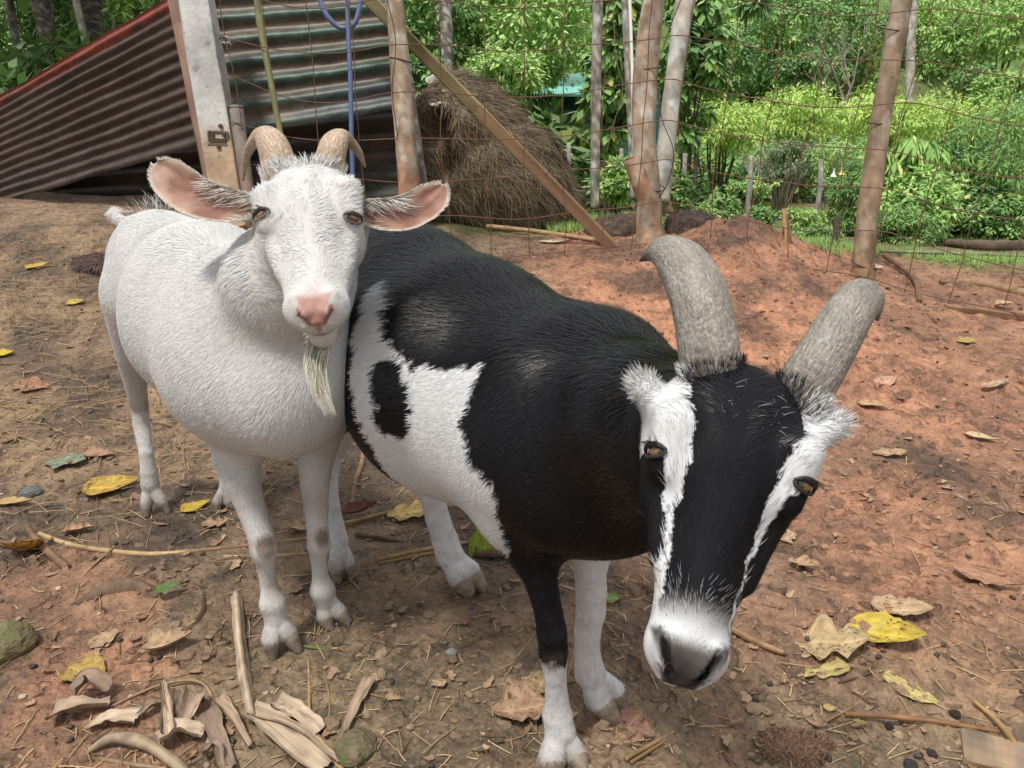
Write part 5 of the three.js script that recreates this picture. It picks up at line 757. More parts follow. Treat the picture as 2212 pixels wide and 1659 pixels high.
plant('forest_tree', 'dark shaded tree far back over the shed', 'tree', 420, 0, 15, 220, 260, { tone: 'dark', n: 4200, clumps: 60, size: 0.3, stems: 3 });
plant('shrub', 'yellow green fern like shrub at the mossy brown trunk', 'shrub', 138, 120, 8.6, 22, 50, { tone: 'mid', n: 320, clumps: 14, size: 0.22, shape: 'fern', stems: 3 });
plant('shrub', 'small bright leafy spray above the sheet beside the white post', 'shrub', 285, 18, 8.2, 40, 26, { tone: 'bright', n: 420, clumps: 14, size: 0.13, stems: 3 });
plant('forest_tree', 'mid green tree above the low end of the rusty sheet', 'tree', 50, 195, 11.5, 100, 50, { tone: 'dark', n: 1800, clumps: 36, size: 0.13, stems: 3 });
// between the round post and the palm
plant('tree', 'leafy green tree directly behind the top of the brace plank', 'tree', 930, 60, 8.4, 100, 130, { tone: 'mid', n: 5200, clumps: 60, size: 0.105, stems: 6 });
plant('tree', 'bright small leaved tree over the turquoise roof', 'tree', 1150, 55, 8.8, 150, 135, { tone: 'bright', n: 8200, clumps: 90, size: 0.095, stems: 6 });
plant('tree', 'dense green tree high behind the haystack', 'tree', 1060, -10, 11, 190, 150, { tone: 'mid', n: 6000, clumps: 70, size: 0.14, stems: 4 });
plant('shrub', 'leafy shrub hanging over the back of the haystack', 'shrub', 1090, 160, 7.2, 80, 60, { tone: 'bright', n: 2600, clumps: 40, size: 0.075, stems: 5 });
plant('shrub', 'dark bushy shrub next to the mottled round post', 'shrub', 915, 170, 7.0, 46, 60, { tone: 'dark', n: 1800, clumps: 30, size: 0.085, stems: 4 });
plant('tree', 'broad leaved tree rising behind the palm trunk', 'tree', 1500, 120, 7.6, 62, 175, { tone: 'mid', n: 2600, clumps: 50, size: 0.15, shape: 'broad', droop: 0.7, stems: 5 });
plant('tree', 'shady broad leaved tree between the two lichened trunks', 'tree', 1330, 130, 7.4, 62, 190, { tone: 'mid', n: 2400, clumps: 50, size: 0.16, shape: 'broad', droop: 0.6, stems: 4 });
plant('shrub', 'low green shrub at the foot of the thin lichened trunk', 'shrub', 1335, 395, 5.9, 46, 40, { tone: 'bright', n: 1500, clumps: 30, size: 0.075, stems: 5 });
plant('shrub', 'small bush behind the pale palm foot', 'shrub', 1500, 415, 7.2, 50, 36, { tone: 'mid', n: 1500, clumps: 26, size: 0.075, stems: 5 });
// feathery yellow-green belt with bare stems under it
plant('shrub', 'feathery lime green shrub next to the palm trunk', 'shrub', 1560, 275, 11.5, 100, 52, { tone: 'lime', n: 4200, clumps: 60, size: 0.12, shape: 'lance', stems: 12, rad: 0.022, fill: 0.3, bark: [96, 88, 70] });
plant('shrub', 'wide feathery lime green shrub in the middle of the hollow', 'shrub', 1730, 255, 12, 125, 55, { tone: 'lime', n: 5200, clumps: 70, size: 0.12, shape: 'lance', stems: 12, rad: 0.024, fill: 0.3 });
plant('shrub', 'feathery lime green shrub behind the leaning brown post', 'shrub', 1920, 260, 12.5, 120, 56, { tone: 'lime', n: 4800, clumps: 66, size: 0.125, shape: 'lance', stems: 10, rad: 0.024, fill: 0.3 });
plant('shrub', 'lime shrub fading towards the far picture edge', 'shrub', 2110, 262, 13, 110, 52, { tone: 'lime', n: 4000, clumps: 60, size: 0.13, shape: 'lance', stems: 8, rad: 0.024, fill: 0.3 });
plant('shrub', 'greyish twiggy shrub below the wide lime shrub', 'shrub', 1700, 345, 10.6, 100, 40, { tone: 'grey', n: 1500, clumps: 40, size: 0.095, shape: 'lance', stems: 26, rad: 0.012, bark: [168, 160, 146] });
plant('shrub', 'greyish twiggy shrub close to the leaning brown post', 'shrub', 1815, 335, 10.2, 60, 44, { tone: 'bright', n: 1800, clumps: 36, size: 0.09, shape: 'lance', stems: 22, rad: 0.012, bark: [176, 168, 154] });
// right-hand bushes
plant('bush', 'big rounded bush with mixed leaves at the picture edge', 'bush', 2170, 350, 8.0, 125, 120, { tone: 'mid', n: 7000, clumps: 90, size: 0.085, shape: 'lance', stems: 10 });
plant('bush', 'bright leafy bush right of the leaning brown post', 'bush', 1985, 445, 7.6, 75, 80, { tone: 'bright', n: 4600, clumps: 70, size: 0.085, stems: 10 });
plant('bush', 'dense olive green bush low behind the leaning brown post', 'bush', 1950, 498, 7.2, 76, 44, { tone: 'mid', n: 4200, clumps: 60, size: 0.075, shape: 'lance', stems: 8 });
plant('bush', 'low bush with small leaves by the log at the picture edge', 'bush', 2165, 475, 7.6, 90, 56, { tone: 'mid', n: 4200, clumps: 60, size: 0.075, stems: 8 });
plant('bush', 'dark bush in the shade between the bright ones', 'bush', 2070, 410, 8.2, 85, 90, { tone: 'dark', n: 3800, clumps: 60, size: 0.11, shape: 'broad', stems: 6 });
plant('bush', 'tall narrow bush with white trumpet flowers nearby', 'bush', 1838, 430, 7.8, 38, 85, { tone: 'mid', n: 3000, clumps: 50, size: 0.075, shape: 'lance', stems: 8 });
plant('bush', 'big drooping leaf plant beside the leaning brown post', 'plant', 1975, 330, 7.8, 62, 36, { tone: 'bright', n: 420, clumps: 18, size: 0.24, shape: 'lance', droop: 1.2, stems: 5 });
plant('bush', 'second drooping leaf plant over the shady bush', 'plant', 2060, 345, 8.0, 50, 30, { tone: 'bright', n: 300, clumps: 14, size: 0.24, shape: 'lance', droop: 1.2, stems: 4 });
// low growth behind the red mound
for (const [u, v, d, rx, ry, t, l] of [[1560, 455, 6.2, 45, 26, 'mid', 'low weeds behind the dark mulch heap'], [1520, 470, 5.6, 26, 20, 'bright', 'small weed tuft at the end of the mulch heap'], [1640, 470, 6.0, 36, 20, 'mid', 'weeds just behind the red soil mound'], [1730, 470, 7.0, 50, 18, 'bright', 'low weeds behind the broken stake'], [1770, 508, 6.0, 44, 20, 'mid', 'green ground plants between stake and leaning post'], [1800, 400, 8.4, 46, 24, 'mid', 'low leafy weeds below the trumpet flowers'], [1620, 405, 9.0, 70, 22, 'bright', 'bright weeds under the feathery shrubs'], [2120, 575, 5.8, 30, 14, 'bright', 'small bright weed on the grass near the log']]) plant('weed_clump', l, 'weeds', u, v, d, rx, ry, { tone: t, n: 900, clumps: 26, size: 0.055, stems: 5, rad: 0.006 });
// trumpet flowers
for (const [u, v, l] of [[1800, 380, 'white trumpet flower hanging behind the mesh'], [1818, 376, 'yellowish trumpet flower next to the white one']]) { const c = at(u, v, 7.4); top(mesh(new THREE.LatheGeometry([[0.005, 0.07], [0.007, 0.045], [0.011, 0.02], [0.026, 0.0], [0.03, -0.003]].map(([x, y]) => new THREE.Vector2(x, y)), 12).translate(c.x, c.y, c.z), phys({ color: u < 1810 ? 0xf2ede0 : 0xe8c878, roughness: 0.7, side: THREE.DoubleSide })), 'trumpet_flower', l, 'flower'); }
// hillside
plant('hillside_tree', 'rounded bright tree on the hillside above the lime shrubs', 'tree', 1700, 90, 19, 110, 110, { tone: 'mid', n: 5200, clumps: 80, size: 0.2, stems: 6, rad: 0.05 });
plant('hillside_tree', 'dark green tree under the rounded bright one on the hill', 'tree', 1740, 160, 17.5, 85, 45, { tone: 'dark', n: 2800, clumps: 50, size: 0.18, stems: 5, rad: 0.04 });
plant('hillside_tree', 'bushy tree on the hill beside the dead branches', 'tree', 1830, 60, 20, 80, 90, { tone: 'mid', n: 3600, clumps: 60, size: 0.2, stems: 5, rad: 0.05 });
plant('hillside_tree', 'soft green tree on the hill behind the post top', 'tree', 2010, 90, 22, 100, 110, { tone: 'bright', n: 3600, clumps: 60, size: 0.22, stems: 5, rad: 0.05 });
plant('hillside_tree', 'small dark round tree high on the open slope', 'tree', 2110, 170, 18, 50, 32, { tone: 'dark', n: 1500, clumps: 36, size: 0.16, stems: 4, rad: 0.03 });
plant('hillside_tree', 'pale green shrubby tree at the top corner of the slope', 'tree', 2185, 60, 20, 60, 70, { tone: 'bright', n: 2200, clumps: 44, size: 0.2, stems: 4, rad: 0.04 });
plant('hillside_tree', 'bright shrub on the slope above the edge bush', 'tree', 2160, 200, 16, 60, 40, { tone: 'bright', n: 2200, clumps: 44, size: 0.16, stems: 4, rad: 0.03 });
plant('hillside_tree', 'bushy tree behind the palm crown side', 'tree', 1570, 130, 17, 55, 80, { tone: 'mid', n: 2600, clumps: 50, size: 0.17, stems: 5, rad: 0.04 });
plant('yucca', 'spiky dark yucca head on the hillside', 'yucca', 1630, 28, 17, 26, 34, { tone: 'dark', n: 240, clumps: 3, size: 0.55, shape: 'fern', stems: 1, rad: 0.09, bark: [120, 104, 84], cr: 0.2 });
{ // bare branching tree
  const g = group('dead_tree', 'bare grey branching tree on the slope beside the brown post', 'tree', null, ground(at(1795, 215, 14))), R = rng(606), gs = [];
  const grow = (a, dir, len, rad, lvl) => { const m = a.clone().addScaledVector(dir, len * 0.5).add(V((R() - 0.5) * len * 0.15, (R() - 0.5) * len * 0.1, (R() - 0.5) * len * 0.15)), e = a.clone().addScaledVector(dir, len); gs.push([tube([a, m, e], [rad, rad * 0.8, rad * 0.55], 6, { rings: 8, color: (t, an, p) => s2l([178, 172, 162]).map((q) => q * (0.75 + 0.5 * fbm3(p.x * 12, p.y * 12, p.z * 12, 2))) }), lvl]); if (lvl < 4) for (let i = 0; i < 3; i++) grow(e.clone().lerp(m, R() * 0.5), dir.clone().add(V((R() - 0.5) * 1.5, (R() - 0.35) * 1.1, (R() - 0.5) * 1.2)).normalize(), len * (0.55 + 0.3 * R()), rad * 0.55, lvl + 1); };
  grow(g.position.clone(), V(0.25, 0.9, 0).normalize(), 1.1, 0.06, 0);
  mesh(mergeGeometries(gs.filter((x) => x[1] < 1).map((x) => x[0])), Mt.bark, 'trunk', g); mesh(mergeGeometries(gs.filter((x) => x[1] >= 1).map((x) => x[0])), Mt.bark, 'branches', g); rebase(g);
}
{ // scrub that clothes the hill, and the wood behind the shed: one mass each
  const R = rng(808), m4 = new THREE.Matrix4(), q = new THREE.Quaternion(), c = new THREE.Color();
  const scrub = (name, label, tone, count, where, size) => {
    const gq = leafCloud({ c: V(0, 0, 0), r: [0.5, 0.42, 0.5], seed: 5 + count, clumps: 22, n: 900, size: 0.12, tones: GREEN[tone] }), im = new THREE.InstancedMesh(gq, Mt.leaf, count);
    for (let i = 0; i < count; i++) { const [x, z] = where(R), s = size * (0.6 + 0.9 * R()); q.setFromEuler(new THREE.Euler((R() - 0.5) * 0.5, R() * 6.28, (R() - 0.5) * 0.5)); m4.compose(V(x, land(x, z) + s * 0.25, z), q, V(s, s * (0.7 + 0.5 * R()), s)); im.setMatrixAt(i, m4); const k = 0.7 + 0.6 * R(); im.setColorAt(i, c.setRGB(k * (0.9 + 0.3 * R()), k, k * 0.95)); }
    im.castShadow = im.receiveShadow = true; top(im, name, label, 'scrub'); im.userData.kind = 'stuff';
  };
  scrub('hillside_scrub', 'mixed green scrub covering the far hillside', 'bright', 360, (r) => { const z = -18 - 40 * r(); return [lerp(-0.1, 1.0, r()) * -z * 0.8 + 0.5, z]; }, 1.1);
  scrub('forest_undergrowth', 'dark undergrowth filling the wood behind the shed', 'dark', 420, (r) => { const z = -8.5 - 18 * r(); return [lerp(-1.1, 0.06, r()) * -z * 0.8, z]; }, 1.3);
  scrub('valley_undergrowth', 'low green undergrowth at the foot of the hill', 'mid', 150, (r) => { const z = -13 - 5 * r(); return [lerp(0.05, 1.0, r()) * -z * 0.75, z]; }, 0.75);
}
{ // grass in the hollow beyond the fence
  const R = rng(909), n = 9000, m4 = new THREE.Matrix4(), q = new THREE.Quaternion(), c = new THREE.Color(), pos = [], idx = [], col = [];
  for (let b = 0; b < 7; b++) { const a = b * 2.4, h = 0.03 + 0.02 * ((b * 7) % 5) / 5, k = pos.length / 3, dx = Math.cos(a), dz = Math.sin(a); pos.push(-dz * 0.002, 0, dx * 0.002, dz * 0.002, 0, -dx * 0.002, dx * 0.02, h, dz * 0.02); col.push(0.8, 0.8, 0.8, 0.8, 0.8, 0.8, 1, 1, 1); idx.push(k, k + 1, k + 2); }
  const im = new THREE.InstancedMesh(geo(pos, idx, { color: col }), Mt.leaf, n); let k = 0;
  for (let i = 0; i < 60000 && k < n; i++) { const z = -3.6 - 5.4 * R(), x = 0.4 + R() * (4.5 + 0.6 * -z) - 0.2; if (fenceZ(x) - z < 0.55 + 0.35 * n2(x * 3, z * 3, 2)) continue; if (fbm2(x * 0.55 + 3, z * 0.9, 3, 95) > 0.12 && -z > 5.6) continue; q.setFromEuler(new THREE.Euler(0, R() * 6.28, 0)); const s = 0.7 + 1.1 * R(); m4.compose(V(x, land(x, z), z), q, V(s, s, s)); im.setMatrixAt(k, m4); const t = mixc(s2l([136, 178, 88]), s2l([180, 212, 120]), R()); im.setColorAt(k, c.setRGB(...t)); k++; }
  im.count = k; top(im, 'grass', 'short green grass beyond the fence', 'grass'); im.userData.kind = 'stuff';
}
// ---------------------------------------------------------------- haystack, buildings and small posts
{
  const g = group('haystack', 'brown matted heap of straw and roots with a dark hollow, behind the fence', 'haystack', null, ground(at(1085, 470, 4.75)));
  const A = at(1000, 300, 4.7), B = at(1100, 400, 4.75), C = at(1190, 440, 4.75), D = at(985, 215, 4.85), f0 = unionOf([rc(A, B, 0.31, 0.34), rc(B, C, 0.33, 0.17), rc(D, A, 0.17, 0.31), rc(at(930, 420, 4.7), B, 0.24, 0.28)], 0.12), h1 = ball(at(932, 275, 4.42), 0.13), h2 = ball(at(935, 355, 4.38), 0.13);
  const f = (x, y, z) => { const n = fbm3(x * 9, y * 9, z * 9, 3) * 0.055; return smax(smax(f0(x, y, z) + n, -h1(x, y, z) - n * 0.5, 0.05), -h2(x, y, z) - n * 0.5, 0.05); };
  const box = boxOf([A, B, C, D], 0.5, 0.02), net = surfaceNet(f, box.lo, box.hi, 0.022), col = [], earth = s2l([128, 110, 86]), dark = s2l([100, 84, 66]); for (let i = 0; i < net.pos.length; i += 3) { const n = fbm3(net.pos[i] * 14, net.pos[i + 1] * 14, net.pos[i + 2] * 14, 3); col.push(...mixc(dark, earth, clamp(0.5 + n * 1.4, 0, 1))); }
  mesh(geo(net.pos, net.idx, { normal: net.nor, color: col }), Mt.flat, 'core', g);
  const st = hair(net, 17000, 66, (p, n, R) => ({ dir: V(0.55 + 0.4 * n3(p.x * 4, p.y * 4, p.z * 4), -0.8, 0.2 + 0.8 * n3(p.x * 5 + 9, p.y * 5, p.z * 5)), len: 0.11, width: 0.0036, lift: 0.30, mess: 1.9, color: mixc(s2l([96, 80, 62]), mixc(s2l([172, 150, 120]), s2l([98, 104, 62]), R() * 0.6), R() * R() + 0.1) }));
  mesh(st, Mt.dry, 'straw', g).userData.kind = 'stuff'; rebase(g);
  for (const [u, v, r, l] of [[940, 228, 0.022, 'larger white bracket fungus by the hollow of the haystack'], [950, 223, 0.012, 'small white fungus right of the larger one on the haystack'], [958, 197, 0.011, 'white fungus high on the haystack'], [932, 226, 0.012, 'smallest white fungus beside the post']]) { let d = 4.0; const ray = dirOf(u, v); for (let i = 0; i < 90; i++) { const p = EYE.clone().addScaledVector(ray, d); const q = f(p.x, p.y, p.z); if (q < 0.004) break; d += q * 0.6; } const p = EYE.clone().addScaledVector(ray, Math.min(d, 4.9)); top(mesh(new THREE.SphereGeometry(r, 12, 8, 0, 6.3, 0, 1.7).scale(1.2, 0.7, 1).translate(p.x, p.y, p.z), std({ color: 0xe6dccb, roughness: 0.7 })), 'bracket_fungus', l, 'fungus'); }
  const bowl = mesh(new THREE.LatheGeometry([[0.08, -0.07], [0.115, -0.03], [0.13, 0.0], [0.138, 0.004], [0.135, -0.006], [0.118, -0.04], [0.08, -0.08]].map(([x, y]) => new THREE.Vector2(x, y)), 28), std({ color: 0xb9b0a2, roughness: 0.7, side: THREE.DoubleSide })); bowl.position.copy(at(965, 172, 4.95)); bowl.rotation.x = 0.25; top(bowl, 'bowl', 'pale round basin lying on top of the haystack', 'basin');
}
{
  const g = group('farm_shed', 'dark green walled shed with turquoise roof among the trees', 'shed', null, ground(at(1230, 330, 10.5))), k = 10.5;
  const wm = std({ color: new THREE.Color().setRGB(0.06, 0.10, 0.065), roughness: 0.8 }), slab = (a, b, c, d, th, m, n) => { const N = b.clone().sub(a).cross(d.clone().sub(a)).normalize().multiplyScalar(th), p = [a, b, c, d].map((x) => x.clone()), q = p.map((x) => x.clone().sub(N)), v = [...p, ...q].flatMap((x) => [x.x, x.y, x.z]); const G = geo(v, [0, 1, 2, 0, 2, 3, 4, 6, 5, 4, 7, 6, 0, 4, 1, 1, 4, 5, 1, 5, 2, 2, 5, 6, 2, 6, 3, 3, 6, 7, 3, 7, 0, 0, 7, 4]).toNonIndexed(); G.computeVertexNormals(); return mesh(G, m, n, g); };
  slab(at(1185, 345, k), at(1330, 345, k), at(1330, 235, k), at(1185, 235, k), 0.08, wm, 'front_wall'); slab(at(1330, 345, k), at(1440, 335, k + 2.4), at(1440, 190, k + 2.4), at(1330, 195, k), 0.08, std({ color: new THREE.Color().setRGB(0.05, 0.12, 0.13), roughness: 0.8 }), 'side_wall'); slab(at(1130, 345, k + 1.4), at(1340, 345, k + 1.4), at(1340, 190, k + 1.4), at(1130, 190, k + 1.4), 0.08, wm, 'back_wall');
  slab(at(1150, 202, k - 0.3), at(1345, 205, k - 0.3), at(1330, 160, k + 1.8), at(1165, 158, k + 1.8), 0.03, std({ color: new THREE.Color().setRGB(0.20, 0.52, 0.44), roughness: 0.5 }), 'roof');
  for (const u of [1190, 1255, 1325]) mesh(tube([at(u, 345, k - 0.12), at(u, 200, k - 0.12)], [0.05], 8, { rings: 2, color: () => s2l([120, 116, 104]) }), Mt.bark, 'post', g); rebase(g);
  const g2 = group('metal_roof', 'small pale metal roof among the shrubs behind the palm', 'roof', null, ground(at(1478, 330, 10.5))), P = [at(1432, 320, 10.2), at(1512, 306, 10.2), at(1506, 288, 11.6), at(1448, 300, 11.6)];
  mesh(sheetGeo(P[0], P[3], P[1], P[2], 8, 0.012, () => s2l([196, 204, 212]), 0.01, 91), Mt.sheet, 'sheet', g2); for (const [u, v] of [[1440, 318], [1506, 306]]) mesh(tube([at(u, v, 10.3), ground(at(u, v + 60, 10.3))], [0.03], 6, { rings: 2, color: () => s2l([90, 80, 66]) }), Mt.bark, 'post', g2); rebase(g2);
  for (const [u, v0, v1, d, r, l] of [[1229, 310, 366, 6.6, 5, 'white painted stake behind the haystack'], [1342, 322, 386, 6.8, 5, 'grey stake between the two lichened trunks'], [1479, 332, 388, 7.6, 5, 'pale fence stake right of the palm foot'], [1622, 338, 404, 8, 6, 'grey fence stake under the lime shrubs'], [1773, 345, 422, 7.4, 6, 'weathered stake below the twiggy shrub'], [1806, 470, 540, 5.6, 7, 'dark short stake on the grass left of the leaning post'], [1640, 350, 400, 9, 4, 'thin dark stake beside the grey one']]) {
    const b = at(u - 2, v1 + 14, d); top(mesh(tube([V(b.x, Math.min(b.y, land(b.x, b.z)) - 0.05, b.z), at(u, (v0 + v1) / 2, d), at(u, v0, d)], [r * d / FOC, r * d / FOC, r * d / FOC * 0.9], 10, { rings: 16, bump: knobby(u, 0.1), color: lich(s2l(l.startsWith('dark') || l.startsWith('thin dark') ? [78, 70, 60] : [150, 146, 136]), s2l(l.startsWith('dark') ? [100, 92, 80] : [206, 204, 196]), null, 1) }), Mt.bark), 'stake', l, 'stake');
  }
  top(mesh(plankGeo(at(1290, 357, 6.4), at(1372, 352, 6.6), 0.07, 0.02, V(0, 1, 0), (t, x, p) => s2l([128, 104, 84]).map((q) => q * (0.8 + 0.5 * fbm3(p.x * 20, p.y * 20, p.z * 20, 2))), 5), Mt.wood), 'rail', 'brown rail between the lichened trunks', 'rail');
}

// ---------------------------------------------------------------- litter on the ground
const up1 = V(0, 1, 0);
function groundNormal(x, z) { const e = 0.03; return V(land(x - e, z) - land(x + e, z), 2 * e, land(x, z - e) - land(x, z + e)).normalize(); }
// a fallen leaf: outline by half-width profile, cupped, with midrib and torn or wavy edge
function leafGeo(len, wid, o) {
  const n = 14, m = 8, pos = [], col = [], idx = [], uv = [], R = rng(o.seed), sh = o.shape ?? 'heart', ph = R() * 6;
  const prof = (t) => sh === 'heart' ? Math.pow(Math.sin(Math.PI * Math.pow(t, 0.62)), 0.75) * (1 - 0.15 * t) : sh === 'lobed' ? Math.pow(Math.sin(Math.PI * t), 0.55) * (0.62 + 0.38 * Math.abs(Math.cos(t * 7.5 + ph * 0.1))) : Math.pow(Math.sin(Math.PI * t), 0.85);
  for (let i = 0; i <= n; i++) for (let j = 0; j <= m; j++) {
    const t = i / n, a = j / m * 2 - 1, w = Math.max(0.02, prof(clamp(t, 0.01, 0.99))) * wid / 2 * (1 + (o.ragged ?? 0.05) * n2(t * 9 + ph, a > 0 ? 3 : 9, o.seed) * (Math.abs(a) > 0.7 ? 2.2 : 0.6)), x = (t - 0.5) * len, z = a * w;
    const y = (o.cup ?? 0.2) * w * a * a + (o.curl ?? 0.15) * len * Math.pow(Math.abs(t - 0.45) * 2, 2) * 0.3 + (o.wave ?? 0.03) * len * n2(t * 4 + ph, a * 1.6, o.seed + 3) + (Math.abs(a) < 0.05 ? -0.001 : 0);
    pos.push(x, y, z); uv.push(t + ph, j / m); const rib = Math.abs(a) < 0.1 ? 0.25 : 0.12 * Math.max(0, Math.sin((t * 9 + Math.abs(a) * 3) * 2.2)), sp = sstep(0.18, 0.34, fbm2(t * 7 + ph, a * 4, 3, o.seed + 5)); let c = mixc(o.col, o.col2 ?? o.col.map((q) => q * 0.6), clamp(sp * (o.spot ?? 0.7) + 0.35 * Math.max(0, n2(t * 3, a * 2, o.seed + 9)), 0, 1)); c = c.map((q) => q * (0.9 + rib)); col.push(...c);
  }
  for (let i = 0; i < n; i++) for (let j = 0; j < m; j++) { const k = i * (m + 1) + j, b = k + m + 1; idx.push(k, k + 1, b, k + 1, b + 1, b); }
  return geo(pos, idx, { color: col, uv });
}
let leafSeed = 700;
function litterLeaf(u, v, lenPx, ratio, rot, o, label, name = 'fallen_leaf') {
  const p = hit(u, v), d = depthOf(p), len = lenPx * d / FOC * (o.scale ?? 1.05); leafSeed += 7;
  const g = leafGeo(len * 1.1, len * Math.min(1.05, ratio * 1.4), { seed: leafSeed, ...o }), m = mesh(g, Mt.leafDry); const q = new THREE.Quaternion().setFromUnitVectors(up1, groundNormal(p.x, p.z)).multiply(new THREE.Quaternion().setFromEuler(new THREE.Euler((o.tilt ?? 0), rot * Math.PI / 180, (o.roll ?? 0.08)))); m.quaternion.copy(q); m.position.set(p.x, land(p.x, p.z) + (o.lift ?? 0.006), p.z);
  return top(m, name, label, 'leaf', o.grp);
}
const Y = s2l([206, 174, 74]), YP = s2l([214, 198, 132]), TAN = s2l([206, 178, 144]), BRN = s2l([150, 116, 88]), PNK = s2l([186, 146, 122]), OCH = s2l([196, 158, 84]), SPOT = s2l([140, 104, 44]), GRN = s2l([112, 146, 82]), GGR = s2l([146, 158, 138]);
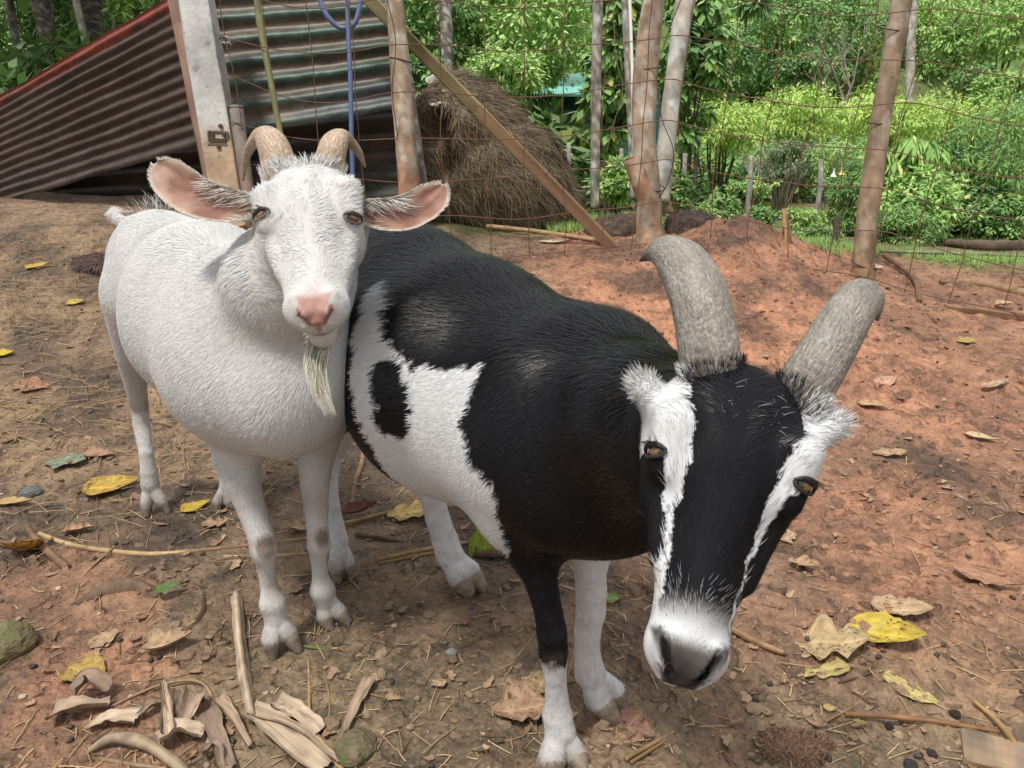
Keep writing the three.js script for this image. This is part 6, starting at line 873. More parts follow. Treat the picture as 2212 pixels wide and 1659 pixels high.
for (const a of [
  [242, 1055, 96, 0.62, 18, { col: Y, col2: SPOT, spot: 0.8, curl: 0.25 }, 'large yellow leaf with brown spots near the white hind hoof'],
  [424, 1098, 54, 0.55, 40, { col: s2l([208, 184, 56]), col2: Y, curl: 0.2 }, 'small bright yellow leaf behind the white foreleg'],
  [60, 1203, 84, 0.75, -30, { col: s2l([200, 150, 50]), col2: s2l([150, 84, 36]), spot: 1, curl: 0.5, cup: 0.5, tilt: -0.5, lift: 0.02 }, 'curled orange and yellow leaf leaning on a thick stick'],
  [190, 1457, 86, 0.8, -20, { col: s2l([192, 162, 88]), col2: OCH, curl: 0.2 }, 'dull yellow rounded leaf above the curled husk'],
  [8, 767, 40, 0.55, 10, { col: s2l([214, 196, 40]), col2: Y }, 'yellow leaf cut by the picture edge'],
  [1916, 1381, 138, 0.58, -42, { col: s2l([216, 192, 72]), col2: s2l([226, 208, 116]), spot: 0.5, curl: 0.35, cup: 0.25, lift: 0.012, roll: 0.12 }, 'large bright yellow leaf beside the black goat muzzle'],
  [1949, 1323, 108, 0.52, -14, { col: TAN, col2: s2l([180, 150, 120]), ragged: 0.12, curl: 0.25, cup: 0.3 }, 'dry tan leaf touching the large yellow leaf'],
  [1796, 1396, 132, 0.62, -22, { col: s2l([206, 184, 140]), col2: s2l([190, 160, 126]), shape: 'lobed', ragged: 0.18, cup: 0.15, lift: 0.012 }, 'pale lobed leaf lying over another pale leaf'],
  [1768, 1440, 112, 0.66, -38, { col: YP, col2: s2l([196, 170, 110]), shape: 'lobed', ragged: 0.25, cup: 0.08, lift: 0.004 }, 'pale yellow torn leaf under the lobed one'],
  [1965, 1497, 100, 0.42, -32, { col: YP, col2: s2l([190, 168, 96]), ragged: 0.2, cup: 0.12 }, 'pale yellow torn leaf alone on the flat grey earth'],
  [1052, 1187, 96, 0.5, 78, { col: s2l([150, 176, 52]), col2: s2l([196, 190, 60]), cup: 0.3, tilt: 0.9, lift: 0.03, curl: 0.3 }, 'upright yellow green leaf behind the black goat foreleg'],
  [143, 1003, 74, 0.6, 5, { col: GGR, col2: s2l([120, 136, 116]), shape: 'lobed', ragged: 0.2 }, 'grey green lobed leaf on the mud near the edge'],
  [369, 1288, 50, 0.42, 38, { col: GRN, col2: s2l([80, 130, 50]), cup: 0.4, lift: 0.022 }, 'fresh green leaf on the half buried root'],
  [1325, 1297, 32, 0.7, 10, { col: s2l([150, 180, 110]), col2: GRN }, 'small pale green leaf beside the black muzzle'],
  [1125, 1537, 108, 0.8, 12, { col: s2l([190, 158, 130]), col2: BRN, shape: 'lobed', ragged: 0.22, cup: 0.3, curl: 0.2 }, 'brown ragged dry leaf by the near black goat hoof'],
  [1355, 1572, 92, 0.8, 40, { col: s2l([196, 152, 128]), col2: PNK, shape: 'lobed', ragged: 0.25, cup: 0.05, lift: 0.003 }, 'flat pinkish decayed leaf below the far hoof'],
  [1170, 1487, 60, 0.8, 70, { col: s2l([200, 176, 136]), col2: BRN, ragged: 0.2, cup: 0.4, lift: 0.015 }, 'tan leaf between the black goat forelegs'],
  [369, 1402, 92, 0.45, 12, { col: TAN, col2: BRN, curl: 0.45, cup: 0.7, ragged: 0.15, lift: 0.012 }, 'tan curled leaf in front of the white goat'],
  [229, 1385, 56, 0.5, 50, { col: TAN, col2: s2l([180, 140, 110]), ragged: 0.2 }, 'tan torn leaf scrap near the mossy stone'],
  [33, 1088, 64, 0.42, 5, { col: s2l([206, 176, 120]), col2: OCH, ragged: 0.15 }, 'tan leaf beside the grey stone at the edge'],
  [215, 985, 62, 0.5, -10, { col: PNK, col2: BRN, cup: 0.3, ragged: 0.15 }, 'pinkish brown leaf beside the grey green leaf'],
  [175, 1150, 60, 0.45, 15, { col: s2l([196, 156, 124]), col2: BRN, cup: 0.6, ragged: 0.2 }, 'light brown leaf above the long pale stalk'],
  [465, 1135, 48, 0.7, 10, { col: s2l([190, 156, 128]), col2: BRN, shape: 'lobed', ragged: 0.3 }, 'small star shaped brown leaf behind the white foreleg'],
  [645, 1145, 44, 0.7, -30, { col: TAN, col2: BRN, shape: 'lobed', ragged: 0.3, cup: 0.5 }, 'crumpled tan leaf between the white forelegs'],
  [885, 1112, 84, 0.55, 8, { col: s2l([206, 180, 120]), col2: s2l([160, 130, 60]), shape: 'lobed', ragged: 0.2, cup: 0.3 }, 'tan and yellow leaf at the end of a reed under the belly'],
  [780, 1112, 66, 0.4, 20, { col: s2l([130, 80, 58]), col2: s2l([96, 60, 44]), cup: 0.8, curl: 0.3, lift: 0.014 }, 'dark reddish curled leaf behind the white goat'],
  [28, 950, 40, 0.5, 30, { col: BRN, col2: PNK }, 'brown leaf lying at the far edge'],
  [70, 838, 70, 0.45, 0, { col: s2l([176, 128, 100]), col2: BRN, ragged: 0.2 }, 'reddish brown leaf in the straw at the edge'],
  [82, 577, 46, 0.4, 4, { col: s2l([212, 180, 70]), col2: OCH }, 'yellow leaf on the straw far behind the goats'],
  [165, 656, 34, 0.55, 8, { col: s2l([208, 192, 80]), col2: OCH }, 'small yellow leaf behind the white rump'],
  [2121, 952, 56, 0.36, -30, { col: s2l([226, 206, 160]), col2: TAN, lift: 0.012 }, 'cream leaf on the red soil near the edge'],
  [2086, 740, 36, 0.8, 0, { col: s2l([184, 168, 100]), col2: OCH, shape: 'lobed' }, 'yellowish round leaf on the upper red slope'],
  [1914, 828, 46, 0.55, 20, { col: s2l([220, 180, 156]), col2: PNK }, 'pale pink leaf behind the black goat horn'],
  [1893, 582, 26, 0.6, -10, { col: s2l([232, 220, 200]), col2: TAN, lift: 0.015 }, 'white dry leaf at the foot of the leaning post'],
  [2168, 667, 34, 0.5, 0, { col: s2l([226, 200, 160]), col2: TAN, lift: 0.02, cup: 0.6 }, 'cream leaf resting on the half buried board'],
  [1165, 487, 44, 0.6, 60, { col: s2l([206, 170, 150]), col2: PNK, tilt: -0.7, lift: 0.05, shape: 'lobed' }, 'pinkish dry leaf standing at the foot of the haystack'],
  [1200, 525, 60, 0.28, -4, { col: s2l([226, 206, 182]), col2: TAN, lift: 0.006 }, 'whitish flake beside the pole by the brace foot'],
  [1735, 1222, 56, 0.6, -40, { col: s2l([206, 170, 136]), col2: BRN, shape: 'lobed', ragged: 0.3 }, 'tan leaf scraps beside the black goat cheek'],
  [1700, 1165, 40, 0.6, 20, { col: TAN, col2: BRN, shape: 'lobed', ragged: 0.3 }, 'small tan scrap right of the black muzzle stripe'],
  [1793, 1535, 26, 0.6, 0, { col: YP, col2: OCH }, 'tiny pale yellow leaf above the dung'],
  [1855, 1565, 24, 0.5, -30, { col: s2l([180, 180, 110]), col2: OCH, shape: 'lobed' }, 'tiny greenish scrap under the long brown stalks'],
  [1890, 880, 70, 0.3, -40, { col: s2l([204, 170, 130]), col2: BRN, lift: 0.012, ragged: 0.2 }, 'tan leaf strip behind the right ear tuft'],
  [1920, 985, 60, 0.4, -10, { col: s2l([206, 176, 140]), col2: BRN, lift: 0.01, shape: 'lobed' }, 'light brown leaf lying beyond the ear tuft'],
  [2150, 835, 60, 0.25, 14, { col: s2l([210, 180, 150]), col2: BRN, lift: 0.012 }, 'pale chip on the red soil at the far edge'],
  [2130, 1250, 110, 0.35, -35, { col: s2l([186, 140, 112]), col2: PNK, lift: 0.003, cup: 0.05, ragged: 0.2 }, 'large flat pinkish leaf pressed into the mud at the edge'],
]) litterLeaf(...a);
// sticks, stalks and roots lying on the soil
function stick(list, rpx, tone, label, name = 'stick', o = {}) {
  const pts = list.map(([u, v, lift]) => { const p = hit(u, v); p.y = land(p.x, p.z) + (lift ?? 0) + (o.sink ?? 0.3) * Math.max(...[].concat(rpx)) * depthOf(p) / FOC; return p; }), d = depthOf(pts[0]), rr = [].concat(rpx).map((r) => r * d / FOC), c = s2l(tone);
  return top(mesh(tube(pts, rr.length > 1 ? rr : [rr[0], rr[0], rr[0] * 0.8], o.seg ?? 9, { rings: o.rings ?? Math.max(16, list.length * 10), flat: o.flat, bump: (t, a) => 1 + 0.12 * n3(Math.cos(a) + label.length, Math.sin(a), t * 9) + 0.06 * n3(Math.cos(a) * 3 + label.length, Math.sin(a) * 3, t * 30) + (o.nodes ? 0.22 * Math.exp(-Math.pow(((t * o.nodes) % 1 - 0.5) / 0.05, 2)) : 0) + (o.groove ? -0.42 * Math.pow(Math.abs(Math.sin(a * 1.5)), 6) : 0), color: (t, a, p) => { const n = fbm3(p.x * 50, p.y * 50, p.z * 50, 3); return c.map((q) => q * (0.85 + 0.7 * n)); } }), Mt.wood), name, label, 'stick');
}
stick([[84, 1155], [160, 1180], [328, 1198], [434, 1190]], 5.5, [222, 192, 142], 'long pale yellow stalk lying across the mud by the white goat', 'stalk', { nodes: 5 });
stick([[428, 1191], [537, 1180], [660, 1165]], 5, [186, 152, 116], 'brown end of the long stalk passing behind the white forelegs', 'stalk');
stick([[483, 1203], [580, 1202], [672, 1196]], 3.4, [206, 178, 138], 'thin straight stalk just below the long one', 'stalk');
stick([[446, 1216], [540, 1212]], 3, [176, 146, 112], 'short thin stalk under the others near the white knee', 'stalk');
stick([[250, 1188, 0.01], [180, 1245], [164, 1294]], 2.6, [186, 156, 122], 'thin bent straw crossing the long stalk', 'straw');
stick([[61, 1151, 0.012], [95, 1190, 0.01], [147, 1229]], [7, 8, 9], [150, 118, 92], 'thick brown stick under the orange leaf');
stick([[-10, 1174], [55, 1186]], 8, [150, 120, 100], 'brown stick at the picture edge beside the orange leaf');
stick([[164, 1306], [205, 1285], [250, 1268], [300, 1266], [345, 1288]], [11, 18, 21, 19, 13], [134, 108, 88], 'thick brown root half buried in the mud', 'root', { sink: -0.25, seg: 16, rings: 60 });
stick([[300, 1395], [400, 1370], [437, 1325], [440, 1280]], [4, 9, 7, 3], [96, 72, 56], 'dark curved root in the mud below the green leaf', 'root', { sink: -0.2 });
stick([[512, 1296], [524, 1430], [546, 1560]], 18, [232, 210, 184], 'thick split corn stalk lying in front of the white goat', 'corn_stalk', { groove: 1, flat: 0.7, seg: 14, sink: 0.5 });
stick([[193, 1628], [240, 1612, 0.01], [300, 1617, 0.012], [350, 1640, 0.01], [405, 1675]], [5, 11, 13, 12, 11], [196, 176, 150], 'curved dry woody stem at the bottom of the husk pile', 'stem', { sink: 0.6, seg: 12 });
stick([[216, 1640], [280, 1652], [360, 1662]], 5, [176, 150, 122], 'thin lower strand of the curved dry stem', 'stem');
stick([[238, 1528], [352, 1489, 0.01], [434, 1485, 0.012], [471, 1528]], 3.2, [196, 166, 130], 'thin bent twig arching over the husk pile', 'twig');
stick([[666, 1426], [668, 1490], [673, 1569], [700, 1610], [740, 1665]], [2.5, 3, 4, 5, 6], [214, 178, 126], 'long pale stem running down to the bottom edge', 'stem');
stick([[700, 1450], [712, 1520], [706, 1595]], 2.2, [176, 146, 112], 'thin straw beside the long pale stem', 'straw');
stick([[651, 1399, 0.004], [713, 1406]], 2.6, [110, 150, 70], 'green grass blade by the white hoof', 'grass_blade');
stick([[815, 1211], [900, 1192], [1045, 1168]], 5, [206, 172, 122], 'pale reed pair under the black belly, upper one', 'reed', { nodes: 3 });
stick([[818, 1219], [910, 1200], [990, 1188]], 4, [186, 150, 100], 'pale reed pair under the black belly, lower one', 'reed');
stick([[742, 1140, 0.01], [860, 1102]], 4.5, [196, 160, 116], 'reed leaning towards the tan and yellow leaf', 'reed');
stick([[785, 926], [782, 1000], [768, 1040], [762, 1090]], 5, [164, 126, 98], 'bent brown twig standing between the two goats', 'twig');
stick([[835, 994], [884, 966]], 8, [206, 168, 132], 'short pale branch piece behind the black belly');
stick([[770, 1155], [868, 1172]], 5, [104, 84, 68], 'dark stick behind the white hind hoof pair');
stick([[1028, 1200], [1118, 1198]], 9, [110, 90, 74], 'dark stick behind the upright green leaf');
stick([[1328, 1244], [1406, 1272]], 5, [196, 154, 116], 'light brown stick behind the black muzzle', 'stick', { nodes: 2 });
stick([[1575, 1362, 0.004], [1640, 1392], [1698, 1414]], 7, [186, 148, 110], 'jointed bamboo piece right of the black muzzle', 'bamboo', { nodes: 2 });
stick([[1824, 1549, 0.006], [1983, 1561, 0.006], [2160, 1582]], [5, 6, 5], [170, 124, 84], 'long brown stalk pair at the lower corner, upper one', 'stalk');
stick([[1940, 1562, 0.004], [2074, 1600], [2215, 1664]], [2.5, 4, 4.5], [160, 116, 80], 'long brown stalk pair at the lower corner, lower one', 'stalk');
stick([[2102, 1522, 0.006], [2160, 1580, 0.01], [2220, 1648]], [4, 6, 7], [206, 168, 108], 'yellowish stalk slanting over the board in the corner', 'stalk');
stick([[1350, 1645, 0.004], [1455, 1582]], 5, [196, 160, 110], 'straw bundle stalk near the black hoof at the bottom', 'straw');
stick([[1362, 1652, 0.004], [1440, 1600]], 4, [180, 140, 92], 'second stalk of the straw bundle at the bottom', 'straw');
stick([[1809, 1477], [1881, 1455]], 2.6, [120, 88, 66], 'short dark twig below the pale lobed leaf', 'twig');
stick([[1783, 1562, 0.003], [1848, 1526]], 3, [190, 156, 112], 'short straw above the dung heap', 'straw');
stick([[1793, 1560], [1850, 1625], [1900, 1660]], 2, [150, 116, 86], 'thin straw running to the bottom edge past the dung', 'straw');
stick([[1908, 565, 0.03], [1971, 609, 0.02], [1986, 652]], [6, 6, 5], [150, 118, 92], 'thin branch lying on the slope beside the leaning post', 'branch');
stick([[2030, 612], [2110, 616], [2230, 642]], [5, 9, 11], [176, 146, 112], 'pale log lying along the edge of the grass', 'log');
stick([[1052, 498, 0.02], [1150, 506, 0.015], [1300, 522]], 5, [204, 170, 128], 'long pale pole lying at the foot of the haystack', 'pole');
stick([[1312, 492, 0.03], [1350, 476, 0.05], [1402, 468, 0.04]], [9, 8, 10], [196, 166, 128], 'pale bent branch left of the thick fence post', 'branch');
stick([[1425, 432, 0.04], [1445, 440, 0.05], [1452, 462]], [8, 9, 11], [150, 126, 98], 'short forked branch right of the thick fence post', 'branch');
stick([[1270, 452, 0.06], [1330, 456, 0.06], [1380, 460, 0.06]], 7, [128, 108, 84], 'brown rail lying behind the brace foot', 'branch');
stick([[1900, 552, 0.02], [2050, 556, 0.02], [2225, 560, 0.02]], [3, 4, 4], [170, 162, 140], 'long pale pole lying across the grass', 'pole');
stick([[2040, 532, 0.02], [2130, 540, 0.02], [2230, 540, 0.02]], [8, 12, 13], [120, 100, 84], 'dark rotten log under the edge bushes', 'log');
{ // split stake, half-buried board, flat board, stones, dung, husks
  const b = hit(1698, 518); const g = group('broken_stake', 'short split wooden stake with a jagged top behind the red mound', 'stake', null, b), d = depthOf(b);
  for (const [u0, u1, w, t] of [[1690, 1693, 0.022, [206, 168, 124]], [1699, 1696, 0.026, [158, 124, 90]]]) mesh(plankGeo(at(u0 + 8, 530, d), at(u1, t[0] > 200 ? 452 : 464, d), w, 0.03, V(1, 0, 0.3), (tt, x, p) => s2l(t).map((q) => q * (0.85 + 0.5 * fbm3(p.x * 30, p.y * 10, p.z * 30, 2))), u0), Mt.wood, 'split_half', g); rebase(g);
  const l = hit(2040, 664), r = hit(2235, 690); l.y -= 0.012; r.y -= 0.005;
  top(mesh(plankGeo(l, r, 0.05, 0.03, V(0, 1, 0), (t, x, p) => s2l([166, 128, 98]).map((q) => q * (0.8 + 0.6 * fbm3(p.x * 26, p.y * 26, p.z * 26, 3))), 4), Mt.wood), 'half_buried_board', 'narrow board half buried in the red soil near the edge', 'board');
  const fa = hit(2075, 1612), fb = hit(2260, 1665); fa.y += 0.006; fb.y += 0.006;
  top(mesh(plankGeo(fa, fb, 0.075, 0.014, V(0.4, 0, 1), (t, x, p) => mixc(s2l([196, 168, 138]), s2l([150, 142, 134]), sstep(-0.1, 0.3, fbm3(p.x * 20, p.y * 20, p.z * 20, 2))).map((q) => q * (0.85 + 0.5 * fbm3(p.x * 60, p.y * 60, p.z * 14, 2))), 6), Mt.wood), 'board', 'weathered pale board under the stalks in the lower corner', 'board');
  const stone = (u, v, rpx, sy, tone, moss, label, name = 'stone') => {
    const p = hit(u, v), rr = rpx * depthOf(p) / FOC, G = new THREE.IcosahedronGeometry(1, 5), A = G.attributes.position, cl = []; for (let i = 0; i < A.count; i++) { const q = V(A.getX(i), A.getY(i), A.getZ(i)), n = 1 + 0.3 * fbm3(q.x * 1.3 + u, q.y * 1.3, q.z * 1.3, 3) + 0.09 * fbm3(q.x * 5 + v, q.y * 5, q.z * 5, 2); q.multiplyScalar(n * rr); q.y *= sy; A.setXYZ(i, q.x, q.y, q.z); const m = fbm3(q.x * 60, q.y * 60, q.z * 60, 3); cl.push(...mixc(s2l(tone), s2l(moss), sstep(0, 0.25, m)).map((c) => c * (0.85 + 0.6 * m))); }
    G.setAttribute('color', new THREE.Float32BufferAttribute(cl, 3)); G.computeVertexNormals(); const M0 = mesh(G, Mt.rock); M0.position.set(p.x, land(p.x, p.z) + rr * sy * 0.35, p.z); return top(M0, name, label, 'stone');
  };
  stone(18, 1400, 56, 0.75, [150, 134, 98], [126, 126, 76], 'mossy tan boulder at the picture edge');
  stone(772, 1620, 46, 0.62, [158, 140, 108], [116, 112, 72], 'mossy lump of stone at the bottom between straw');
  stone(68, 1066, 22, 0.5, [138, 140, 134], [112, 118, 118], 'bluish grey flat stone beside the tan leaf');
  stone(976, 1412, 12, 0.7, [206, 208, 206], [184, 190, 190], 'small white quartz pebble in front of the black goat', 'pebble');
  stone(928, 1330, 15, 0.5, [176, 154, 124], [150, 130, 104], 'tan pebble in front of the black hind hoof', 'pebble');
  stone(716, 1568, 22, 0.5, [186, 158, 126], [160, 134, 106], 'smooth tan stone above the mossy lump');
  stone(2062, 1546, 11, 0.9, [70, 56, 44], [54, 44, 36], 'round dark dropping on the flat grey earth', 'dropping');
  stone(1966, 1655, 15, 0.7, [74, 72, 72], [48, 48, 50], 'black stone at the bottom edge');
  stone(2012, 1632, 11, 0.9, [70, 66, 60], [54, 50, 46], 'small dark stone next to the black one', 'pebble');
  stone(1920, 1572, 9, 0.9, [70, 56, 44], [54, 44, 36], 'small dark dropping under the long stalks', 'dropping');
  stone(405, 1418, 15, 0.5, [186, 156, 128], [160, 132, 106], 'pale stone chip below the tan curled leaf', 'pebble');
  const lump = (u, v, rx, ry, rz, tone, label, n, name) => { // fibrous heap
    const p = hit(u, v), k = depthOf(p) / FOC, c = p.clone(), R0 = [rx * k, ry * k, rz * k], f = (x, y, z) => { const a = (x - c.x) / R0[0], b2 = (y - c.y) / R0[1], e = (z - c.z) / R0[2]; return (Math.sqrt(a * a + b2 * b2 + e * e) - 1) * Math.min(...R0) + 0.45 * Math.min(...R0) * fbm3(x * 1.6 / R0[0], y * 1.6 / R0[0], z * 1.6 / R0[0], 3); };
    const lo = c.clone().sub(V(R0[0] * 1.5, R0[1] * 0.5, R0[2] * 1.5)), hi = c.clone().add(V(R0[0] * 1.5, R0[1] * 1.6, R0[2] * 1.5)), net = surfaceNet(f, lo, hi, Math.min(0.012, R0[1] * 0.16)), col = []; for (let i = 0; i < net.pos.length; i += 3) { const m = fbm3(net.pos[i] * 40, net.pos[i + 1] * 40, net.pos[i + 2] * 40, 3); col.push(...s2l(tone).map((q) => q * (0.75 + 1.1 * m))); }
    const g2 = group(name, label, 'heap', null, c.clone()); mesh(geo(net.pos, net.idx, { normal: net.nor, color: col }), Mt.flat, 'core', g2);
    mesh(hair(net, n, (u * 3) | 0, (q, nn, R) => ({ dir: V(R() - 0.5, -0.3, R() - 0.5), len: 0.28 * Math.min(R0[0], 0.14), width: 0.0022, lift: 0.25, mess: 1.4, color: ((k) => s2l(tone).map((a) => a * k))(0.5 + 1.1 * R()) })), Mt.dry, 'fibres', g2).userData.kind = 'stuff'; rebase(g2);
  };
  lump(1718, 1618, 72, 22, 42, [124, 94, 72], 'brown fibrous dung pat in front of the black muzzle', 2200, 'dung_pat');
  lump(215, 572, 60, 18, 50, [92, 70, 62], 'dark manure clod heap behind the white rump', 1600, 'manure_heap');
  lump(1340, 500, 70, 34, 60, [98, 76, 62], 'dark mulch heap left of the thick fence post', 1800, 'mulch_heap');
  lump(1490, 492, 66, 34, 50, [84, 66, 56], 'dark mulch heap right of the thick fence post', 1800, 'mulch_heap');
  // corn husks: curled papery strips in a pile
  const HC = [s2l([214, 190, 162]), s2l([190, 164, 138]), s2l([158, 134, 114])];
  const husk = (pts, wpx, i, o = {}) => {
    const P = pts.map(([u, v, lift]) => { const p = hit(u, v); p.y += (lift ?? 0.01); return p; }), cv = new THREE.CatmullRomCurve3(P), n = 16, m = 7, pos = [], col = [], idx = [], uv = [], k = depthOf(P[0]) / FOC * 1.45, R = rng(i * 31 + 5), c0 = HC[i % 3], ph = R() * 9;
    for (let a = 0; a <= n; a++) { const t = a / n, c = cv.getPoint(t), D = cv.getTangent(t), S = D.clone().cross(up1).normalize(), w = wpx * k * 0.5 * (o.taper ? Math.pow(1 - t, 0.5) : 0.75 + 0.3 * Math.sin(t * 3 + ph)) * (1 + 0.2 * n2(t * 7, ph, 3)); for (let b = 0; b <= m; b++) { const q = b / m * 2 - 1, cu = (o.curl ?? 0.5), p = c.clone().addScaledVector(S, q * w * (1 - 0.25 * cu * q * q)); p.y += cu * w * q * q * (q > 0 ? 1 : 0.5) + 0.004 * n2(t * 6, q * 4 + ph, 7) + (b % 2) * 0.0022; const f = 0.8 + 0.3 * n2(q * 9 + ph, t * 2, 11) + 0.2 * n2(t * 9, q * 3, 13); pos.push(p.x, p.y, p.z); uv.push(q * w * 5 + ph, t * 0.4); col.push(...mixc(c0, HC[2], sstep(0.15, 0.5, fbm2(t * 5, q * 3 + ph, 3, i))).map((x) => x * f)); } }
    for (let a = 0; a < n; a++) for (let b = 0; b < m; b++) { const q = a * (m + 1) + b, r2 = q + m + 1; idx.push(q, q + 1, r2, q + 1, r2 + 1, r2); } return mesh(geo(pos, idx, { color: col, uv }), Mt.husk);
  };
  [[[[541, 1540], [600, 1590, 0.016], [700, 1672]], 46, 'broad brown corn husk running to the bottom edge under the stalk end', 0.4], [[[545, 1548], [640, 1590, 0.02], [735, 1655]], 26, 'narrow purple brown husk strip beside the broad husk', 0.6], [[[448, 1545], [470, 1600, 0.014], [497, 1672]], 50, 'broad pale corn husk in the middle of the pile', 0.3], [[[358, 1500, 0.03], [366, 1550, 0.03], [368, 1612, 0.02]], 24, 'upright rolled husk strip at the side of the pile', 1.1], [[[430, 1515, 0.02], [415, 1555, 0.02], [385, 1590]], 36, 'curled pale husk across the pile', 0.8], [[[400, 1510, 0.02], [392, 1550, 0.015], [384, 1590]], 30, 'torn husk flap under the rolled strip', 0.6], [[[345, 1616, 0.012], [390, 1598, 0.022], [440, 1600, 0.012]], 40, 'pale husk folded over near the curved stem', 0.9], [[[470, 1520, 0.014], [500, 1560, 0.02], [540, 1620]], 30, 'grey brown husk leaning on the broad pale husk', 0.7], [[[440, 1640, 0.01], [470, 1628, 0.02], [480, 1670]], 34, 'small torn husk at the bottom edge', 0.9], [[[600, 1520], [640, 1545, 0.01], [690, 1590]], 34, 'dull purple husk piece right of the stalk', 0.3], [[[115, 1556, 0.012], [165, 1545, 0.02], [240, 1530, 0.012]], 52, 'large crumpled pale husk left of the pile', 0.6], [[[165, 1520, 0.02], [200, 1500, 0.035], [238, 1510, 0.02]], 40, 'upper curl of the crumpled pale husk', 1.0], [[[190, 1580, 0.008], [240, 1565, 0.014], [300, 1560]], 34, 'flat husk scrap below the crumpled one', 0.4], [[[745, 1590], [770, 1530, 0.008], [800, 1475]], 24, 'straight pale husk strip above the mossy lump', 0.3], [[[300, 1555, 0.006], [330, 1540, 0.014], [352, 1530]], 24, 'small husk scrap left of the rolled strip', 0.7]].forEach(([p, w, lb, cu], i) => top(husk(p, w, i, { curl: cu }), 'corn_husk', lb, 'husk'));
  // uncountable bits: clods, straw, flakes, droppings
  const R = rng(1313), m4 = new THREE.Matrix4(), Q = new THREE.Quaternion(), C = new THREE.Color(), E = new THREE.Euler();
  const scatter = (name, label, cat, geoms, count, put, where) => { geoms.forEach((G, gi) => { const im = new THREE.InstancedMesh(G, Mt.flat, Math.floor(count / geoms.length)); im.castShadow = im.receiveShadow = true; for (let i = 0; i < im.count; i++) { let x, z, guard = 0; if (where) [x, z] = where(R); else do { const d = 0.75 + Math.pow(R(), 1.5) * 3.6; z = -d; x = (R() * 2 - 1) * (0.35 + d * 0.72); } while ((fenceZ(x) - z > 0.3 || R() > 0.35 + 0.9 * (fbm2(x * 1.7, z * 1.7, 3, 77 + cat.length) + 0.25)) && guard++ < 40); const o = put(x, z, R); E.set(o.rx ?? 0, R() * 6.283, o.rz ?? 0); Q.setFromEuler(E); m4.compose(V(x, land(x, z) + (o.lift ?? 0), z), Q, o.s); im.setMatrixAt(i, m4); im.setColorAt(i, C.setRGB(...o.c)); } top(im, name, label[gi] ?? label[0], cat); im.userData.kind = 'stuff'; }); };
  const clodG = [1, 2].map((s) => { const G = new THREE.IcosahedronGeometry(1, 1), A = G.attributes.position; for (let i = 0; i < A.count; i++) { const q = V(A.getX(i), A.getY(i), A.getZ(i)), n = 1 + 0.45 * n3(q.x * 1.7 + s * 9, q.y * 1.7, q.z * 1.7); A.setXYZ(i, q.x * n, q.y * n * 0.7, q.z * n); } G.computeVertexNormals(); return G; });
  scatter('soil_clods', ['brown soil clods strewn over the yard', 'crumbs of reddish soil strewn over the yard'], 'soil', clodG, 4200, (x, z, r) => { const s = 0.0022 + 0.0085 * Math.pow(r(), 3.2), c = soilColor(x, z), k = 0.8 + 0.35 * r(); return { s: V(s * (0.7 + r()), s * (0.5 + 0.5 * r()), s), lift: s * 0.25, c: c.map((q) => q * k), rx: r() * 3 }; });
  const strawG = [0, 1].map((s) => tube([V(-0.5, 0, 0), V(-0.1, 0.004, 0.008 * (s ? -1 : 1)), V(0.5, 0, s ? 0.02 : 0)], [0.016, 0.016, 0.01], 4, { rings: 5 }));
  scatter('straw_bits', ['short straw bits strewn over the soil', 'bent straw bits strewn over the soil'], 'straw', strawG, 3000, (x, z, r) => { const s = 0.018 + 0.07 * r() * r(), t = r(); return { s: V(s, s * 0.6, 0.06 + 0.03 * r()), lift: 0.003, rz: (r() - 0.5) * 0.25, c: mixc(s2l([214, 182, 136]), s2l([112, 82, 60]), t) }; });
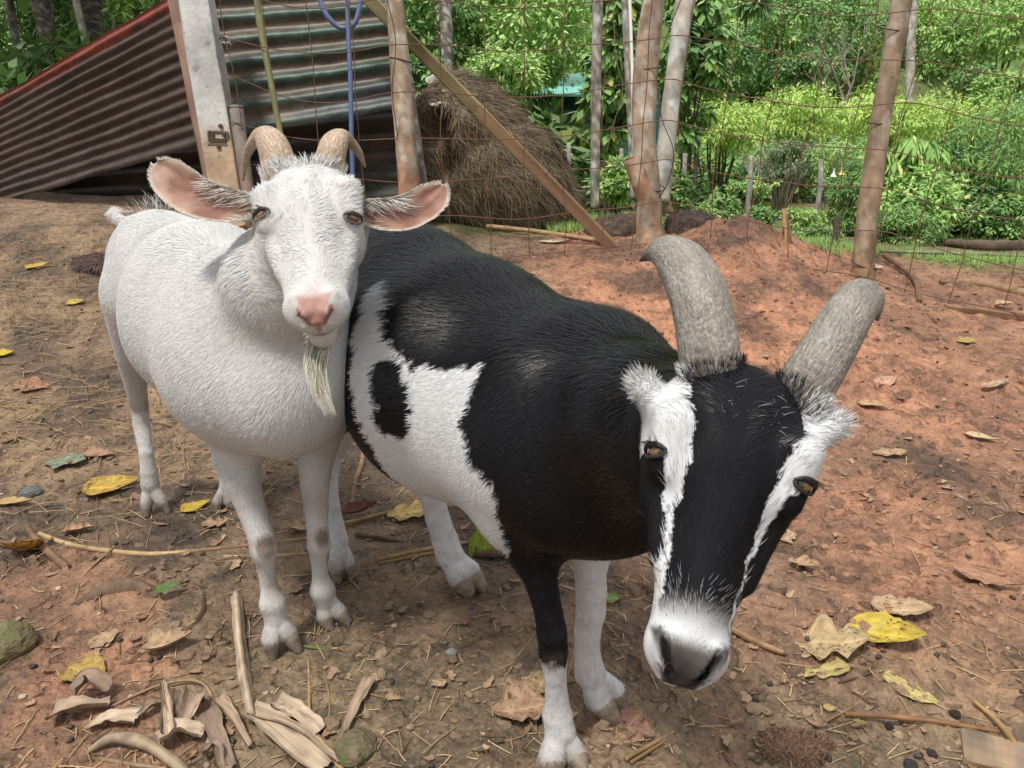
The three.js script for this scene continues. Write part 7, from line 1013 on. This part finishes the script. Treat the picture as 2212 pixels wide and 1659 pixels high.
  const flakeG = [leafGeo(1, 0.6, { seed: 3, col: [1, 1, 1], col2: [0.7, 0.62, 0.55], shape: 'lobed', ragged: 0.25, cup: 0.35, curl: 0.25 }), leafGeo(1, 0.4, { seed: 8, col: [1, 1, 1], col2: [0.7, 0.62, 0.55], ragged: 0.2, cup: 0.5, curl: 0.4 })];
  scatter('leaf_flakes', ['crumbled dry leaf flakes on the soil', 'small curled leaf flakes on the soil'], 'leaf litter', flakeG, 1200, (x, z, r) => { const s = 0.008 + 0.028 * Math.pow(r(), 2); return { s: V(s, s, s), lift: 0.003, rx: (r() - 0.5) * 0.5, rz: (r() - 0.5) * 0.5, c: mixc(mixc(s2l([176, 142, 112]), s2l([214, 188, 154]), r() * r()), s2l([120, 86, 66]), r()) }; });
  scatter('droppings', ['scattered dark goat droppings'], 'droppings', [new THREE.SphereGeometry(1, 8, 6)], 230, (x, z, r) => ({ s: V(0.006 + 0.002 * r(), 0.005, 0.005), lift: 0.003, c: mixc([0.035, 0.026, 0.02], [0.09, 0.065, 0.045], r()) }));
  scatter('gravel', ['pale gravel grains on the trodden soil'], 'gravel', [clodG[0]], 280, (x, z, r) => { const s = 0.0018 + 0.005 * Math.pow(r(), 3); return { s: V(s, s * 0.8, s), lift: s * 0.3, c: mixc(s2l([196, 176, 150]), s2l([150, 140, 130]), r()) }; });
  const hay = (r, c, w) => { const a = r() * 6.283, q = Math.sqrt(r()); return [c[0] + Math.cos(a) * q * w[0], c[1] + Math.sin(a) * q * w[1]]; };
  scatter('hay_wisps', ['dry hay wisps on the tan ground behind the white goat', 'bent hay wisps on the tan ground behind the white goat'], 'hay', strawG, 1500, (x, z, r) => { const s = 0.05 + 0.13 * r() * r(); return { s: V(s, s * 0.5, 0.05 + 0.03 * r()), lift: 0.006 + 0.01 * r(), rz: (r() - 0.5) * 0.2, c: mixc(s2l([206, 178, 128]), s2l([132, 106, 78]), r() * r()) }; }, (r) => hay(r, r() < 0.5 ? [-2.1, -3.3] : r() < 0.6 ? [-1.7, -2.5] : [-1.3, -2.0], [0.75, 0.5]));
}

renderer.render(scene, camera);
